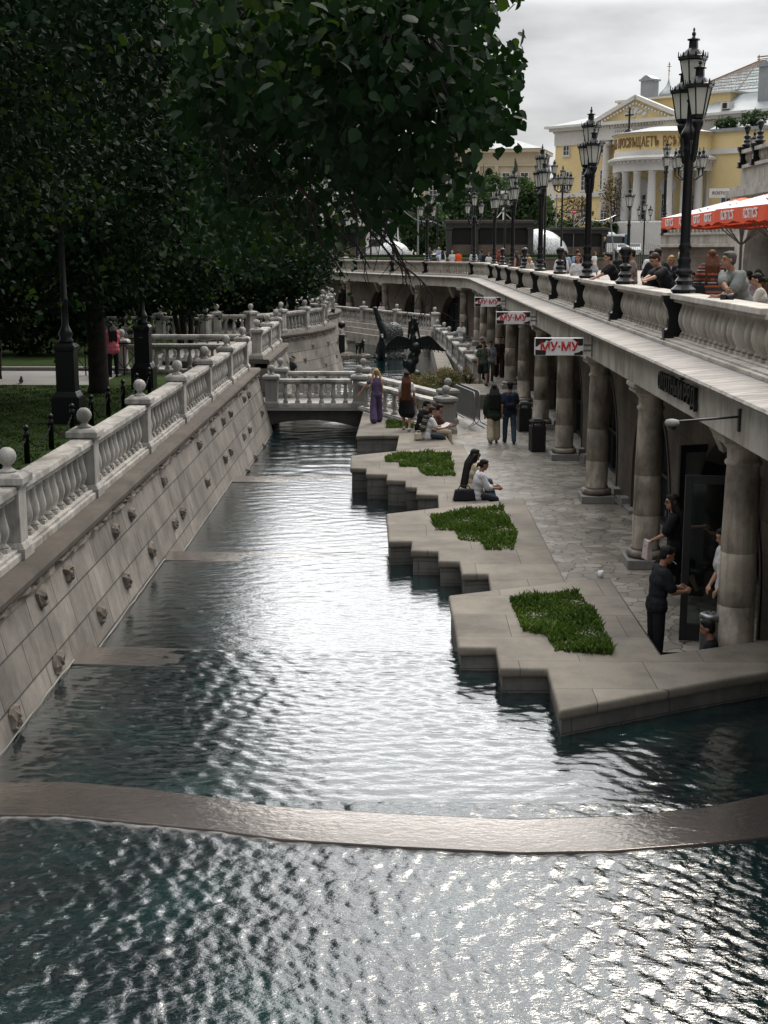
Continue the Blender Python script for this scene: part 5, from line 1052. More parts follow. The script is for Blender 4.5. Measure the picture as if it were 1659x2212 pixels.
cr_ = put('roof_cross', (fix(me := MB().box((0, 0, 1.9), (.22, .22, 3.8)).box((0, 0, 2.7), (1.5, .22, .22)).box((0, 0, .3), (1.8, .8, .6), top=(.3, .5)).mesh('roof_cross', M['iron'])), me)[1], CW, (-2.6, -6.4, 19.4))
q_('wing_wall', MB().box((16, 6, 9.6), (22, 11.5, 19.2)), M['yellow']); q_('wing_band', MB().box((16, 5.9, 16.4), (22.3, 11.8, .8)).box((16, 5.9, 3), (22.4, 11.9, 6.0)), M['plaster']); q_('wing_roof', MB().box((16, 6, 19.45), (22.6, 12.2, .5)).box((16, 6, 20.2), (20, 9, 1.2), top=(.9, .5)), M['roofmetal'])
q_('wing_left', MB().box((-5.5, 6, 9.6), (6, 11.5, 19.2)), M['yellow'])
for i, (lx, ly) in enumerate(((9.2, 1.5), (16.5, 1.5), (21, 1.5), (13, 2.2))):
    pass
for s in (11, 14.6, 18.2): window(CW, s, 8.6, 1.9, 3.9, .2, 2, 4)
put('street_plate', MB().box((0, 0, 0), (3.6, .1, .95)).mesh('street_plate', plain('blue_enamel', (.015, .03, .10), .4)), CW, (-6.0, -6.95, 3.3), R(-38)); sp_ = CW.children[-1]
t_ = put('plate_lettering', text_mesh('plate_lettering', 'МОХОВАЯ  9', .62, M['white'], .01), sp_, (0, -.07, 0)); t_.rotation_euler = (PI/2, 0, 0)
# beige building and white building further left
BB = empty('beige_building', (8, 300, 4), R(-14), 'beige stone building with grey roof behind the trees', 'building'); b_ = lambda n, mb, m: put(n, (fix(me := mb.mesh(n, m)), me)[1], BB)
b_('wall', MB().box((6, 8, 11), (30, 16, 22)), M['beige']); b_('cornice', MB().box((6, 7.8, 22.2), (31.4, 17.4, .7)).box((6, 7.9, 19.2), (30.4, 16.4, .35)).box((6, 7.9, 9.5), (30.4, 16.4, .5)), M['beige'])
mb = MB(); mb.add([(-9.8, -1, 22.6), (21.8, -1, 22.6), (21.8, 17, 22.6), (-9.8, 17, 22.6), (-2, 8, 25.8), (12, 8, 25.8)], [(0, 1, 5, 4), (1, 2, 5), (2, 3, 4, 5), (3, 0, 4)]); b_('roof', mb, M['roofmetal'])
b_('chimney', MB().box((8.5, 4, 26), (1.8, 1.8, 4)).box((8.5, 4, 28.2), (2.3, 2.3, .4)), M['plaster']); b_('chimney', MB().box((1.5, 4, 27), (3.2, 2.4, 5)).box((1.5, 4, 29.7), (3.6, 2.8, .4)), M['plaster'])
for s in (-6, -2, 2, 6, 10, 14, 18): window(BB, s, 15, 1.8, 5.4, -.05, 2, 6); b_('pilaster', MB().box((s-2, -.2, 14.5), (.8, .5, 9.5)), M['beige'])
WB = empty('white_building', (-20, 190, 4), R(-6), 'white building with arched windows behind the left granite pavilion', 'building'); w_ = lambda n, mb, m: put(n, (fix(me := mb.mesh(n, m)), me)[1], WB)
w_('wall', MB().box((8, 9, 7), (24, 18, 14)), M['plaster']); w_('cornice', MB().box((8, 8.8, 13.8), (25, 19.2, .6)).box((8, 8.9, 10.6), (24.4, 18.4, .3)), M['plaster'])
mb = MB(); mb.add([(-4.6, -.8, 14.1), (20.6, -.8, 14.1), (20.6, 19, 14.1), (-4.6, 19, 14.1), (8, -.8, 18.4), (8, 19, 18.4)], [(0, 1, 4), (2, 3, 5), (0, 4, 5, 3), (1, 2, 5, 4)]); w_('gable_roof', mb, M['plaster'])
for s in (-1, 4.5, 11.0, 16.5):
    window(WB, s, 4.2, 2.2, 6.6, -.05, 4, 6); mb = MB(); mb.smooth = True; mb.lathe([(1.1, -.2), (1.65, -.25), (1.65, .2), (1.1, .2)], 26, (0, 0, 0), Matrix.Rotation(PI/2, 4, 'X')); put('arch_trim', mb.mesh('arch_trim', M['plaster']), WB, (s, -.1, 7.5))
    put('fanlight', MB().lathe([(.01, -.1), (1.12, -.1), (1.12, .05), (.01, .05)], 24, (0, 0, 0), Matrix.Rotation(PI/2, 4, 'X')).mesh('fanlight', M['pane']), WB, (s, -.06, 7.5))
r = empty('distant_house', (52, 330, 4), R(-40), 'pale distant facade between the trees and the yellow building', 'building'); put('wall', MB().box((-12, 6, 9), (30, 12, 18)).mesh('wall', M['plaster']), r); put('roof', MB().box((-12, 6, 18.4), (31, 13, .8)).mesh('roof', M['roofmetal']), r)
# ================================================================ UPPER TERRACES ON THE RIGHT
r = empty('stair_terrace', (15.4, 73, 3.65), math.atan2(-5.5, 2.4), 'white balustraded stair terrace with a brown granite base behind the umbrellas', 'terrace', 'raised terraces on the right')
L_ = 9.0; a0 = -3.2
put('base_wall', MB().box((a0+L_/2, 1.5, .95), (L_, 3, 1.9)).mesh('base_wall', M['arcwallx']), r); me = MB().box((a0+L_/2, 1.4, 1.98), (L_+.4, 3.4, .16)).mesh('cornice', M['marble2']); fix(me, .02); put('cornice', me, r); put('band', MB().box((a0+L_/2, 1.5, 2.3), (L_, 3, .5)).mesh('band', M['marble2']), r)
me = MB().box((a0+L_/2, .15, 2.6), (L_, .5, .12)).box((a0+L_/2, .15, 3.16), (L_, .5, .12)).mesh('rail', M['marble2']); fix(me, .015); put('rail', me, r)
for i in range(26): put('baluster', FATM, r, (a0+.2+i*(L_-.4)/25, .15, 2.66))
def rot_pt(r, p): c, s = math.cos(r.rotation_euler.z), math.sin(r.rotation_euler.z); return (r.location.x+p[0]*c-p[1]*s, r.location.y+p[0]*s+p[1]*c, r.location.z+p[2])
rzA = r.rotation_euler.z+PI/2
q = rot_pt(r, (-2.9, -.02, 2.55)); edge_lamp(q, r.rotation_euler.z-PI/2, R(60), 'three-lantern lamp on the white stair terrace left of the umbrella tip', 'lamps on the raised terraces')
q = rot_pt(r, (-1.0, -.02, 2.55)); ball_post(q, r.rotation_euler.z-PI/2, 'ball-topped iron post on the stair terrace above the umbrella tip', 'iron posts on the raised terraces')
q = rot_pt(r, (4.6, -.02, 2.55)); edge_lamp(q, r.rotation_euler.z-PI/2, R(100), 'three-lantern lamp on the stair terrace behind the small white sign', 'lamps on the raised terraces')
r = empty('upper_terrace', (13, 30, 3.65), 0, 'raised stone terrace with a big arch and white balustrade at the right edge', 'terrace', 'raised terraces on the right')
def ub(n, mb, m, par=None): me = mb.mesh(n, m); fix(me); return put(n, me, par or r)
y0, y1 = -20, 24.2                                          # local y
mb = MB(); N_ = 18; cy, hw, rise, zs = 20.6, 1.9, 1.5, 1.4
pr = [(cy-hw, 0)]+[(cy-hw*math.cos(PI*i/N_), zs+rise*math.sin(PI*i/N_)) for i in range(N_+1)]+[(cy+hw, 0)]
WT = 3.75
mb.add([(0, y0, 0), (0, cy-hw, 0), (0, cy-hw, WT), (0, y0, WT)], [(0, 1, 2, 3)]); mb.add([(0, cy+hw, 0), (0, y1, 0), (0, y1, WT), (0, cy+hw, WT)], [(0, 1, 2, 3)]); mb.add([(0, y1, 0), (9, y1, 0), (9, y1, WT), (0, y1, WT)], [(0, 1, 2, 3)])
for (a, z), (b, z2) in zip(pr[1:-1], pr[2:-1]): mb.add([(0, a, z), (0, b, z2), (0, b, WT), (0, a, WT)], [(0, 1, 2, 3)])
put('wall', mb.mesh('wall', M['marble2']), r)
mb = MB()
for (a, z), (b, z2) in zip(pr, pr[1:]): mb.add([(-.06, a, z), (-.06, b, z2), (1.2, b, z2), (1.2, a, z)], [(0, 1, 2, 3)]); k = 1.14; mb.add([(-.06, a, z), (-.06, b, z2), (-.06, (b-cy)*k+cy, z2*1.06), (-.06, (a-cy)*k+cy, z*1.06)], [(0, 1, 2, 3)])
put('arch_trim', mb.mesh('arch_trim', M['marble2']), r); ub('door', MB().box((1.0, cy, 1.5), (.1, 3.8, 3.0)), plain('brown_door', (.05, .035, .028), .5))
ub('cornice', MB().box((4.4, (y0+y1)/2, WT+.12), (9.5, y1-y0+.9, .24)).box((4.4, (y0+y1)/2, WT+.32), (9.3, y1-y0+.5, .16)), M['marble2']); ub('upper_band', MB().box((4.6, (y0+y1)/2, WT+.75), (9, y1-y0, .7)), M['marble2'])
ub('rail', MB().box((.25, (y0+y1-.3)/2, WT+1.16), (.5, y1-y0-.3, .12)).box((.25, (y0+y1-.3)/2, WT+1.72), (.55, y1-y0-.3, .13)), M['marble2'])
for i in range(56): put('baluster', FATM, r, (.25, y1-.5-i*.33, WT+1.22))
for dy, lb in ((-.35, 'ball-topped iron post on the upper terrace corner, left one of the pair'), (-2.3, 'ball-topped iron post on the upper terrace, right one of the pair')): ball_post((13.2, 30+y1+dy, 3.65+WT+1.12), 0, lb, 'iron posts on the raised terraces')
s = empty('hanging_sign', (12.95, 55.0, 7.62), 0, 'small white sign with dark red letters on the upper terrace corner', 'shop sign'); put('panel', MB().box((-.42, 0, 0), (.86, .06, .36)).mesh('panel', M['white']), s)
t_ = put('lettering', text_mesh('lettering', "ROSTIC'S", .165, plain('dark_red_ink', (.18, .012, .015), .5), .004), s.children[0], (-.42, -.034, 0)); t_.rotation_euler = (PI/2, 0, 0); t_.scale = (1.0, 1, 1)
mb = MB(); mb.tube([(0, 0, .1), (.2, 0, .1), (.2, -.3, .1)], .02, 6); mb.tube([(0, 0, -.12), (.2, 0, -.12)], .015, 6); put('bracket', mb.mesh('bracket', M['ironm']), s)
# parasols
def parasol(x, y, label, rz, h=2.62, w=3.5):
    r = empty('parasol', (x, y, 3.65), rz, label, 'parasol', 'red and white parasols on the terrace'); n = 4
    hw = w/2; top = h+.50; mb = MB(); N2 = 10
    vs = []; fs = []; mi = []
    def ed(side, t): 
        c = [(-hw, -hw), (hw, -hw), (hw, hw), (-hw, hw)]; a, b = Vector(c[side]), Vector(c[(side+1) % 4]); return a+(b-a)*t
    for side in range(4):
        for j in range(N2):
            for k_ in range(6):
                q = []
                for tj, tk in ((j/N2, k_/6), ((j+1)/N2, k_/6), ((j+1)/N2, (k_+1)/6), (j/N2, (k_+1)/6)):
                    e = ed(side, tj); z = top+(h-top)*tk-.10*math.sin(PI*tk)*math.sin(PI*tj); q.append((e.x*tk, e.y*tk, z))
                mb.mi = 1 if k_ < 1 else 0; mb.add(q, [(0, 1, 2, 3)])
    cn = put('canopy', mb.mesh('canopy', [M['whitecanvas'], M['red']]), r)
    for side in range(4):
        mb = MB()
        for j in range(N2):
            a, b = ed(side, j/N2), ed(side, (j+1)/N2); d0, d1 = .03*math.sin(j*1.9+side), .03*math.sin((j+1)*1.9+side); k1 = 1.015
            mb.add([(a.x, a.y, h), (b.x, b.y, h), (b.x*k1, b.y*k1, h-.30-d1), (a.x*k1, a.y*k1, h-.30-d0)], [(0, 1, 2, 3)])
        v = put('valance', mb.mesh('valance', M['red']), cn); e = ed(side, .5); nrm = e.normalized()
        for tt in (.27, .73):
            e = ed(side, tt); tm = put('lettering', text_mesh('lettering', "ROSTIC'S", .27, M['white'], .004), cn, (e.x*1.0+nrm.x*.022, e.y+nrm.y*.022, h-.155)); tm.rotation_euler = (PI/2, 0, math.atan2(nrm.y, nrm.x)+PI/2); tm.scale = (.85, 1, 1)
    mb = MB(); mb.tube([(0, 0, 0), (0, 0, top)], .04, 8); put('pole', mb.mesh('pole', M['steel']), r)
    mb = MB()
    for i in range(8): a = PI/4*i+PI/8; mb.tube([(0, 0, h-.75), (1.15*math.cos(a), 1.15*math.sin(a), h+.2)], .016, 5)
    put('struts', mb.mesh('struts', plain('grey_strut', (.22, .19, .18), .5)), r); put('foot', MB().box((0, 0, .06), (.8, .8, .12)).mesh('foot', M['planter']), r)
parasol(8.95, 36.6, 'red and white parasol farthest back beside the tallest lamp', R(2)); parasol(8.78, 32.5, 'middle red and white parasol with the lettered valance', R(-3)); parasol(8.62, 28.5, 'red and white parasol cut by the right edge of the photo', R(3))
# cafe furniture and hedge
r = empty('hedge', (9.8, 36, 3.65), 0, 'clipped green hedge trough behind the cafe tables', 'hedge'); put('trough', MB().box((0, 0, .25), (.6, 9, .5)).mesh('trough', M['planter']), r); HEDGE_AT = (9.8, 36)
# vehicles
def wheel(par, x, y, z, rr_, rz=0):
    mb = MB(); mb.smooth = True; mb.lathe([(rr_*.5, -.13), (rr_*.92, -.14), (rr_, -.08), (rr_, .08), (rr_*.92, .14), (rr_*.5, .13)], 18, (0, 0, 0), Matrix.Rotation(PI/2, 4, 'X')); w = put('wheel', mb.mesh('wheel', M['rubber']), par, (x, y, z)); put('rim', MB().lathe([(.01, -.1), (rr_*.55, -.1), (rr_*.55, .1), (.01, .1)], 14, (0, 0, 0), Matrix.Rotation(PI/2, 4, 'X')).mesh('rim', M['steel']), w)
PAINT = plain('white_paintwork', (.62, .63, .63), .25, 0, .95, 2, .5)
r = empty('coach', PY(1292, 540, 200)-Vector((0, 0, .68)), R(-158+180-14), 'white coach with a big dark windscreen parked on the square', 'coach')
mb = MB(); mb.box((-1.2, 0, 1.0), (9.6, 2.5, 1.3)).box((-1.2, 0, 2.75), (9.6, 2.45, .35)).box((-1.4, 0, 3.05), (7.5, 2.1, .35), top=(.9, .8)).box((3.7, 0, .9), (.5, 2.5, 1.1)); me = mb.mesh('body', PAINT); fix(me, .06); put('body', me, r)
put('side_window', MB().box((-1.3, 0, 2.1), (9.0, 2.47, 1.1)).mesh('side_window', M['pane']), r); put('windscreen', MB().box((3.72, 0, 2.15), (.34, 2.4, 1.5)).mesh('windscreen', plain('blue_glass', (.05, .11, .14), .1)), r)
put('mirror', MB().box((4.0, -1.5, 2.5), (.15, .25, .6)).box((4.0, 1.5, 2.5), (.15, .25, .6)).box((3.9, 0, 2.95), (.12, 3.1, .1)).mesh('mirror', PAINT), r)
for y in (-1, 1): put('headlight', MB().box((3.97, y*.95, .75), (.06, .35, .22)).mesh('headlight', M['glassy']), r); [wheel(r, x, y*1.15, .5, .5) for x in (2.4, -3.6)]
def car(u, v, Y, rz, col, label, van=False):
    q = PY(u, v, Y); r = empty('parked_van' if van else 'parked_car', (q.x, Y, 4.72), rz, label, 'van' if van else 'car', 'vehicles on the far side of the square'); h = 1.9 if van else 1.45; pm = plain('car_paint', col, .25)
    sec = [(-2.1, .3), (2.1, .3), (2.15, .75), (1.3, .95), (.7, h), (-1.9 if van else -1.2, h), (-2.1, .95)]; mb = MB(); k = len(sec)
    mb.add([(x, -.85, z) for x, z in sec]+[(x, .85, z) for x, z in sec], [tuple(range(k)), tuple(range(k, 2*k))[::-1]]+[(i, k+i, k+(i+1) % k, (i+1) % k) for i in range(k)]); me = mb.mesh('body', pm); fix(me, .06); put('body', me, r)
    put('side_window', MB().box((-.4, 0, (h+.98)/2), (1.9, 1.73, h-1.1)).mesh('side_window', M['pane']), r); put('windscreen', MB().box((1.02, 0, (h+.95)/2), (.06, 1.5, (h-.95)*1.05), 0, 0, -.85+.2).mesh('windscreen', M['pane']), r)
    for x in (-1.35, 1.35):
        for y in (-.8, .8): wheel(r, x, y, .32, .32)
    for y in (-.6, .6): put('headlight', MB().box((2.12, y, .68), (.08, .3, .14)).mesh('headlight', M['glassy']), r)
car(1262, 540, 170, R(-150), (.6, .6, .6), 'white van with a sloping bonnet in front of the coach', True); car(1369, 540, 170, R(-100), (.45, .46, .47), 'silver car right of the coach near the rotunda'); car(1345, 540, 190, R(-95), (.6, .6, .6), 'white car just right of the coach'); car(808, 530, 150, R(180), (.6, .6, .6), 'white van beside the glassy dome fountain', True)
# poles, wires, road sign
def pole(u, Y, vt, label, lean=0, m='steel', rr_=.09, z0=3.65):
    q = PY(u, 540, Y); h = CZ+(540-vt)*Y/2900-z0; r = empty('utility_pole', (q.x, Y, z0), 0, label, 'pole', 'grey poles on the square'); mb = MB(); mb.tube([(0, 0, 0), (lean, 0, h)], [rr_, rr_*.7], 8); put('pole', mb.mesh('pole', M[m]), r); return r
pole(903, 130, 410, 'grey pole rising left of the trees on the square'); r = pole(1086, 145, 452, 'white floodlight pole behind the wide granite pavilion', 0, 'white', .1)
mb = MB(); mb.box((.5, 0, 8.9-1.2+.0), (1.6, .3, .3)); put('lamp_head', mb.mesh('lamp_head', M['white']), r)
pole(1332, 90, 440, 'thin leaning pole in front of the coach', -.6, 'steel', .05); pole(863, 135, 446, 'thin white pole beside the dome fountain', -.3, 'white', .06); pole(1200, 160, 425, 'grey pole left of the yellow building', 0)
def cable(pts, label):
    mb = MB(); out_ = []
    for (u0, v0, Y0), (u1, v1, Y1) in zip(pts, pts[1:]):
        a, b = PY(u0, v0, Y0), PY(u1, v1, Y1)
        for i in range(9): t = i/8; q = a+(b-a)*t; q.z -= math.sin(PI*t)*.9*(abs(u1-u0)/120); out_.append(q)
    mb.tube(out_, .05, 5); tag(mb.build('cable', M['steel']), label, 'cable', 'slack cables over the square')
cable([(863, 446, 135), (935, 478, 140), (1060, 478, 142), (1086, 455, 145), (1175, 505, 150)], 'slack pale cable strung over the wide granite pavilion'); cable([(1200, 500, 160), (1262, 470, 160), (1330, 465, 165)], 'slack pale cable left of the rotunda')
q = PY(1238, 458, 150); r = empty('road_sign', (q.x, 149, 3.65), 0, 'round red no-entry sign before the yellow building', 'road sign'); mb = MB(); mb.tube([(0, 0, 0), (0, 0, q.z-3.65)], .05, 6); put('post', mb.mesh('post', M['steel']), r); d_ = put('disc', MB().lathe([(.01, -.03), (.24, -.03), (.24, .03), (.01, .03)], 24, (0, 0, 0), Matrix.Rotation(PI/2, 4, 'X')).mesh('disc', M['redink']), r, (0, -.08, q.z-3.65)); put('bar', MB().box((0, -.04, 0), (.34, .03, .08)).mesh('bar', M['white']), d_)
r = empty('mesh_fence', (17.5, 118, 3.65), 0, 'grey wire mesh fence panel left of the coach', 'fence'); mb = MB()
for i in range(24): mb.box((i*.18, 0, 1.1), (.03, .03, 2.2))
for j in range(7): mb.box((2.05, 0, .2+j*.34), (4.2, .02, .02))
put('panel', mb.mesh('panel', M['steel']), r)
r = empty('iron_fence', (-9.6, 41.6, 1.57), 0, 'low black iron fence with crosses beside the tree trunk', 'fence'); mb = MB()
for i in range(4):
    x = -.9+i*.6; mb.box((x, 0, .5), (.035, .035, 1.0)); mb.box((x+.3, 0, .62), (.025, .02, .95), 0, 0, .62); mb.box((x+.3, 0, .62), (.025, .02, .95), 0, 0, -.62)
mb.box((.3, 0, 1.0), (2.5, .05, .05)).box((.3, 0, .18), (2.5, .04, .04)); put('panel', mb.mesh('panel', M['iron']), r)
# a pigeon on the lawn
q = P(46, 829, 1.57); r = empty('pigeon', (q.x, q.y, 1.57), R(200), 'grey pigeon sitting on the lawn near the path', 'bird'); mb = MB(); mb.ball((0, 0, .09), (.07, .14, .075), 10, 8); mb.cap((0, .08, .12), (0, .12, .2), .045, .032); mb.ball((0, .135, .215), (.03, .035, .03), 8, 6); mb.cap((0, -.1, .09), (0, -.22, .06), .04, .02); mb.cap((0, .16, .212), (0, .185, .205), .01, .004, 6); remesh(put('body', mb.mesh('body', plain('pigeon_grey', (.06, .063, .07), .6)), r), .008)
# ================================================================ TREES
LSH = {'d': ([(0, 0, 0), (.5, .42, .06), (1, 0, -.08), (.5, -.42, .06)], [(0, 1, 2), (0, 2, 3)]),
       'h': ([(0, 0, 0), (.12, .36, .03), (.42, .46, .05), (.78, .25, .02), (1.08, 0, -.1), (.78, -.25, .02), (.42, -.46, .05), (.12, -.36, .03), (.5, 0, -.03)], [(8, 0, 1), (8, 1, 2), (8, 2, 3), (8, 3, 4), (8, 4, 5), (8, 5, 6), (8, 6, 7), (8, 7, 0)])}
def leaves(name, C, size, mats, seed, shape='d', droop=.6, frac=.12):
    rs = np.random.RandomState(seed); n = len(C); sv, sf = LSH[shape]; sv = np.array(sv); sf = np.array(sf)
    ax = rs.normal(size=(n, 3)); ax[:, 2] = ax[:, 2]*.55-droop; ax /= np.linalg.norm(ax, axis=1)[:, None]
    nr = rs.normal(size=(n, 3)); nr[:, 2] += .5; b = np.cross(nr, ax); b /= np.linalg.norm(b, axis=1)[:, None]+1e-9; c = np.cross(ax, b)
    s = size*rs.uniform(.65, 1.3, n)
    V = C[:, None, :]+s[:, None, None]*(sv[None, :, 0:1]*ax[:, None, :]+sv[None, :, 1:2]*b[:, None, :]+sv[None, :, 2:3]*c[:, None, :])
    k = len(sv); F = (np.arange(n)*k)[:, None, None]+sf[None]; F = F.reshape(-1, 3); V = V.reshape(-1, 3)
    me = bpy.data.meshes.new(name); me.vertices.add(len(V)); me.vertices.foreach_set('co', V.astype(np.float32).ravel())
    me.loops.add(F.size); me.loops.foreach_set('vertex_index', F.ravel().astype(np.int32)); me.polygons.add(len(F)); me.polygons.foreach_set('loop_start', np.arange(0, F.size, 3))
    for m in mats: me.materials.append(m)
    if len(mats) > 1: me.polygons.foreach_set('material_index', np.repeat(((rs.rand(n) < frac*4)*((np.sin(C[:, 0]*1.9/size**.3+seed)+np.sin(C[:, 1]*1.7/size**.3+2*seed)+np.sin(C[:, 2]*2.3/size**.3)) > 1.15)).astype(np.int32), len(sf)))
    me.update(); return me
def crown_pts(c, r, n, seed, nc=70, cl=.9, shell=.55, cut=None):
    rs = np.random.RandomState(seed); d = rs.normal(size=(nc, 3)); d /= np.linalg.norm(d, axis=1)[:, None]; rad = shell+(1-shell)*rs.rand(nc)**.6
    cc = d*rad[:, None]*np.array(r)*.88
    pick = rs.randint(0, nc, n); off_ = rs.normal(size=(n, 3))*cl*np.array([1, 1, .7]); p = cc[pick]+off_*rs.uniform(.5, 1, (n, 1)); return p+np.array(c)
def tree(label, base, h0, crown, n, size, mats, seed, tr=.25, limbs=7, group='trees', nc=70, cl=.9, name='tree', shell=.5, droop=.6, shape='d', stems=1, frac=.12):
    (cx, cy, cz), rad = crown; b = Vector(base); r = empty(name, b, 0, label, 'tree', group); rr = random.Random(seed)
    mb = MB(); mb.smooth = True
    for s in range(stems):
        off_ = Vector((rr.uniform(-.5, .5), rr.uniform(-.5, .5), 0)) if stems > 1 else Vector((0, 0, 0)); top = Vector((cx, cy, cz))-b+Vector((rr.uniform(-.4, .4), rr.uniform(-.4, .4), rad[2]*.5))*(1 if stems == 1 else .8)
        fork = Vector((0, 0, h0)) if stems == 1 else off_*1.6+Vector((0, 0, h0)); pts = [off_, off_*.9+Vector((.02, 0, .25)), fork*.6+off_*.4, fork, (fork+top)/2+Vector((rr.uniform(-.3, .3), 0, 0)), top]
        mb.tube(pts, [tr*1.3, tr*1.04, tr*.95, tr*.85, tr*.5, tr*.12], 10)
        for i in range(limbs):
            a = 2*PI*i/limbs+rr.uniform(-.4, .4); st = fork+(top-fork)*rr.uniform(0, .5); e = Vector((cx-b.x+rad[0]*.75*math.cos(a), cy-b.y+rad[1]*.75*math.sin(a), cz-b.z+rad[2]*rr.uniform(-.45, .55))); m_ = (st+e)/2+Vector((0, 0, rr.uniform(.1, .8)))
            mb.tube([st, st*.6+m_*.4, m_, e], [tr*.42, tr*.34, tr*.24, tr*.06], 7)
            for j in range(3): e2 = m_+(e-m_)*rr.random()+Vector((rr.uniform(-1, 1), rr.uniform(-1, 1), rr.uniform(-.9, .6)))*min(rad)*.35; mb.tube([m_, (m_+e2)/2+Vector((0, 0, .1)), e2], [tr*.16, tr*.1, tr*.03], 5)
    put('trunk', mb.mesh('trunk', M['bark']), r)
    C = crown_pts((cx-b.x, cy-b.y, cz-b.z), rad, n, seed, nc, cl, shell)
    put('crown', leaves('crown', C, size, mats, seed+1, shape, droop, frac), r); return r
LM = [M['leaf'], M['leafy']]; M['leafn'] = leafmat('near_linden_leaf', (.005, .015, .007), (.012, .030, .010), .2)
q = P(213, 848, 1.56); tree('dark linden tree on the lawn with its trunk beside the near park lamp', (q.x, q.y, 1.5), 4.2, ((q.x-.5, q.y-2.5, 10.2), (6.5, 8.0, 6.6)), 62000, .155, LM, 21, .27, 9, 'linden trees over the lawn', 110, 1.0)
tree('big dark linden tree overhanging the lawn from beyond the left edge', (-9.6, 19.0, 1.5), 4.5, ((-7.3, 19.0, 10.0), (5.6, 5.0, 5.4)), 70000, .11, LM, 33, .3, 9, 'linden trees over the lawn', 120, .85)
q = P(18, 800, 1.6); tree('small leafy tree at the left edge above the lawn path', (-12.4, 40.2, 1.5), 2.0, ((-11.9, 36.5, 5.6), (3.3, 3.2, 3.0)), 13000, .16, LM, 5, .09, 6, 'small park trees', 45, .6, stems=3, frac=.25)
tree('multi-stemmed small tree behind the parallel park balustrades', (-8.6, 53.5, 1.6), 2.2, ((-9.3, 53.5, 6.2), (3.6, 3.4, 3.4)), 17000, .17, LM, 8, .10, 6, 'small park trees', 60, .75, stems=4, frac=.22)
tree('dark round tree standing on the round bastion', (-6.9, 68.5, 1.7), 2.4, ((-7.9, 67, 5.0), (4.2, 5, 3.0)), 14000, .24, LM, 14, .2, 8, 'small park trees', 80, .9)
tree('dark tree in front of the far terrace at the bastion', (-6.6, 84, 1.7), 2.0, ((-7.2, 84, 5.0), (2.6, 3.0, 3.2)), 9000, .2, LM, 15, .14, 7, 'small park trees', 50, .7)
for i, (x, y, h, rx, lb) in enumerate(((-16, 62, 11, 8.5, 'tall dense tree deep in the park behind the small trees'), (-27, 70, 12, 9, 'tall dense tree farthest left in the park'), (-19, 92, 13, 10, 'tall dense park tree beyond the round bastions'), (-15, 42, 11, 6, 'dense park tree behind the lawn path'), (-14.5, 27, 10, 5.5, 'dense park tree above the near lawn at the left edge'))):
    tree(lb, (x, y, 1.5), 4, ((x, y, h), (rx, rx*.9, 9 if i < 3 else 7)), 26000, .42 if i < 3 else .24, LM, 40+i, .35, 8, 'tall park trees', 110, 1.3 if i < 3 else 1.0)
for i, (u, Y, vt, vb, hw, lb) in enumerate(((1012, 175, 392, 530, 50, 'green tree behind the corner lamp'), (1065, 182, 380, 530, 52, 'green tree behind the middle of the wide granite pavilion'), (1128, 176, 385, 520, 46, 'bright green tree left of the yellow building'), (905, 165, 430, 545, 48, 'dark green tree behind the grey pole'), (955, 190, 430, 540, 50, 'dark tree in front of the beige building'), (1160, 215, 430, 520, 40, 'dark tree between the beige and the yellow building'))):
    q = PY(u, 540, Y); zt, zb = CZ+(540-vt)*Y/2900, CZ+(540-vb)*Y/2900; w = hw*Y/2900
    tree(lb, (q.x, Y, 4.7), 2.5, ((q.x, Y, (zt+zb)/2), (w*1.1, w, (zt-zb)/2)), 7000, .42, [M['leaf2'], M['leafy']], 60+i, .22, 7, 'trees beyond the square', 70, .75, frac=.08)
BR = leafmat('russet_leaf', (.09, .06, .035), (.13, .09, .05), .2)
for i, (u, Y, vt, vb, hw, lb) in enumerate(((1322, 215, 370, 500, 26, 'thin half-bare russet tree before the yellow building'), (1240, 225, 420, 500, 34, 'thin russet tree low before the left wing of the yellow building'))):
    q = PY(u, 540, Y); zt, zb = CZ+(540-vt)*Y/2900, CZ+(540-vb)*Y/2900; w = hw*Y/2900
    tree(lb, (q.x, Y, 4.7), 3.0, ((q.x, Y, (zt+zb)/2), (w, w, (zt-zb)/2)), 900, .3, [BR], 70+i, .16, 10, 'half-bare trees by the yellow building', 60, .7)
def shrub(label, c, r, n, size, mats, seed, group='shrubs on the square'):
    o = empty('shrub', c, 0, label, 'shrub', group); mb = MB(); rr = random.Random(seed)
    for i in range(9): a = rr.uniform(0, 6.28); mb.tube([(0, 0, 0), (r[0]*.4*math.cos(a), r[1]*.4*math.sin(a), r[2]*.7), (r[0]*.7*math.cos(a), r[1]*.7*math.sin(a), r[2]*1.2)], [.03, .02, .006], 5)
    put('stems', mb.mesh('stems', M['bark']), o); put('foliage', leaves('foliage', crown_pts((0, 0, r[2]), r, n, seed, 30, min(r)*.3, .35), size, mats, seed, 'd', .1), o)
for i, (u, Y, v, hw, lb) in enumerate(((1215, 205, 470, 38, 'dark bushes below the left wing of the yellow building'), (1290, 212, 478, 34, 'dark rounded bushes left of the rotunda plinth'), (1320, 214, 470, 20, 'dark bush touching the rotunda plinth'), (1258, 172, 500, 16, 'small bush behind the mesh fence'))):
    q = PY(u, v, Y); zt = q.z; w = hw*Y/2900; hh = (zt-4.7)/2; shrub(lb, (q.x, Y, 4.7), (w, w*.8, hh), 3500, .36, [M['leaf2'], M['leaf']], 80+i)
cy_, sy_ = math.cos(fa), math.sin(fa)
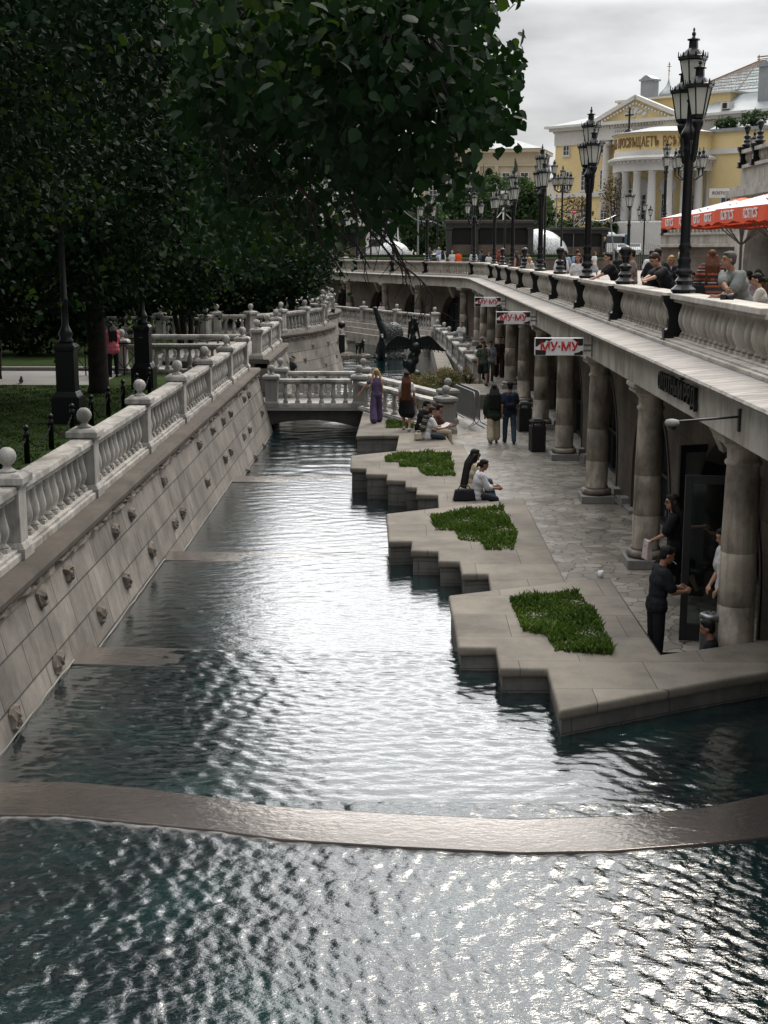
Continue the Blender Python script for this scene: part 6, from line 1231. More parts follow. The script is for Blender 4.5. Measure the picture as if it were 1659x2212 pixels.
for i, (lx, ly, rr_, lb) in enumerate(((9.5, 1.5, (2.2, 1, 1.0), 'roof garden shrubs above the rotunda wing, left clump'), (14.5, 1.5, (2.6, 1, 1.3), 'roof garden shrubs above the rotunda wing, right clump'))): shrub(lb, (CW.location.x+lx*cy_-ly*sy_, CW.location.y+lx*sy_+ly*cy_, 3.65+19.6), rr_, 900, .35, [M['leaf2'], M['leafy']], 90+i, 'roof garden shrubs')
for i, (x, y, r_, lb) in enumerate(((.75, 50.2, (.9, 1.6, .42), 'dry brown bushes beside the bronze bird pool'), (1.7, 53.2, (.5, 1.8, .4), 'dry brown bushes behind the metal barrier'), (2.5, 52.6, (.3, .9, .45), 'greenish dry shrub at the end of the side balustrade'))):
    shrub(lb, (x, y, .1), r_, 5200 if i < 2 else 1500, .05, [M['drybrush'], M['leafy']], 95+i, 'dry shrubs by the pool')
o = put('hedge_foliage', leaves('hedge_foliage', np.stack([nrs.uniform(-.4, .4, 5000), nrs.uniform(-4.5, 4.5, 5000), nrs.uniform(.45, .95, 5000)], 1), .08, [M['hedge']], 3, 'd', 0), [q for q in bpy.data.objects if q.get('label') == 'clipped green hedge trough behind the cafe tables'][0])
# the near linden branches hanging in from the left
NR = empty('tree', (-5.6, 8.2, 1.5), 0, 'near linden tree whose big leaves hang across the top of the view', 'tree', 'linden trees over the lawn')
poly = [(430, -60), (1085, -60), (1072, 8), (1010, 60), (965, 88), (1020, 118), (1085, 112), (1132, 122), (1108, 165), (1122, 195), (1105, 262), (1062, 285), (1020, 318), (1052, 345), (1010, 372), (955, 360), (900, 385), (872, 470), (838, 480), (800, 430), (770, 395), (740, 330), (640, 250), (540, 190), (430, 150)]
def inpoly(x, y, poly):
    c = False
    for i in range(len(poly)):
        (x1, y1), (x2, y2) = poly[i-1], poly[i]
        if (y1 > y) != (y2 > y) and x < (x2-x1)*(y-y1)/(y2-y1)+x1: c = not c
    return c
rr = random.Random(77); cl_ = []
while len(cl_) < 330:                                           # twig ends, spread through the depth of the crown
    u, v = rr.uniform(430, 1132), rr.uniform(-60, 480)
    if inpoly(u, v, poly) and rr.random() < (1 if v < 250 or u < 900 else .62): cl_.append(PY(u, v, rr.uniform(5.8, 9.4)))
poly2 = [(430, 120), (640, 230), (745, 320), (772, 395), (765, 440), (720, 470), (690, 520), (640, 540), (560, 560), (430, 520)]
c2_ = []
while len(c2_) < 170:
    u, v = rr.uniform(430, 775), rr.uniform(120, 560)
    if inpoly(u, v, poly2): c2_.append(PY(u, v, rr.uniform(8.5, 13)))
C = []
for p in c2_:
    for k in range(26): C.append((p.x+rr.gauss(0, .13), p.y+rr.gauss(0, .25), p.z+rr.gauss(0, .12)))
for p in cl_:
    for k in range(24): C.append((p.x+rr.gauss(0, .085), p.y+rr.gauss(0, .16), p.z+rr.gauss(0, .075)))
for k in range(7000): u, v = rr.uniform(380, 900), rr.uniform(-120, 300); q = PY(u, v-(u-380)*.12, rr.uniform(7, 10.5)); C.append(tuple(q))
def umax(q):
    x = q[0]*math.cos(-PS)-q[1]*math.sin(-PS); return CUX+FPX*x/(q[1]*math.cos(TH)-(q[2]-CZ)*math.sin(TH))
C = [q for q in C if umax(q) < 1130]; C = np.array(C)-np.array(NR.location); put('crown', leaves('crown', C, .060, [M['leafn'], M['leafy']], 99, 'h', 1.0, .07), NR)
mb = MB(); mb.smooth = True; b0 = NR.location; hub = Vector((-5.0, 8.0, 9.2))
mb.tube([Vector((0, 0, 0)), Vector((0, 0, 2.5)), hub-b0, hub-b0+Vector((.5, .3, 2.5))], [.32, .26, .2, .1], 12)
mains = []
for i in range(9):
    e = PY(rr.uniform(620, 1060), rr.uniform(-40, 300), rr.uniform(6.2, 9)); m_ = (hub+e)/2+Vector((0, 0, .55)); pts = [hub, hub*.6+m_*.4+Vector((0, 0, .2)), m_, m_*.45+e*.55+Vector((0, 0, .12)), e]; mains.append(pts); mb.tube([p-b0 for p in pts], [.05, .035, .022, .013, .005], 8)
for p in cl_[::2]:
    bst = min((q for pts in mains for q in [pts[2]*(1-t)+pts[3]*t for t in (0, .5, 1)]+[pts[3]*(1-t)+pts[4]*t for t in (.3, .6, .9)]), key=lambda q: (q-p).length); mb.tube([bst-b0, (bst+p)/2-b0+Vector((0, 0, .05)), p-b0], [.010, .006, .002], 5)
for path_, Y in (([(690, 200), (745, 330), (770, 420), (800, 500), (850, 560), (905, 600), (935, 640), (930, 680)], 7.0), ([(735, 380), (780, 470), (845, 530), (880, 590)], 7.2), ([(640, 400), (720, 480), (770, 530), (800, 580)], 7.6), ([(660, 430), (690, 520), (720, 560), (745, 600)], 8.0), ([(760, 400), (800, 480), (860, 520)], 6.8), ([(820, 450), (835, 500), (868, 560), (885, 600)], 7.4), ([(640, 250), (660, 330), (675, 430), (660, 540)], 8.3), ([(430, -40), (455, 160), (480, 330), (500, 420)], 8.0), ([(445, 100), (510, 260), (560, 380), (600, 450)], 8.4)):
    pts = [PY(u, v, Y+.05*i)-b0 for i, (u, v) in enumerate(path_)]; mb.tube(pts, [max(.0035, .011*(1-i/len(pts))) for i in range(len(pts))], 6)
    for j in range(len(pts)-1):
        for s in range(3): q = pts[j]*(1-s/3)+pts[j+1]*(s/3); e = q+Vector((rr.uniform(-.14, .14), rr.uniform(-.1, .1), -rr.uniform(.05, .22))); mb.tube([q, (q+e)/2+Vector((rr.uniform(-.03, .03), 0, 0)), e], [.0035, .0026, .0015], 4)
put('trunk', mb.mesh('trunk', M['bark']), NR)

# dark shrubbery closing the park behind the path
for i, (x, y, r_, lb) in enumerate(((-27, 50, (8, 1.6, 1.9), 'long dark hedge-like shrub at the left beyond the path'), (-15.5, 49, (5, 1.5, 1.5), 'dark shrub behind the park path near the trunk'), (-14, 64, (4.5, 3, 2.4), 'dark tall shrub deep in the park'), (-24, 62, (7, 3, 3.2), 'tall dark shrub mass at the far left of the park'))):
    shrub(lb, (x, y, 1.6), r_, 9000, .22, LM, 120+i, 'dark park shrubs')
# ================================================================ PEOPLE
SKIN = plain('skin', (.36, .205, .14), .55, 0, .85, 8, .3); SKIN2 = plain('tanned_skin', (.27, .14, .09), .5, 0, .85, 8, .3)
HC = dict(black=(.008, .007, .007), brown=(.035, .018, .011), dark=(.014, .010, .008), auburn=(.085, .028, .012), blond=(.38, .25, .11), grey=(.30, .28, .26), red=(.16, .022, .01), white=(.52, .46, .38), salt=(.07, .068, .066))
_hm = {}
def hairmat(k):
    if k not in _hm:
        m, t, n, l, b = newmat('hair_'+k); f = noise(t, (26, 26, 3), 4, .6); l.new(ramp(t, f, [(.3, k3(HC[k], .55)), (.7, k3(HC[k], 1.3))]), b.inputs['Base Color']); b.inputs['Roughness'].default_value = .6; b.inputs['Specular IOR Level'].default_value = .2; l.new(bump(t, f, .8, .03), b.inputs['Normal']); _hm[k] = m
    return _hm[k]
EYEM = plain('eye_dark', (.012, .01, .01), .3); LIP = plain('lip', (.22, .085, .07), .5)
V3 = Vector
def ik(s, t, l1, l2, hint):
    d = t-s; L_ = min(d.length, (l1+l2)*.995); d.normalize(); a = (l1*l1-l2*l2+L_*L_)/(2*L_); h = math.sqrt(max(0, l1*l1-a*a)); hv = V3(hint); hv = hv-d*hv.dot(d)
    if hv.length < 1e-3: hv = d.orthogonal()
    hv.normalize(); return s+d*a+hv*h, s+d*L_
def person(label, loc, rz, H=1.74, up=(0, .03, 1), arms=None, legs=None, head=(0, 0), seat=None, top=None, bottom=None, shoes=(.02, .02, .022), hair=('short', 'brown'), skin=None, hat=None, vox=.018, build=1.0, group=None, face=False, extra=None, sw=1.0, glasses=False):
    """a posed figure; +y is its front. One continuous body; hair and clothes are its children"""
    s = H/1.75; r = empty('person', loc, rz, label, 'person', group); U = V3(up).normalized(); skin = skin or SKIN
    X = V3((1, 0, 0)); legs = legs or (((-.05, .02, -1), (0, -.03, -1)), ((.05, .02, -1), (0, -.03, -1))); lt, ls_ = .44*s, .43*s
    hipj = [V3((-.088*s, 0, 0)), V3((.088*s, 0, 0))]; kn = []; an = []
    for sd, (th, sh) in enumerate(legs): k = hipj[sd]+V3(th).normalized()*lt; kn.append(k); an.append(k+V3(sh).normalized()*ls_)
    pz = (seat+.10*s) if seat is not None else .085*s-min(a.z for a in an)
    P0_ = V3((0, 0, pz)); hipj = [h+P0_ for h in hipj]; kn = [k+P0_ for k in kn]; an = [a+P0_ for a in an]
    nb = P0_+U*.52*s; Fw = X.cross(U)*-1; Fw = U.cross(X); shj = [nb-U*.055*s-X*.178*s*sw, nb-U*.055*s+X*.178*s*sw]
    el = []; wr = []; arms = arms or (((-.16, 0, -1), (-.02, .16, -1)), ((.16, 0, -1), (.02, .16, -1))); la, lf = .285*s, .25*s
    for sd, q in enumerate(arms):
        if q[0] == 'to': e, w = ik(shj[sd], V3(q[1])*1.0, la, lf, q[2]); el.append(e); wr.append(w)
        else: e = shj[sd]+V3(q[0]).normalized()*la; el.append(e); wr.append(e+V3(q[1]).normalized()*lf)
    HM = (Matrix.Rotation(head[0], 3, 'Z') @ Matrix.Rotation(head[1], 3, 'X')); hc = nb+(U*.6+V3((0, 0, .4))).normalized()*.09*s+HM @ V3((0, .03, .095))*s
    hp = lambda x, y, z: hc+HM @ V3((x, y, z))*s
    b = build; near = vox < .015
    body = MB(); c = lambda a, e, ra, rb: body.cap(a, e, ra*s, rb*s, 10)
    def torso(mb, g, lo=0.0, hi=1.0):
        k = lambda a, e, ra, rb: mb.cap(a, e, ra*s+g, rb*s+g, 12)
        k(P0_-X*.075*s*b+U*.02*s, P0_+X*.075*s*b+U*.02*s, .108*b, .108*b); k(P0_+U*.16*s-X*.065*s*b, P0_+U*.16*s+X*.065*s*b, .095*b, .095*b)
        k(P0_+U*.32*s-X*.095*s*sw, P0_+U*.32*s+X*.095*s*sw, .105*b, .105*b); k(shj[0]*.86+shj[1]*.14-U*.02*s, shj[0]*.14+shj[1]*.86-U*.02*s, .068, .068)
        k(P0_+U*.05*s, P0_+U*.40*s, .11*b, .10); k(P0_+U*.2*s-X*.06*s, P0_+U*.38*s-X*.10*s*sw, .09*b, .085); k(P0_+U*.2*s+X*.06*s, P0_+U*.38*s+X*.10*s*sw, .09*b, .085)
    torso(body, -.004); c(nb-U*.05*s, hp(0, -.015, -.05), .058, .05)
    body.ball(hp(0, -.008, .025), (.076*s, .094*s, .098*s), 14, 10, HM); body.ball(hp(0, .018, -.045), (.062*s, .07*s, .078*s), 12, 8, HM)
    c(hp(0, .088, .012), hp(0, .106, -.026), .011, .016); c(hp(0, .07, -.095), hp(0, .076, -.088), .022, .022)
    c(hp(-.03, .078, .035), hp(.03, .078, .035), .017, .017); c(hp(-.022, .082, -.058), hp(.022, .082, -.058), .012, .012)
    for q in (-1, 1): body.ball(hp(q*.076, -.005, -.01), (.012*s, .024*s, .034*s), 8, 6, HM)
    for sd in (0, 1):
        sg = (-1, 1)[sd]; c(shj[sd], el[sd], .050*b, .040); c(el[sd], wr[sd], .041, .027); c(hipj[sd], kn[sd], .083*b, .055); c(kn[sd], an[sd], .056, .036); c(kn[sd]*.7+an[sd]*.3-Fw*.012*s, kn[sd]*.5+an[sd]*.5-Fw*.012*s, .05, .045)
        fd = V3((sg*.18, 1, 0)).normalized(); sh = (an[sd]-kn[sd]).normalized()
        if abs(sh.z) < .8: fd = V3((fd.x, fd.y*max(.2, -sh.z*1.2), -.5*0+sh.y*.5)).normalized()
        fl = an[sd]-V3((0, 0, .045*s)); c(fl-fd*.05*s, fl+fd*.13*s, .036, .028)
        hd = (wr[sd]-el[sd]).normalized(); sx_ = hd.cross(Fw); sx_ = sx_.normalized() if sx_.length > .1 else X.copy(); nn = hd.cross(sx_).normalized()
        c(wr[sd], wr[sd]+hd*.07*s, .026, .032)
        if vox < .022:
            for i, ln in enumerate((.062, .072, .068, .052)):
                o = wr[sd]+hd*.075*s+sx_*(i-1.5)*.0215*s; m_ = o+hd*ln*.55*s+nn*.012*s; c(o, m_, .0115, .0105); c(m_, m_+hd*ln*.42*s+nn*.026*s, .0105, .0085)
            o = wr[sd]+hd*.025*s-sx_*.03*s*sg; c(o, o-sx_*.022*s*sg+hd*.035*s+nn*.02*s, .0125, .011); c(o-sx_*.022*s*sg+hd*.035*s+nn*.02*s, o-sx_*.02*s*sg+hd*.062*s+nn*.03*s, .011, .009)
        else: c(wr[sd]+hd*.07*s, wr[sd]+hd*.13*s+nn*.02*s, .03, .018)
    remesh(put('body', body.mesh('body', skin), r), min(vox, .012) if near else vox*.8, 2 if near else 3)
    if top:
        m, sl, hem, lo = (list(top)+[.5, .12, .016])[:4] if len(top) < 4 else top; mb = MB(); g = lo; torso(mb, g)
        if hem: mb.cap(P0_-X*.075*s*b-V3((0, 0, hem*.35))+U*.02*s, P0_+X*.075*s*b-V3((0, 0, hem*.35))+U*.02*s, .112*s*b+g*1.2, .112*s*b+g*1.2, 12)
        mb.cap(nb-U*.06*s, nb-U*.012*s, .085*s, .064*s, 12)
        for sd in (0, 1):
            if sl <= 0: continue
            e_ = shj[sd]+(el[sd]-shj[sd])*min(1, sl); mb.cap(shj[sd]-X*(-1, 1)[sd]*.012, e_, .054*s*b+g, (.052*s*b+g*1.4) if sl < 1 else .044*s+g, 12)
            if sl > 1: mb.cap(el[sd], el[sd]+(wr[sd]-el[sd])*(sl-1), .045*s+g, .036*s+g, 12)
        remesh(put('shirt', mb.mesh('shirt', m), r), max(vox, .012), 3)
    if bottom:
        kd, m = bottom[:2]; lo = bottom[2] if len(bottom) > 2 else .012; mb = MB(); mb.cap(P0_-X*.078*s*b+U*.03*s, P0_+X*.078*s*b+U*.03*s, .112*s*b+lo*.7, .112*s*b+lo*.7, 12); mb.cap(P0_+U*.10*s-X*.06*s*b, P0_+U*.10*s+X*.06*s*b, .098*s*b+.006, .098*s*b+.006, 12)
        for sd in (0, 1):
            if kd == 'skirt':
                e_ = hipj[sd]+(kn[sd]-hipj[sd])*.92; mb.cap(hipj[sd], e_, .10*s+lo, .12*s+lo*2, 12); md = (hipj[0]+hipj[1])/2; mk = (kn[0]+kn[1])/2; mb.cap(md, md+(mk-md)*.9, .11*s+lo, .12*s+lo*2, 12)
            else:
                mb.cap(hipj[sd], kn[sd] if kd != 'shorts' else hipj[sd]+(kn[sd]-hipj[sd])*.86, .088*s*b+lo, (.062*s+lo*(1.2 if kd != 'wide' else 2.6)) if kd != 'shorts' else .078*s+lo*1.5, 12)
                if kd != 'shorts': e_ = kn[sd]+(an[sd]-kn[sd])*(bottom[3] if len(bottom) > 3 else .97); mb.cap(kn[sd], e_, .062*s+lo*(1.2 if kd != 'wide' else 2.6), (.048*s+lo*1.3) if kd != 'wide' else .066*s+lo*3, 12)
        remesh(put({'skirt': 'skirt', 'shorts': 'shorts'}.get(kd, 'trousers'), mb.mesh('trousers', m), r), max(vox, .012), 3)
    if shoes:
        for sd in (0, 1):
            sg = (-1, 1)[sd]; fd = V3((sg*.18, 1, 0)).normalized(); sh = (an[sd]-kn[sd]).normalized()
            if abs(sh.z) < .8: fd = V3((fd.x, fd.y*max(.2, -sh.z*1.2), sh.y*.5)).normalized()
            fl = an[sd]-V3((0, 0, .04*s)); mb = MB(); mb.cap(fl-fd*.055*s, fl+fd*.15*s, .047*s, .037*s, 10); mb.cap(an[sd], fl-fd*.03*s, .045*s, .045*s, 10); remesh(put('shoe', mb.mesh('shoe', cloth(shoes, .5)), r), max(.012, vox*.7), 2)
    if hair:
        kd, col = hair; mb = MB(); bl = lambda p, rr_: mb.ball(hp(*p), tuple(q*s for q in rr_), 14, 10, HM)
        bl((0, -.022, .045), (.086, .098, .088)); bl((0, -.045, .0), (.08, .068, .09)); bl((0, .035, .088), (.062, .05, .034))
        dn = V3((0, 0, -1)); back = -Fw
        if kd in ('long', 'vlong', 'curly', 'side'):
            ln = {'long': .34, 'vlong': .52, 'curly': .40, 'side': .36}[kd]*s
            for x in (-.075, -.035, 0, .035, .075):
                a = hp(x, -.05, -.02); e_ = nb+X*x*1.55*s+back*(.115 if kd != 'curly' else .13)*s-U*(ln-.02*abs(x)); mid = nb+X*x*1.3*s+back*.105*s-U*.02; w = .05 if kd != 'curly' else .07; mb.cap(a, mid, .055*s, w*s, 10); mb.cap(mid, e_, w*s, (.03 if kd != 'curly' else .05)*s, 10)
            for x in (-.07, .07): mb.cap(hp(x, .0, .02), hp(x*1.15, .0, -.13), .03*s, .026*s, 8)
        if kd == 'bob':
            for x in (-.075, -.03, .03, .075): mb.cap(hp(x, -.045, 0), hp(x*1.15, -.04, -.16), .045*s, .035*s, 8)
        if kd == 'bun': bl((0, -.125, -.02), (.045, .04, .045)); mb.cap(hp(0, -.1, 0), hp(0, -.14, -.08), .03*s, .022*s, 8)
        if kd == 'pigtails':
            for sg in (-1, 1): mb.cap(hp(sg*.085, -.03, .02), nb+X*sg*.16*s+back*.05*s-U*.12*s, .04*s, .045*s, 10); mb.cap(nb+X*sg*.16*s+back*.05*s-U*.12*s, nb+X*sg*.21*s-U*.40*s, .045*s, .018*s, 10)
        remesh(put('hair', mb.mesh('hair', hairmat(col)), r), max(.010, vox*.75), 1)
    if hat:
        mb = MB(); mb.ball(hp(0, -.015, .068), (.093*s, .108*s, .072*s), 16, 10, HM)
        if hat[1] == 'cap': mb.ball(hp(0, .10, .055), (.07*s, .07*s, .010*s), 12, 6, HM)
        remesh(put('cap', mb.mesh('cap', cloth(hat[0])), r), max(.010, vox*.7), 1)
    if face:
        for q in (-1, 1): e_ = MB(); e_.smooth = True; e_.ball(hp(q*.031, .083, .012), (.013*s, .008*s, .0075*s), 8, 6, HM); put('eye', e_.mesh('eye', EYEM), r); e_ = MB(); e_.cap(hp(q*.016, .093, .033), hp(q*.046, .083, .034), .0048*s, .0035*s, 6); put('eyebrow', e_.mesh('eyebrow', hairmat(hair[1] if hair else 'dark')), r)
        e_ = MB(); e_.smooth = True; e_.ball(hp(0, .090, -.058), (.026*s, .008*s, .008*s), 8, 6, HM); put('mouth', e_.mesh('mouth', LIP), r)
    if glasses:
        e_ = MB()
        for q in (-1, 1): e_.lathe([(.001, 0), (.026*s, 0), (.026*s, .006), (.001, .006)], 12, hp(q*.034, .095, .012), HM @ Matrix.Rotation(PI/2, 3, 'X')); e_.tube([hp(q*.06, .09, .014), hp(q*.078, -.01, .012)], .003, 5)
        e_.tube([hp(-.01, .1, .014), hp(.01, .1, .014)], .003, 5); put('glasses', e_.mesh('glasses', M['blackink']), r)
    if extra: extra(r, dict(P0=P0_, nb=nb, U=U, F=Fw, X=X, wr=wr, el=el, sh=shj, s=s, hp=hp, kn=kn, an=an))
    return r, dict(P0=P0_, nb=nb, U=U, F=Fw, X=X, wr=wr, el=el, sh=shj, s=s, hp=hp)
def wpt(r, p): c, s = math.cos(r.rotation_euler.z), math.sin(r.rotation_euler.z); return V3((r.location.x+p.x*c-p.y*s, r.location.y+p.x*s+p.y*c, r.location.z+p.z))
def backpack(rj, col, label, sc=1.0):
    r, j = rj; s = j['s']*sc; ctr = j['P0']+j['U']*.30*j['s']-j['F']*.19*j['s']; w = wpt(r, ctr); o = empty('backpack', w, r.rotation_euler.z, label, 'backpack', 'backpacks on people')
    mb = MB(); q = lambda a, e, ra: mb.cap(V3(a)*s, V3(e)*s, ra*s, ra*s, 12)
    for x in (-.08, .08): q((x, 0, -.14), (x*.8, 0, .14), .08)
    q((-.06, -.06, -.1), (.06, -.06, -.1), .06); remesh(put('body', mb.mesh('body', cloth(col)), o), .014, 2)
    for x in (-.11, .11): mb = MB(); mb.tube([V3((x, .03, .16))*s, V3((x*1.05, .16, .24))*s, V3((x*1.1, .30, .12))*s, V3((x*1.1, .28, -.08))*s, V3((x, .04, -.16))*s], .016*s, 6); put('strap', mb.mesh('strap', cloth(k3(col, .7))), o)
    return o
def blockthing(name, pos, rz, d, m, label, cat, bev=.004, rx=0):
    me = MB().box((0, 0, 0), d).mesh(name, m); fix(me, bev); o = put(name, me, None, pos, rz); o.rotation_euler = (rx, 0, rz); return tag(o, label, cat)
WALK = (((-.05, .34, -1), (0, .12, -1)), ((.05, -.10, -1), (0, -.42, -1))); WALK2 = (((-.05, -.12, -1), (0, -.40, -1)), ((.05, .32, -1), (0, .1, -1)))
SWING = (((-.16, -.22, -1), (0, .12, -1)), ((.16, .25, -1), (0, .45, -1)))
SIT = lambda spread=.1, drop=-.12: (((-spread, 1, drop), (-.03, .05, -1)), ((spread, 1, drop), (.03, .12, -1)))
BLK = cloth((.013, .014, .017)); WHT = cloth((.60, .60, .61)); JEAN = cloth((.055, .085, .13)); NAVY = cloth((.022, .032, .055)); CREAM = cloth((.48, .41, .30)); DGRN = cloth((.022, .035, .024)); LBLUE = cloth((.30, .38, .50)); GREYT = cloth((.19, .20, .19))
FT_ = lambda u, v, z: tuple(P(u, v, z))
def seated(q): return q
# ---- lower walkway
# girls walking on the farthest planter
PURP = cloth((.10, .075, .145))
person('girl in a purple outfit with two long blond pigtails walking towards the bridge', FT_(813, 913, .27), R(8), 1.62, (0, .05, 1), (((-.75, .0, -.7), (-.55, .15, -.8)), ((.12, .05, -1), (0, .25, -1))), WALK2, (0, .15), None, (PURP, .45, .1, .02), ('wide', PURP, .018), (.06, .035, .03), ('pigtails', 'blond'), vox=.015, build=.85, sw=.88)
VAR = []
person('girl with very long auburn hair and a black cap walking behind the bridge rail', FT_(878, 930, .27), R(-8), 1.68, (0, .04, 1), (((-.22, -.05, -1), (-.05, .2, -1)), ((.22, .05, -1), (.1, .3, -1))), WALK, (0, .05), None, (WHT, .6, .05, .02), ('skirt', cloth((.012, .012, .015)), .022), (.35, .35, .35), ('vlong', 'auburn'), None, (cloth and (.01, .01, .012), 'cap'), vox=.015, build=.85, sw=.88)
# boys sitting on the planter beside the ramp post
def book(r, j):
    w = wpt(r, (j['wr'][0]+j['wr'][1])/2+V3((0, .10, .05))); blockthing('newspaper', w, r.rotation_euler.z, (.34, .22, .012), WHT, 'open white newspaper held by the seated boy', 'newspaper', .002, R(35))
STRW = striped('black_and_gold_stripes', [(0, (.012, .012, .014)), (.62, (.30, .22, .06)), (.74, (.012, .012, .014)), (.86, (.4, .38, .33)), (.94, (.012, .012, .014))], .17)
q = P(930, 948, .29)
def sweater(r, j):
    mb = MB(); s = j['s']; b_ = -j['F']
    for x in (-.12, -.04, .04, .12): mb.cap(j['nb']+j['X']*x*s+b_*.11*s-j['U']*.02, j['P0']+j['X']*x*s+b_*.15*s+j['U']*.12*s, .05*s, .045*s, 10)
    for sg in (-1, 1): mb.cap(j['nb']+j['X']*sg*.13*s+b_*.03*s, j['nb']+j['X']*sg*.10*s+j['F']*.12*s-j['U']*.10*s, .05*s, .04*s, 10)
    remesh(put('draped_sweater', mb.mesh('draped_sweater', STRW), r), .013, 2); book(r, j)
person('seated boy in a white T-shirt with a striped black and gold sweater on his shoulders', (q.x-.12, q.y+.0, 0), R(-72), 1.72, (0, .22, 1), (((-.15, .5, -1), (.15, 1, .05)), ((.15, .5, -1), (-.15, 1, .05))), (((-.14, 1, -.05), (-.0, .45, -1)), ((.14, 1, -.1), (.0, .5, -1))), (.1, -.25), .29, (WHT, .75, .16, .022), ('trousers', cloth((.045, .055, .06))), (.5, .45, .42), ('short', 'brown'), vox=.013, extra=sweater)
person('boy in a black T-shirt sitting at the back behind the striped sweater', (q.x-.28, q.y+1.7, 0), R(-60), 1.72, (0, .3, 1), (((-.15, .5, -1), (.15, 1, -.2)), ((.15, .5, -1), (-.15, 1, -.2))), SIT(), (0, -.45), .29, (BLK, .6, .12, .018), ('trousers', CREAM), (.4, .38, .36), ('short', 'black'), vox=.015)
person('boy in cream trousers squeezed between the two seated boys', (q.x+.1, q.y+.85, 0), R(-75), 1.68, (0, .25, 1), (((-.15, .5, -1), (.15, 1, -.1)), ((.15, .5, -1), (-.15, 1, -.1))), SIT(.12, -.05), (0, -.3), .29, (cloth((.10, .05, .04)), .6, .12, .018), ('trousers', CREAM), (.4, .38, .36), ('short', 'dark'), vox=.015)
# pair sitting on the middle planter
q = P(1040, 1085, .31)
def purse(r, j):
    mb = MB(); s = j['s']; mb.tube([j['nb']-j['X']*.12*s+V3((0, 0, .02)), j['nb']-j['X']*.2*s-j['F']*.1-j['U']*.18, j['P0']-j['X']*.2*s+j['U']*.08*s-j['F']*.02], .011, 6); put('strap', mb.mesh('strap', BLK), r)
person('woman in a white shirt with a dark bun sitting nearest the second planter', (q.x-.10, q.y+.35, 0), R(-82), 1.62, (0, .22, 1), (((-.1, .45, -1), (.2, 1, -.15)), ((.1, .45, -1), (-.2, 1, -.15))), SIT(.08, -.2), (.05, -.3), .31, (cloth((.55, .55, .57)), 1.35, .2, .03), ('trousers', cloth((.03, .035, .045))), (.05, .05, .05), ('bun', 'black'), skin=SKIN2, vox=.012, build=.95, extra=purse, face=True)
person('long-haired person with glasses in cream shirt and jeans sitting beside the woman with a bun', (q.x-.22, q.y+1.15, 0), R(-70), 1.78, (0, .2, 1), (((-.15, .3, -1), (.3, 1, -.5)), ((.15, .3, -1), (-.3, 1, -.5))), (((-.1, .9, .35), (0, .35, -1)), ((.1, .9, .28), (0, .3, -1))), (-.05, -.1), .31, (CREAM, 1.9, .14, .026), ('trousers', JEAN), (.05, .05, .05), ('vlong', 'black'), skin=SKIN2, vox=.012, face=True, glasses=True)
# couple walking away
person('woman in a dark green jacket and wide cream trousers walking away with loose dark hair', FT_(1066, 958, 0), R(4), 1.68, (0, .02, 1), (((-.2, .0, -1), (-.05, .2, -1)), ((.2, .0, -1), (.05, .1, -1))), WALK2, (0, 0), None, (DGRN, 1.9, .34, .042), ('wide', CREAM, .016, .8), (.10, .10, .09), ('curly', 'black'), vox=.014)
backpack(person('man in blue with a cap and jeans walking away beside the woman in green', FT_(1100, 958, 0), R(2), 1.74, (0, .03, 1), SWING, WALK, (0, 0), None, (NAVY, .7, .12, .022), ('trousers', cloth((.05, .075, .11)), .015), (.05, .035, .03), ('short', 'dark'), None, ((.012, .013, .017), 'back'), vox=.014), (.018, .024, .04), 'dark blue backpack of the man walking away')
# group coming towards the camera
def icecream(r, j): w = wpt(r, j['wr'][0]+V3((0, .06, .08))); mb = MB(); mb.smooth = True; mb.lathe([(.008, -.09), (.03, .02), (.045, .05), (.03, .1), (.004, .12)], 10); tag(mb.build('ice_cream', cloth((.35, .5, .2)), loc=w), 'pale green ice cream in the hand of the man in shorts', 'ice cream')
q = P(1043, 833, 0); backpack(person('man in grey-green T-shirt, shorts and cap carrying an ice cream', q, R(184), 1.80, (0, .02, 1), (((-.12, .4, -1), (.2, .7, .8)), ((.16, -.1, -1), (0, .2, -1))), WALK, (.1, -.1), None, (cloth((.065, .085, .065)), .7, .14, .024), ('shorts', cloth((.02, .026, .026)), .02), (.015, .015, .016), ('short', 'black'), None, ((.012, .012, .014), 'cap'), vox=.016, face=True), (.012, .012, .014), 'black rucksack of the man with the ice cream')
q = P(1060, 828, 0); person('man in a light shirt and cap half hidden behind the man with ice cream', (q.x, q.y+.5, 0), R(184), 1.72, (0, .03, 1), None, WALK2, (.1, -.2), None, (cloth((.22, .24, .28)), .7, .12, .022), ('trousers', cloth((.12, .11, .10))), (.06, .06, .06), ('short', 'dark'), None, ((.016, .016, .022), 'cap'), vox=.018)
q = P(1078, 815, 0); person('woman in dark brown with sunglasses walking by the columns', q, R(182), 1.74, (0, .02, 1), None, WALK, (0, 0), None, (cloth((.028, .015, .013)), .9, .1, .022), ('wide', cloth((.022, .013, .012)), .018), (.03, .02, .02), ('short', 'dark'), vox=.016, glasses=True)
q = PY(1020, 735, 57.5); person('man in a black T-shirt with folded arms leaning on the side balustrade', (3.25, 57.3, 0), R(200), 1.72, (0, .05, 1), (((-.25, .4, -1), (.9, .5, .1)), ((.25, .4, -1), (-.9, .5, .1))), None, (.3, -.1), None, (BLK, .7, .12, .02), ('trousers', NAVY), hair=('short', 'brown'), vox=.018, face=True)
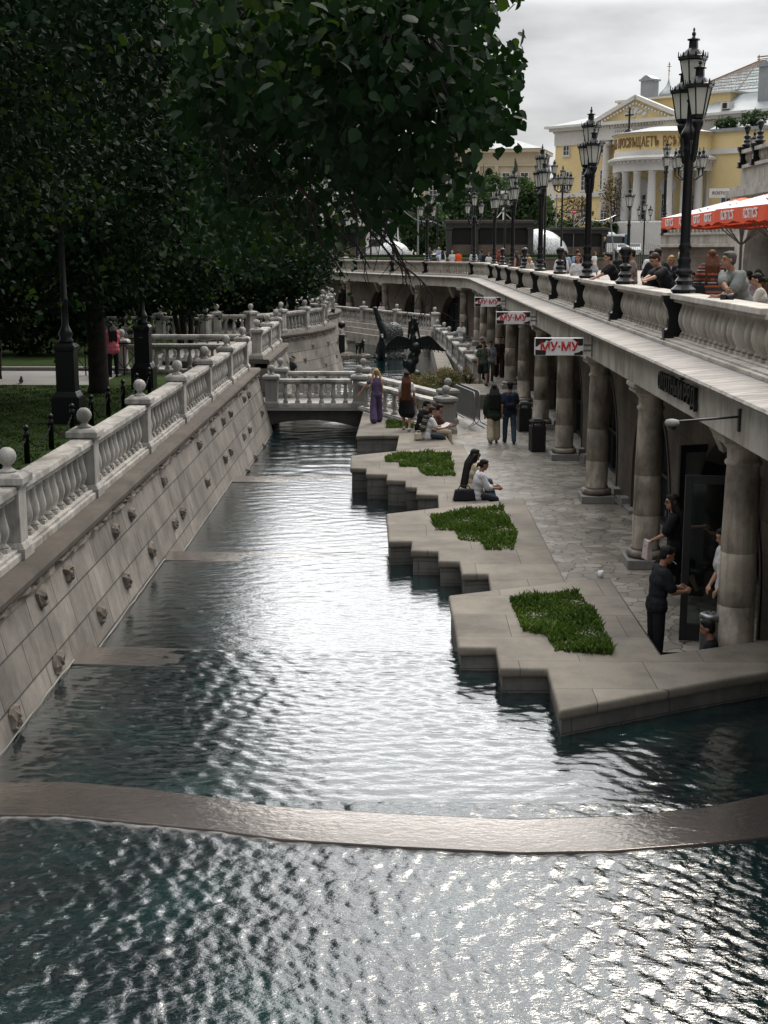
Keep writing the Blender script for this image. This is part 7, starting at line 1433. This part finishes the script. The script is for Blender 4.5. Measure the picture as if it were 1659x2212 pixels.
q = PY(997, 700, 70); person('man in a white T-shirt and jeans standing by the far corner column', (q.x, 70, 0), R(150), 1.74, (0, .02, 1), (((-.3, .4, -1), (.6, .6, .3)), ((.2, 0, -1), (0, .2, -1))), None, (.3, 0), None, (cloth((.42, .48, .48)), .7, .14, .022), ('trousers', cloth((.16, .22, .28))), hair=('short', 'brown'), vox=.02)
person('person in a white top behind the far pool balustrade', (-1.55, 91.5, .2), R(150), 1.72, (0, .1, 1), None, None, (.2, -.2), None, (WHT, .7, .12, .022), ('trousers', BLK), hair=('short', 'black'), vox=.024)
q = PY(627, 770, 55); person('child in a dark cap and vest standing at the foot of the round bastion', (q.x, 55.5, -.42), R(-55), 1.5, (0, .08, 1), (((-.2, -.1, -1), (0, .2, -1)), ((.3, .45, -1), (.1, .6, -1))), None, (0, -.3), None, (cloth((.035, .042, .055)), .5, .1, .03), ('trousers', cloth((.03, .04, .05))), hair=('short', 'blond'), hat=((.02, .022, .025), 'cap'), vox=.018)
# near entrance
def bagp(r, j): w = wpt(r, j['wr'][0]+V3((0, .06, -.14))); mb = MB(); mb.box((0, 0, 0), (.22, .10, .30), top=(.9, .5)); me = mb.mesh('paper_bag', cloth((.50, .42, .41))); fix(me, .01); o = put('paper_bag', me, None, w, r.rotation_euler.z+.4); tag(o, 'crumpled pinkish paper bag carried by the striding woman', 'bag')
q = P(1410, 1300, 0); person('woman in black shirt and skirt striding out of the door with a paper bag', (q.x+.35, q.y+.15, 0), R(78), 1.70, (0, .08, 1), (((-.25, .5, -1), (.1, .8, -.45)), ((.15, -.6, -.8), (.1, -.9, .1))), (((-.05, .5, -1), (0, .1, -1)), ((.05, -.45, -1), (0, -.55, -1))), (.1, -.1), None, (BLK, .8, .1, .03), ('skirt', cloth((.011, .011, .013)), .024), (.02, .02, .02), ('curly', 'dark'), vox=.011, extra=bagp, face=True, glasses=True)
q = PY(1385, 1225, 17.6)
def cig(r, j): o = MB(); o.tube([j['hp'](0, .10, -.055), j['hp'](.0, .17, -.075)], .005, 6); tag(put('cigarette', o.mesh('cigarette', M['white']), None, (0, 0, 0)), 'white cigarette in the mouth of the man in black', 'cigarette'); ob = bpy.data.objects[-1] if False else None
def cig(r, j):
    a, b_ = wpt(r, j['hp'](0, .10, -.055)), wpt(r, j['hp'](0, .17, -.08)); o = MB(); o.tube([V3((0, 0, 0)), b_-a], .005, 6); tag(o.build('cigarette', M['white'], loc=a), 'white cigarette in the mouth of the man in black', 'cigarette')
person('man in a black T-shirt smoking behind the nearest planter', (3.28, 16.95, 0), R(-78), 1.64, (0, .12, 1), (((-.25, .35, -1), (.6, .9, -.05)), ((.2, .3, -1), (-.4, .9, -.05))), None, (-.12, -.35), None, (BLK, .75, .14, .02), ('trousers', cloth((.012, .013, .016))), hair=('short', 'black'), skin=SKIN2, vox=.011, face=True, extra=cig)
person('person in a white T-shirt and black trousers half hidden by the nearest column', (4.36, 17.65, 0), R(100), 1.74, (0, .05, 1), (((-.15, .05, -1), (.3, .6, -.75)), ((.15, .05, -1), (-.3, .6, -.75))), None, (0, -.3), None, (WHT, .8, .14, .03), ('trousers', BLK), hair=('short', 'dark'), vox=.012)
q = PY(1557, 1395, 16.3); person('dark-haired person seen only by the head behind the planter end wall', (3.93, 16.52, 0), R(70), 1.60, (0, .05, 1), None, SIT(.1, -.02), (0, -.2), -.05, (BLK, .7, .12, .02), ('trousers', BLK), hair=('short', 'black'), skin=SKIN2, vox=.012)
person('person in dark clothes holding the glass door open from inside', (5.15, 19.9, 0), R(80), 1.72, (0, .06, 1), (((-.3, .7, -.8), (.0, 1, .15)), ((.2, .1, -1), (0, .3, -1))), None, (0, 0), None, (BLK, .5, .12, .02), ('trousers', BLK), hair=('short', 'black'), skin=SKIN2, vox=.015)
# park on the left
q = PY(241, 800, 40.5); PINK = cloth((.62, .16, .20))
person('girl in a pink shirt and black trousers standing behind the tree trunk', (-8.95, 41.2, 1.57), R(30), 1.66, (0, .1, 1), (((-.25, .5, -1), (.3, .9, -.2)), ((.2, .3, -1), (-.2, .9, -.2))), None, (.2, -.3), None, (PINK, 1.4, .3, .035), ('trousers', BLK), hair=('long', 'black'), vox=.016)
person('dark-haired girl in a pale top next to the girl in pink', (-8.55, 43.9, 1.57), R(60), 1.68, (0, .08, 1), None, None, (.2, -.3), None, (cloth((.5, .5, .55)), 1.2, .12, .022), ('trousers', BLK), hair=('long', 'dark'), vox=.018)
# ---- upper terrace, leaning on the rail
RZ = 3.65
def on_rail(x, y, dz=.99): return x, y, dz
def lean_arms(loc, rz, targets):
    o = []; c, s = math.cos(-rz), math.sin(-rz)
    for (x, y, z), hint in targets: dx, dy = x-loc[0], y-loc[1]; o.append(('to', (dx*c-dy*s, dx*s+dy*c, z-loc[2]), hint))
    return o
lc = (5.14, 20.9, RZ); rz_ = R(128)
def gearG(r, j):
    mb = MB(); s = j['s']; mb.tube([j['nb']+j['X']*.12*s+V3((0, 0, .03)), j['nb']+j['X']*.06*s+j['F']*.135*s-j['U']*.12*s, j['P0']+j['F']*.15*s-j['X']*.04*s+j['U']*.12*s], .02, 6); put('strap', mb.mesh('strap', BLK), r)
    mb = MB()
    for k_, (x, z, w, h) in enumerate(((-.07, .33, .012, .07), (-.03, .34, .012, .06), (.02, .33, .014, .08), (.06, .36, .012, .05), (-.05, .24, .02, .10), (.03, .22, .016, .13))): mb.box(j['P0']+j['U']*z*s+j['X']*x*s+j['F']*.128*s, (w*2, .004, h))
    put('shirt_print', mb.mesh('shirt_print', cloth((.36, .38, .38))), r)
person('grey-haired man in a grey T-shirt leaning with both arms on the terrace rail', lc, rz_, 1.76, (0, .52, 1), lean_arms(lc, rz_, (((4.72, 20.65, 4.70), (-.6, .2, -.6)), ((4.80, 20.15, 4.71), (1, -.2, -.2)))), None, (-.55, -.02), None, (GREYT, .75, .14, .024), ('trousers', NAVY), hair=('short', 'salt'), skin=SKIN2, vox=.010, face=True, extra=gearG, build=1.08)
r = empty('camera', (4.66, 19.95, 4.67), R(70), 'black camera with a round lens hood lying on the terrace rail', 'camera'); mb = MB(); mb.box((0, 0, .05), (.15, .08, .10)); me = mb.mesh('body', M['rubber']); fix(me, .012); put('body', me, r); mb = MB(); mb.smooth = True; mb.lathe([(.04, 0), (.045, .06), (.06, .12), (.055, .125), (.01, .06)], 16, (0, -.02, .055), Matrix.Rotation(PI/2, 4, 'X')); put('lens', mb.mesh('lens', M['rubber']), r)
lc = (5.12, 26.3, RZ); rz_ = R(104)
person('man in a black T-shirt bending over the rail to look at his phone', lc, rz_, 1.76, (0, .55, 1), lean_arms(lc, rz_, (((4.36, 25.6, 4.76), (-.3, 0, -1)), ((4.36, 25.75, 4.75), (.5, 0, -1)))), None, (.05, -.55), None, (BLK, .8, .12, .022), ('trousers', NAVY), hair=('short', 'brown'), vox=.011, face=True)
blockthing('phone', (4.25, 25.66, 4.80), R(104), (.075, .15, .010), M['rubber'], 'black phone in the hands of the man bending over the rail', 'phone', .003, R(30))
backpack(person('man in a black T-shirt with his back to the camera at the terrace rail', (5.25, 28.5, RZ), R(-12), 1.76, (0, .06, 1), (((-.35, .1, -1), (.0, .6, -.6)), ((.3, .05, -1), (0, .3, -1))), None, (-.2, -.1), None, (BLK, .8, .14, .026), ('trousers', BLK), hair=('short', 'black'), vox=.012, build=1.08), (.012, .014, .02), 'dark backpack on the back of the man in black at the rail')
lc = (5.2, 33.4, RZ); rz_ = R(96)
person('boy in a black T-shirt stretching his arms along the terrace rail', lc, rz_, 1.70, (0, .42, 1), lean_arms(lc, rz_, (((4.58, 33.3, 4.70), (-.4, 0, -1)), ((4.62, 33.7, 4.70), (.5, 0, -1)))), None, (.1, -.1), None, (BLK, .7, .12, .022), ('trousers', NAVY), hair=('short', 'black'), vox=.012, face=True)
person('white-haired person in black standing behind the tallest lamp', (5.75, 28.6, RZ), R(-55), 1.70, (0, .05, 1), None, None, (0, -.05), None, (BLK, 1.9, .14, .024), ('trousers', BLK), hair=('short', 'white'), vox=.013)
person('blond woman in a pale pink top standing beside the bending man', (6.7, 34.5, RZ), R(165), 1.60, (0, .08, 1), (((-.1, .4, -1), (.3, .8, .3)), ((.1, .4, -1), (-.3, .8, .3))), None, (.4, -.25), None, (cloth((.50, .40, .41)), 1.2, .12, .024), ('trousers', BLK), hair=('bob', 'blond'), vox=.014, face=True)
SHAWL = striped('striped_shawl', [(0, (.02, .02, .022)), (.3, (.32, .065, .02)), (.45, (.02, .018, .02)), (.62, (.38, .35, .32)), (.70, (.05, .02, .02)), (.85, (.25, .06, .025))], .24)
person('woman with long auburn hair in a striped orange and black shawl', (6.05, 27.0, RZ), R(-4), 1.72, (0, .03, 1), (((-.3, .15, -1), (.1, .5, -.7)), ((.3, .15, -1), (-.1, .5, -.7))), None, (0, -.05), None, (SHAWL, 1.6, .22, .05), ('trousers', cloth((.28, .31, .36)), .02), hair=('long', 'auburn'), vox=.013)
r = soft_bag('shoulder_bag', (5.72, 26.8, 4.48), R(20), (.36, .16, .26), BLK, 'black shoulder bag at the hip of the woman in the striped shawl', 'bag')
for lab, u, Y, rz_, H, tp, bt, hr, kw in (
    ('man in a white shirt walking away along the brown wall', 1408, 44, -12, 1.74, (WHT, .8, .14, .024), ('trousers', NAVY), ('short', 'black'), dict(legs=WALK)),
    ('youth in a black jacket facing the camera behind the ball-topped post', 1343, 38, 175, 1.74, (BLK, 1.9, .14, .024), ('trousers', BLK), ('short', 'black'), dict(face=True)),
    ('man in a tan shirt turned left behind the man with the backpack', 1369, 36, 80, 1.74, (cloth((.20, .17, .14)), .8, .14, .022), ('trousers', BLK), ('short', 'dark'), {}),
    ('woman in a white T-shirt and pale denim skirt strolling on the square', 1284, 84, -130, 1.66, (WHT, .6, .04, .02), ('skirt', cloth((.32, .34, .36)), .014), ('long', 'brown'), dict(legs=WALK)),
    ('woman with a reddish bob in a white top at the rail behind the second lamp', 1251, 38.6, 150, 1.62, (WHT, .7, .12, .022), ('trousers', JEAN), ('bob', 'auburn'), dict(face=True)),
    ('woman in a light blue T-shirt seen from behind on the terrace', 1221, 60, -5, 1.70, (LBLUE, .7, .06, .024), ('trousers', cloth((.12, .15, .2))), ('bob', 'brown'), {}),
    ('man in a pale blue shirt walking beside the woman in light blue', 1247, 61, -30, 1.74, (cloth((.26, .31, .40)), 1.2, .14, .022), ('trousers', JEAN), ('short', 'brown'), {}),
    ('woman in a loose white blouse behind the second ball-topped post', 1214, 47, 20, 1.66, (WHT, .9, .2, .03), ('trousers', BLK), ('long', 'dark'), {}),
    ('man holding a black camera up at the far part of the terrace rail', 1131, 61, 175, 1.76, (cloth((.42, .36, .33)), .7, .12, .022), ('trousers', BLK), ('short', 'dark'), dict(arms=(((-.3, .5, -.8), (.4, .6, .9)), ((.3, .5, -.8), (-.3, .6, .9))))),
    ('blond child beside the boy in the striped shirt', 1146, 53, 120, 1.45, (cloth((.35, .3, .25)), .7, .1, .02), ('trousers', JEAN), ('short', 'blond'), {}),
    ('woman with tan bare arms standing by the third ball-topped post', 1118, 58.5, 60, 1.66, (cloth((.06, .05, .045)), 0, .1, .02), ('trousers', BLK), ('long', 'brown'), {}),
    ('red-haired woman seen from behind near the far corner', 1078, 76, 0, 1.70, (cloth((.25, .10, .07)), .7, .1, .022), ('trousers', BLK), ('long', 'red'), {}),
    ('man in a blue-grey T-shirt with a rucksack near the far corner', 1041, 84, 50, 1.74, (cloth((.07, .10, .13)), .7, .12, .022), ('trousers', BLK), ('short', 'dark'), dict(pack=1)),
    ('woman in a white top beside the man with the rucksack at the corner', 1057, 82, 150, 1.58, (WHT, .6, .1, .02), ('trousers', JEAN), ('bob', 'brown'), {}),
    ('person in a pale shirt just behind the corner lamp', 1023, 90, -10, 1.72, (cloth((.50, .52, .55)), .9, .12, .022), ('trousers', JEAN), ('short', 'dark'), {}),
    ('man in a bright orange shirt at the far terrace rail', 990, 97, 0, 1.70, (cloth((.62, .09, .02)), .8, .12, .024), ('trousers', BLK), ('short', 'dark'), {}),
    ('white-haired person in a pale grey shirt next to the man in orange', 977, 97, 0, 1.68, (cloth((.48, .48, .48)), .8, .12, .024), ('trousers', BLK), ('short', 'grey'), {}),
    ('woman with long dark hair and a white shirt at the far rail', 956, 97, 20, 1.68, (WHT, 1.2, .12, .024), ('trousers', BLK), ('long', 'black'), {}),
    ('man in a black T-shirt with a rucksack before the left granite pavilion', 732, 113, 0, 1.76, (BLK, .7, .12, .022), ('trousers', BLK), ('short', 'brown'), dict(pack=1)),
    ('woman in a white top left of the man in black by the left pavilion', 708, 113, 0, 1.62, (WHT, .4, .1, .02), ('trousers', BLK), ('long', 'brown'), {}),
    ('woman in a black sleeveless top walking by the left pavilion', 781, 109, 40, 1.68, (BLK, 0, .1, .018), ('trousers', BLK), ('bun', 'brown'), {}),
    ('man in a black T-shirt standing on the raised wall before the coach', 1305, 121, -70, 1.76, (BLK, .7, .12, .022), ('shorts', cloth((.05, .05, .055))), ('short', 'blond'), dict(z=4.72)),
    ('person in a long dark coat under the leaning pole', 1330, 117, 100, 1.74, (BLK, 1.9, .4, .03), ('skirt', BLK), ('long', 'black'), {})):
    k_ = dict(kw); pk = k_.pop('pack', 0); z = k_.pop('z', RZ); X_ = PY(u, 540, Y).x
    rj = person(lab, (X_, Y, z), R(rz_), H, (0, .04, 1), k_.get('arms'), k_.get('legs'), (0, -.05), None, tp, bt, hair=hr, vox=.014 if Y < 50 else (.018 if Y < 70 else .024), face=k_.get('face', False), group='people on the terrace and square')
    if pk: backpack(rj, (.014, .015, .018), 'black rucksack of the %s' % ('man near the far corner' if Y < 100 else 'man by the left pavilion'))
    if 'camera up' in lab: blockthing('camera', wpt(rj[0], (rj[1]['wr'][0]+rj[1]['wr'][1])/2+V3((0, .1, .05))), R(175), (.26, .2, .16), M['rubber'], 'black camera lifted by a man at the far rail', 'camera', .02)
lc = (5.15, 54.8, RZ); rz_ = R(112); STRIPE = striped('striped_tshirt', [(0, (.55, .55, .54)), (.7, (.12, .14, .17))], .075)
person('fair-haired boy in a striped T-shirt leaning on the rail by the third lamp', lc, rz_, 1.62, (0, .5, 1), lean_arms(lc, rz_, (((4.6, 54.4, 4.70), (-.4, 0, -1)), ((4.6, 54.7, 4.70), (.5, 0, -1)))), None, (.1, -.3), None, (STRIPE, .8, .12, .022), ('trousers', JEAN), hair=('short', 'auburn'), vox=.014)
for u, Y, lab, tp, hr in ((928, 120.2, 'man in dark blue sitting on the low wall', (cloth((.05, .06, .08)), .8, .12, .022), ('short', 'dark')), (948, 120.2, 'woman in a light blue dress sitting on the low wall', (cloth((.33, .40, .55)), 1.2, .2, .03), ('bob', 'blond'))):
    X_ = PY(u, 540, Y).x; person(lab, (X_, Y, 4.25), R(180), 1.70, (0, .1, 1), (((-.15, .4, -1), (.3, 1, -.1)), ((.15, .4, -1), (-.3, 1, -.1))), SIT(.1, -.1), (0, -.2), .5, tp, ('skirt', cloth((.30, .38, .55)), .02) if 'woman' in lab else ('trousers', JEAN), hair=hr, vox=.024, group='people on the terrace and square')
# cafe guests under the parasols, tables and chairs
WOOD = plain('light_wood', (.33, .22, .12), .6)
def cafe_table(x, y, label):
    r = empty('cafe_table', (x, y, RZ), .3, label, 'table', 'cafe tables under the parasols'); me = MB().box((0, 0, .73), (.8, .8, .04)).mesh('table_top', WOOD); fix(me, .006); put('table_top', me, r)
    for sx_ in (-1, 1):
        for sy_ in (-1, 1): put('leg', MB().box((sx_*.34, sy_*.34, .355), (.06, .06, .71)).mesh('leg', WOOD), r)
    put('panel', MB().box((0, -.36, .45), (.62, .03, .5)).mesh('panel', WOOD), r)
def cafe_chair(x, y, rz, label):
    r = empty('cafe_chair', (x, y, RZ), rz, label, 'chair', 'cafe chairs under the parasols'); put('seat', MB().box((0, 0, .43), (.42, .42, .05)).mesh('seat', M['rubber']), r); put('backrest', MB().box((0, -.2, .68), (.4, .04, .36)).mesh('backrest', M['rubber']), r)
    for sx_ in (-1, 1):
        for sy_ in (-1, 1): put('leg', MB().box((sx_*.18, sy_*.18, .21), (.03, .03, .42)).mesh('leg', M['rubber']), r)
cafe_table(7.55, 27.3, 'light wood cafe table beside the man in grey'); cafe_table(6.9, 31.2, 'light wood cafe table behind the tallest lamp'); cafe_table(7.0, 24.5, 'light wood cafe table at the right edge of the terrace')
for u, Y, rz_, lab, tp, hr in ((1634, 28.2, 60, 'man in a pale pink shirt seated at a cafe table', (cloth((.46, .38, .40)), .9, .14, .024), ('short', 'black')), (1644, 30.6, 150, 'woman with a brown headscarf seated behind the man in pink', (cloth((.16, .09, .05)), 1.2, .14, .024), ('long', 'brown')), (1500, 33.0, 160, 'child in a green and white top eating at a cafe table', (cloth((.14, .20, .15)), .8, .12, .022), ('short', 'black')), (1656, 25.5, 75, 'woman in white with dark hair seated at the right edge', (cloth((.5, .47, .42)), 1.3, .14, .028), ('bun', 'black'))):
    X_ = PY(u, 540, Y).x; person(lab, (X_, Y, RZ), R(rz_), 1.68 if 'child' not in lab else 1.5, (0, .18, 1), (((-.15, .5, -1), (.3, .8, .5)), ((.15, .5, -1), (-.2, .9, .3))), SIT(.1, -.05), (0, -.25), .45, tp, ('trousers', BLK), hair=hr, vox=.014, group='cafe guests'); cafe_chair(X_, Y, R(rz_), 'black cafe chair under the %s' % ' '.join(lab.split()[:5]))
# a statue of a standing man far off
q = PY(1169, 480, 190); r = empty('monument', (q.x, 190, 4.7), 0, 'dark standing figure monument on a plinth beyond the square', 'monument'); put('plinth', MB().box((0, 0, 1.2), (2.2, 2.2, 2.4)).box((0, 0, 2.6), (1.7, 1.7, .6)).mesh('plinth', BG), r); mb = MB(); mb.cap((0, 0, 3.0), (0, 0, 4.7), .55, .42); mb.cap((0, 0, 4.7), (0, 0, 5.5), .5, .42); mb.cap((0, 0, 5.6), (0, 0, 5.9), .2, .2); mb.ball((0, 0, 6.15), .27, 10, 8); mb.cap((-.45, 0, 5.5), (-.5, -.1, 4.6), .16, .13); mb.cap((.45, 0, 5.5), (.5, .2, 4.7), .16, .13); remesh(put('figure', mb.mesh('figure', M['bronze']), r), .06)
# ---------------------------------------------------------------- bake the modelling modifiers into plain meshes
bpy.context.view_layer.update(); _dg = bpy.context.evaluated_depsgraph_get(); _new = []
for o in TOAPPLY: _new.append((o, bpy.data.meshes.new_from_object(o.evaluated_get(_dg))))
for o, me in _new: o.modifiers.clear(); o.data = me; me.shade_smooth()
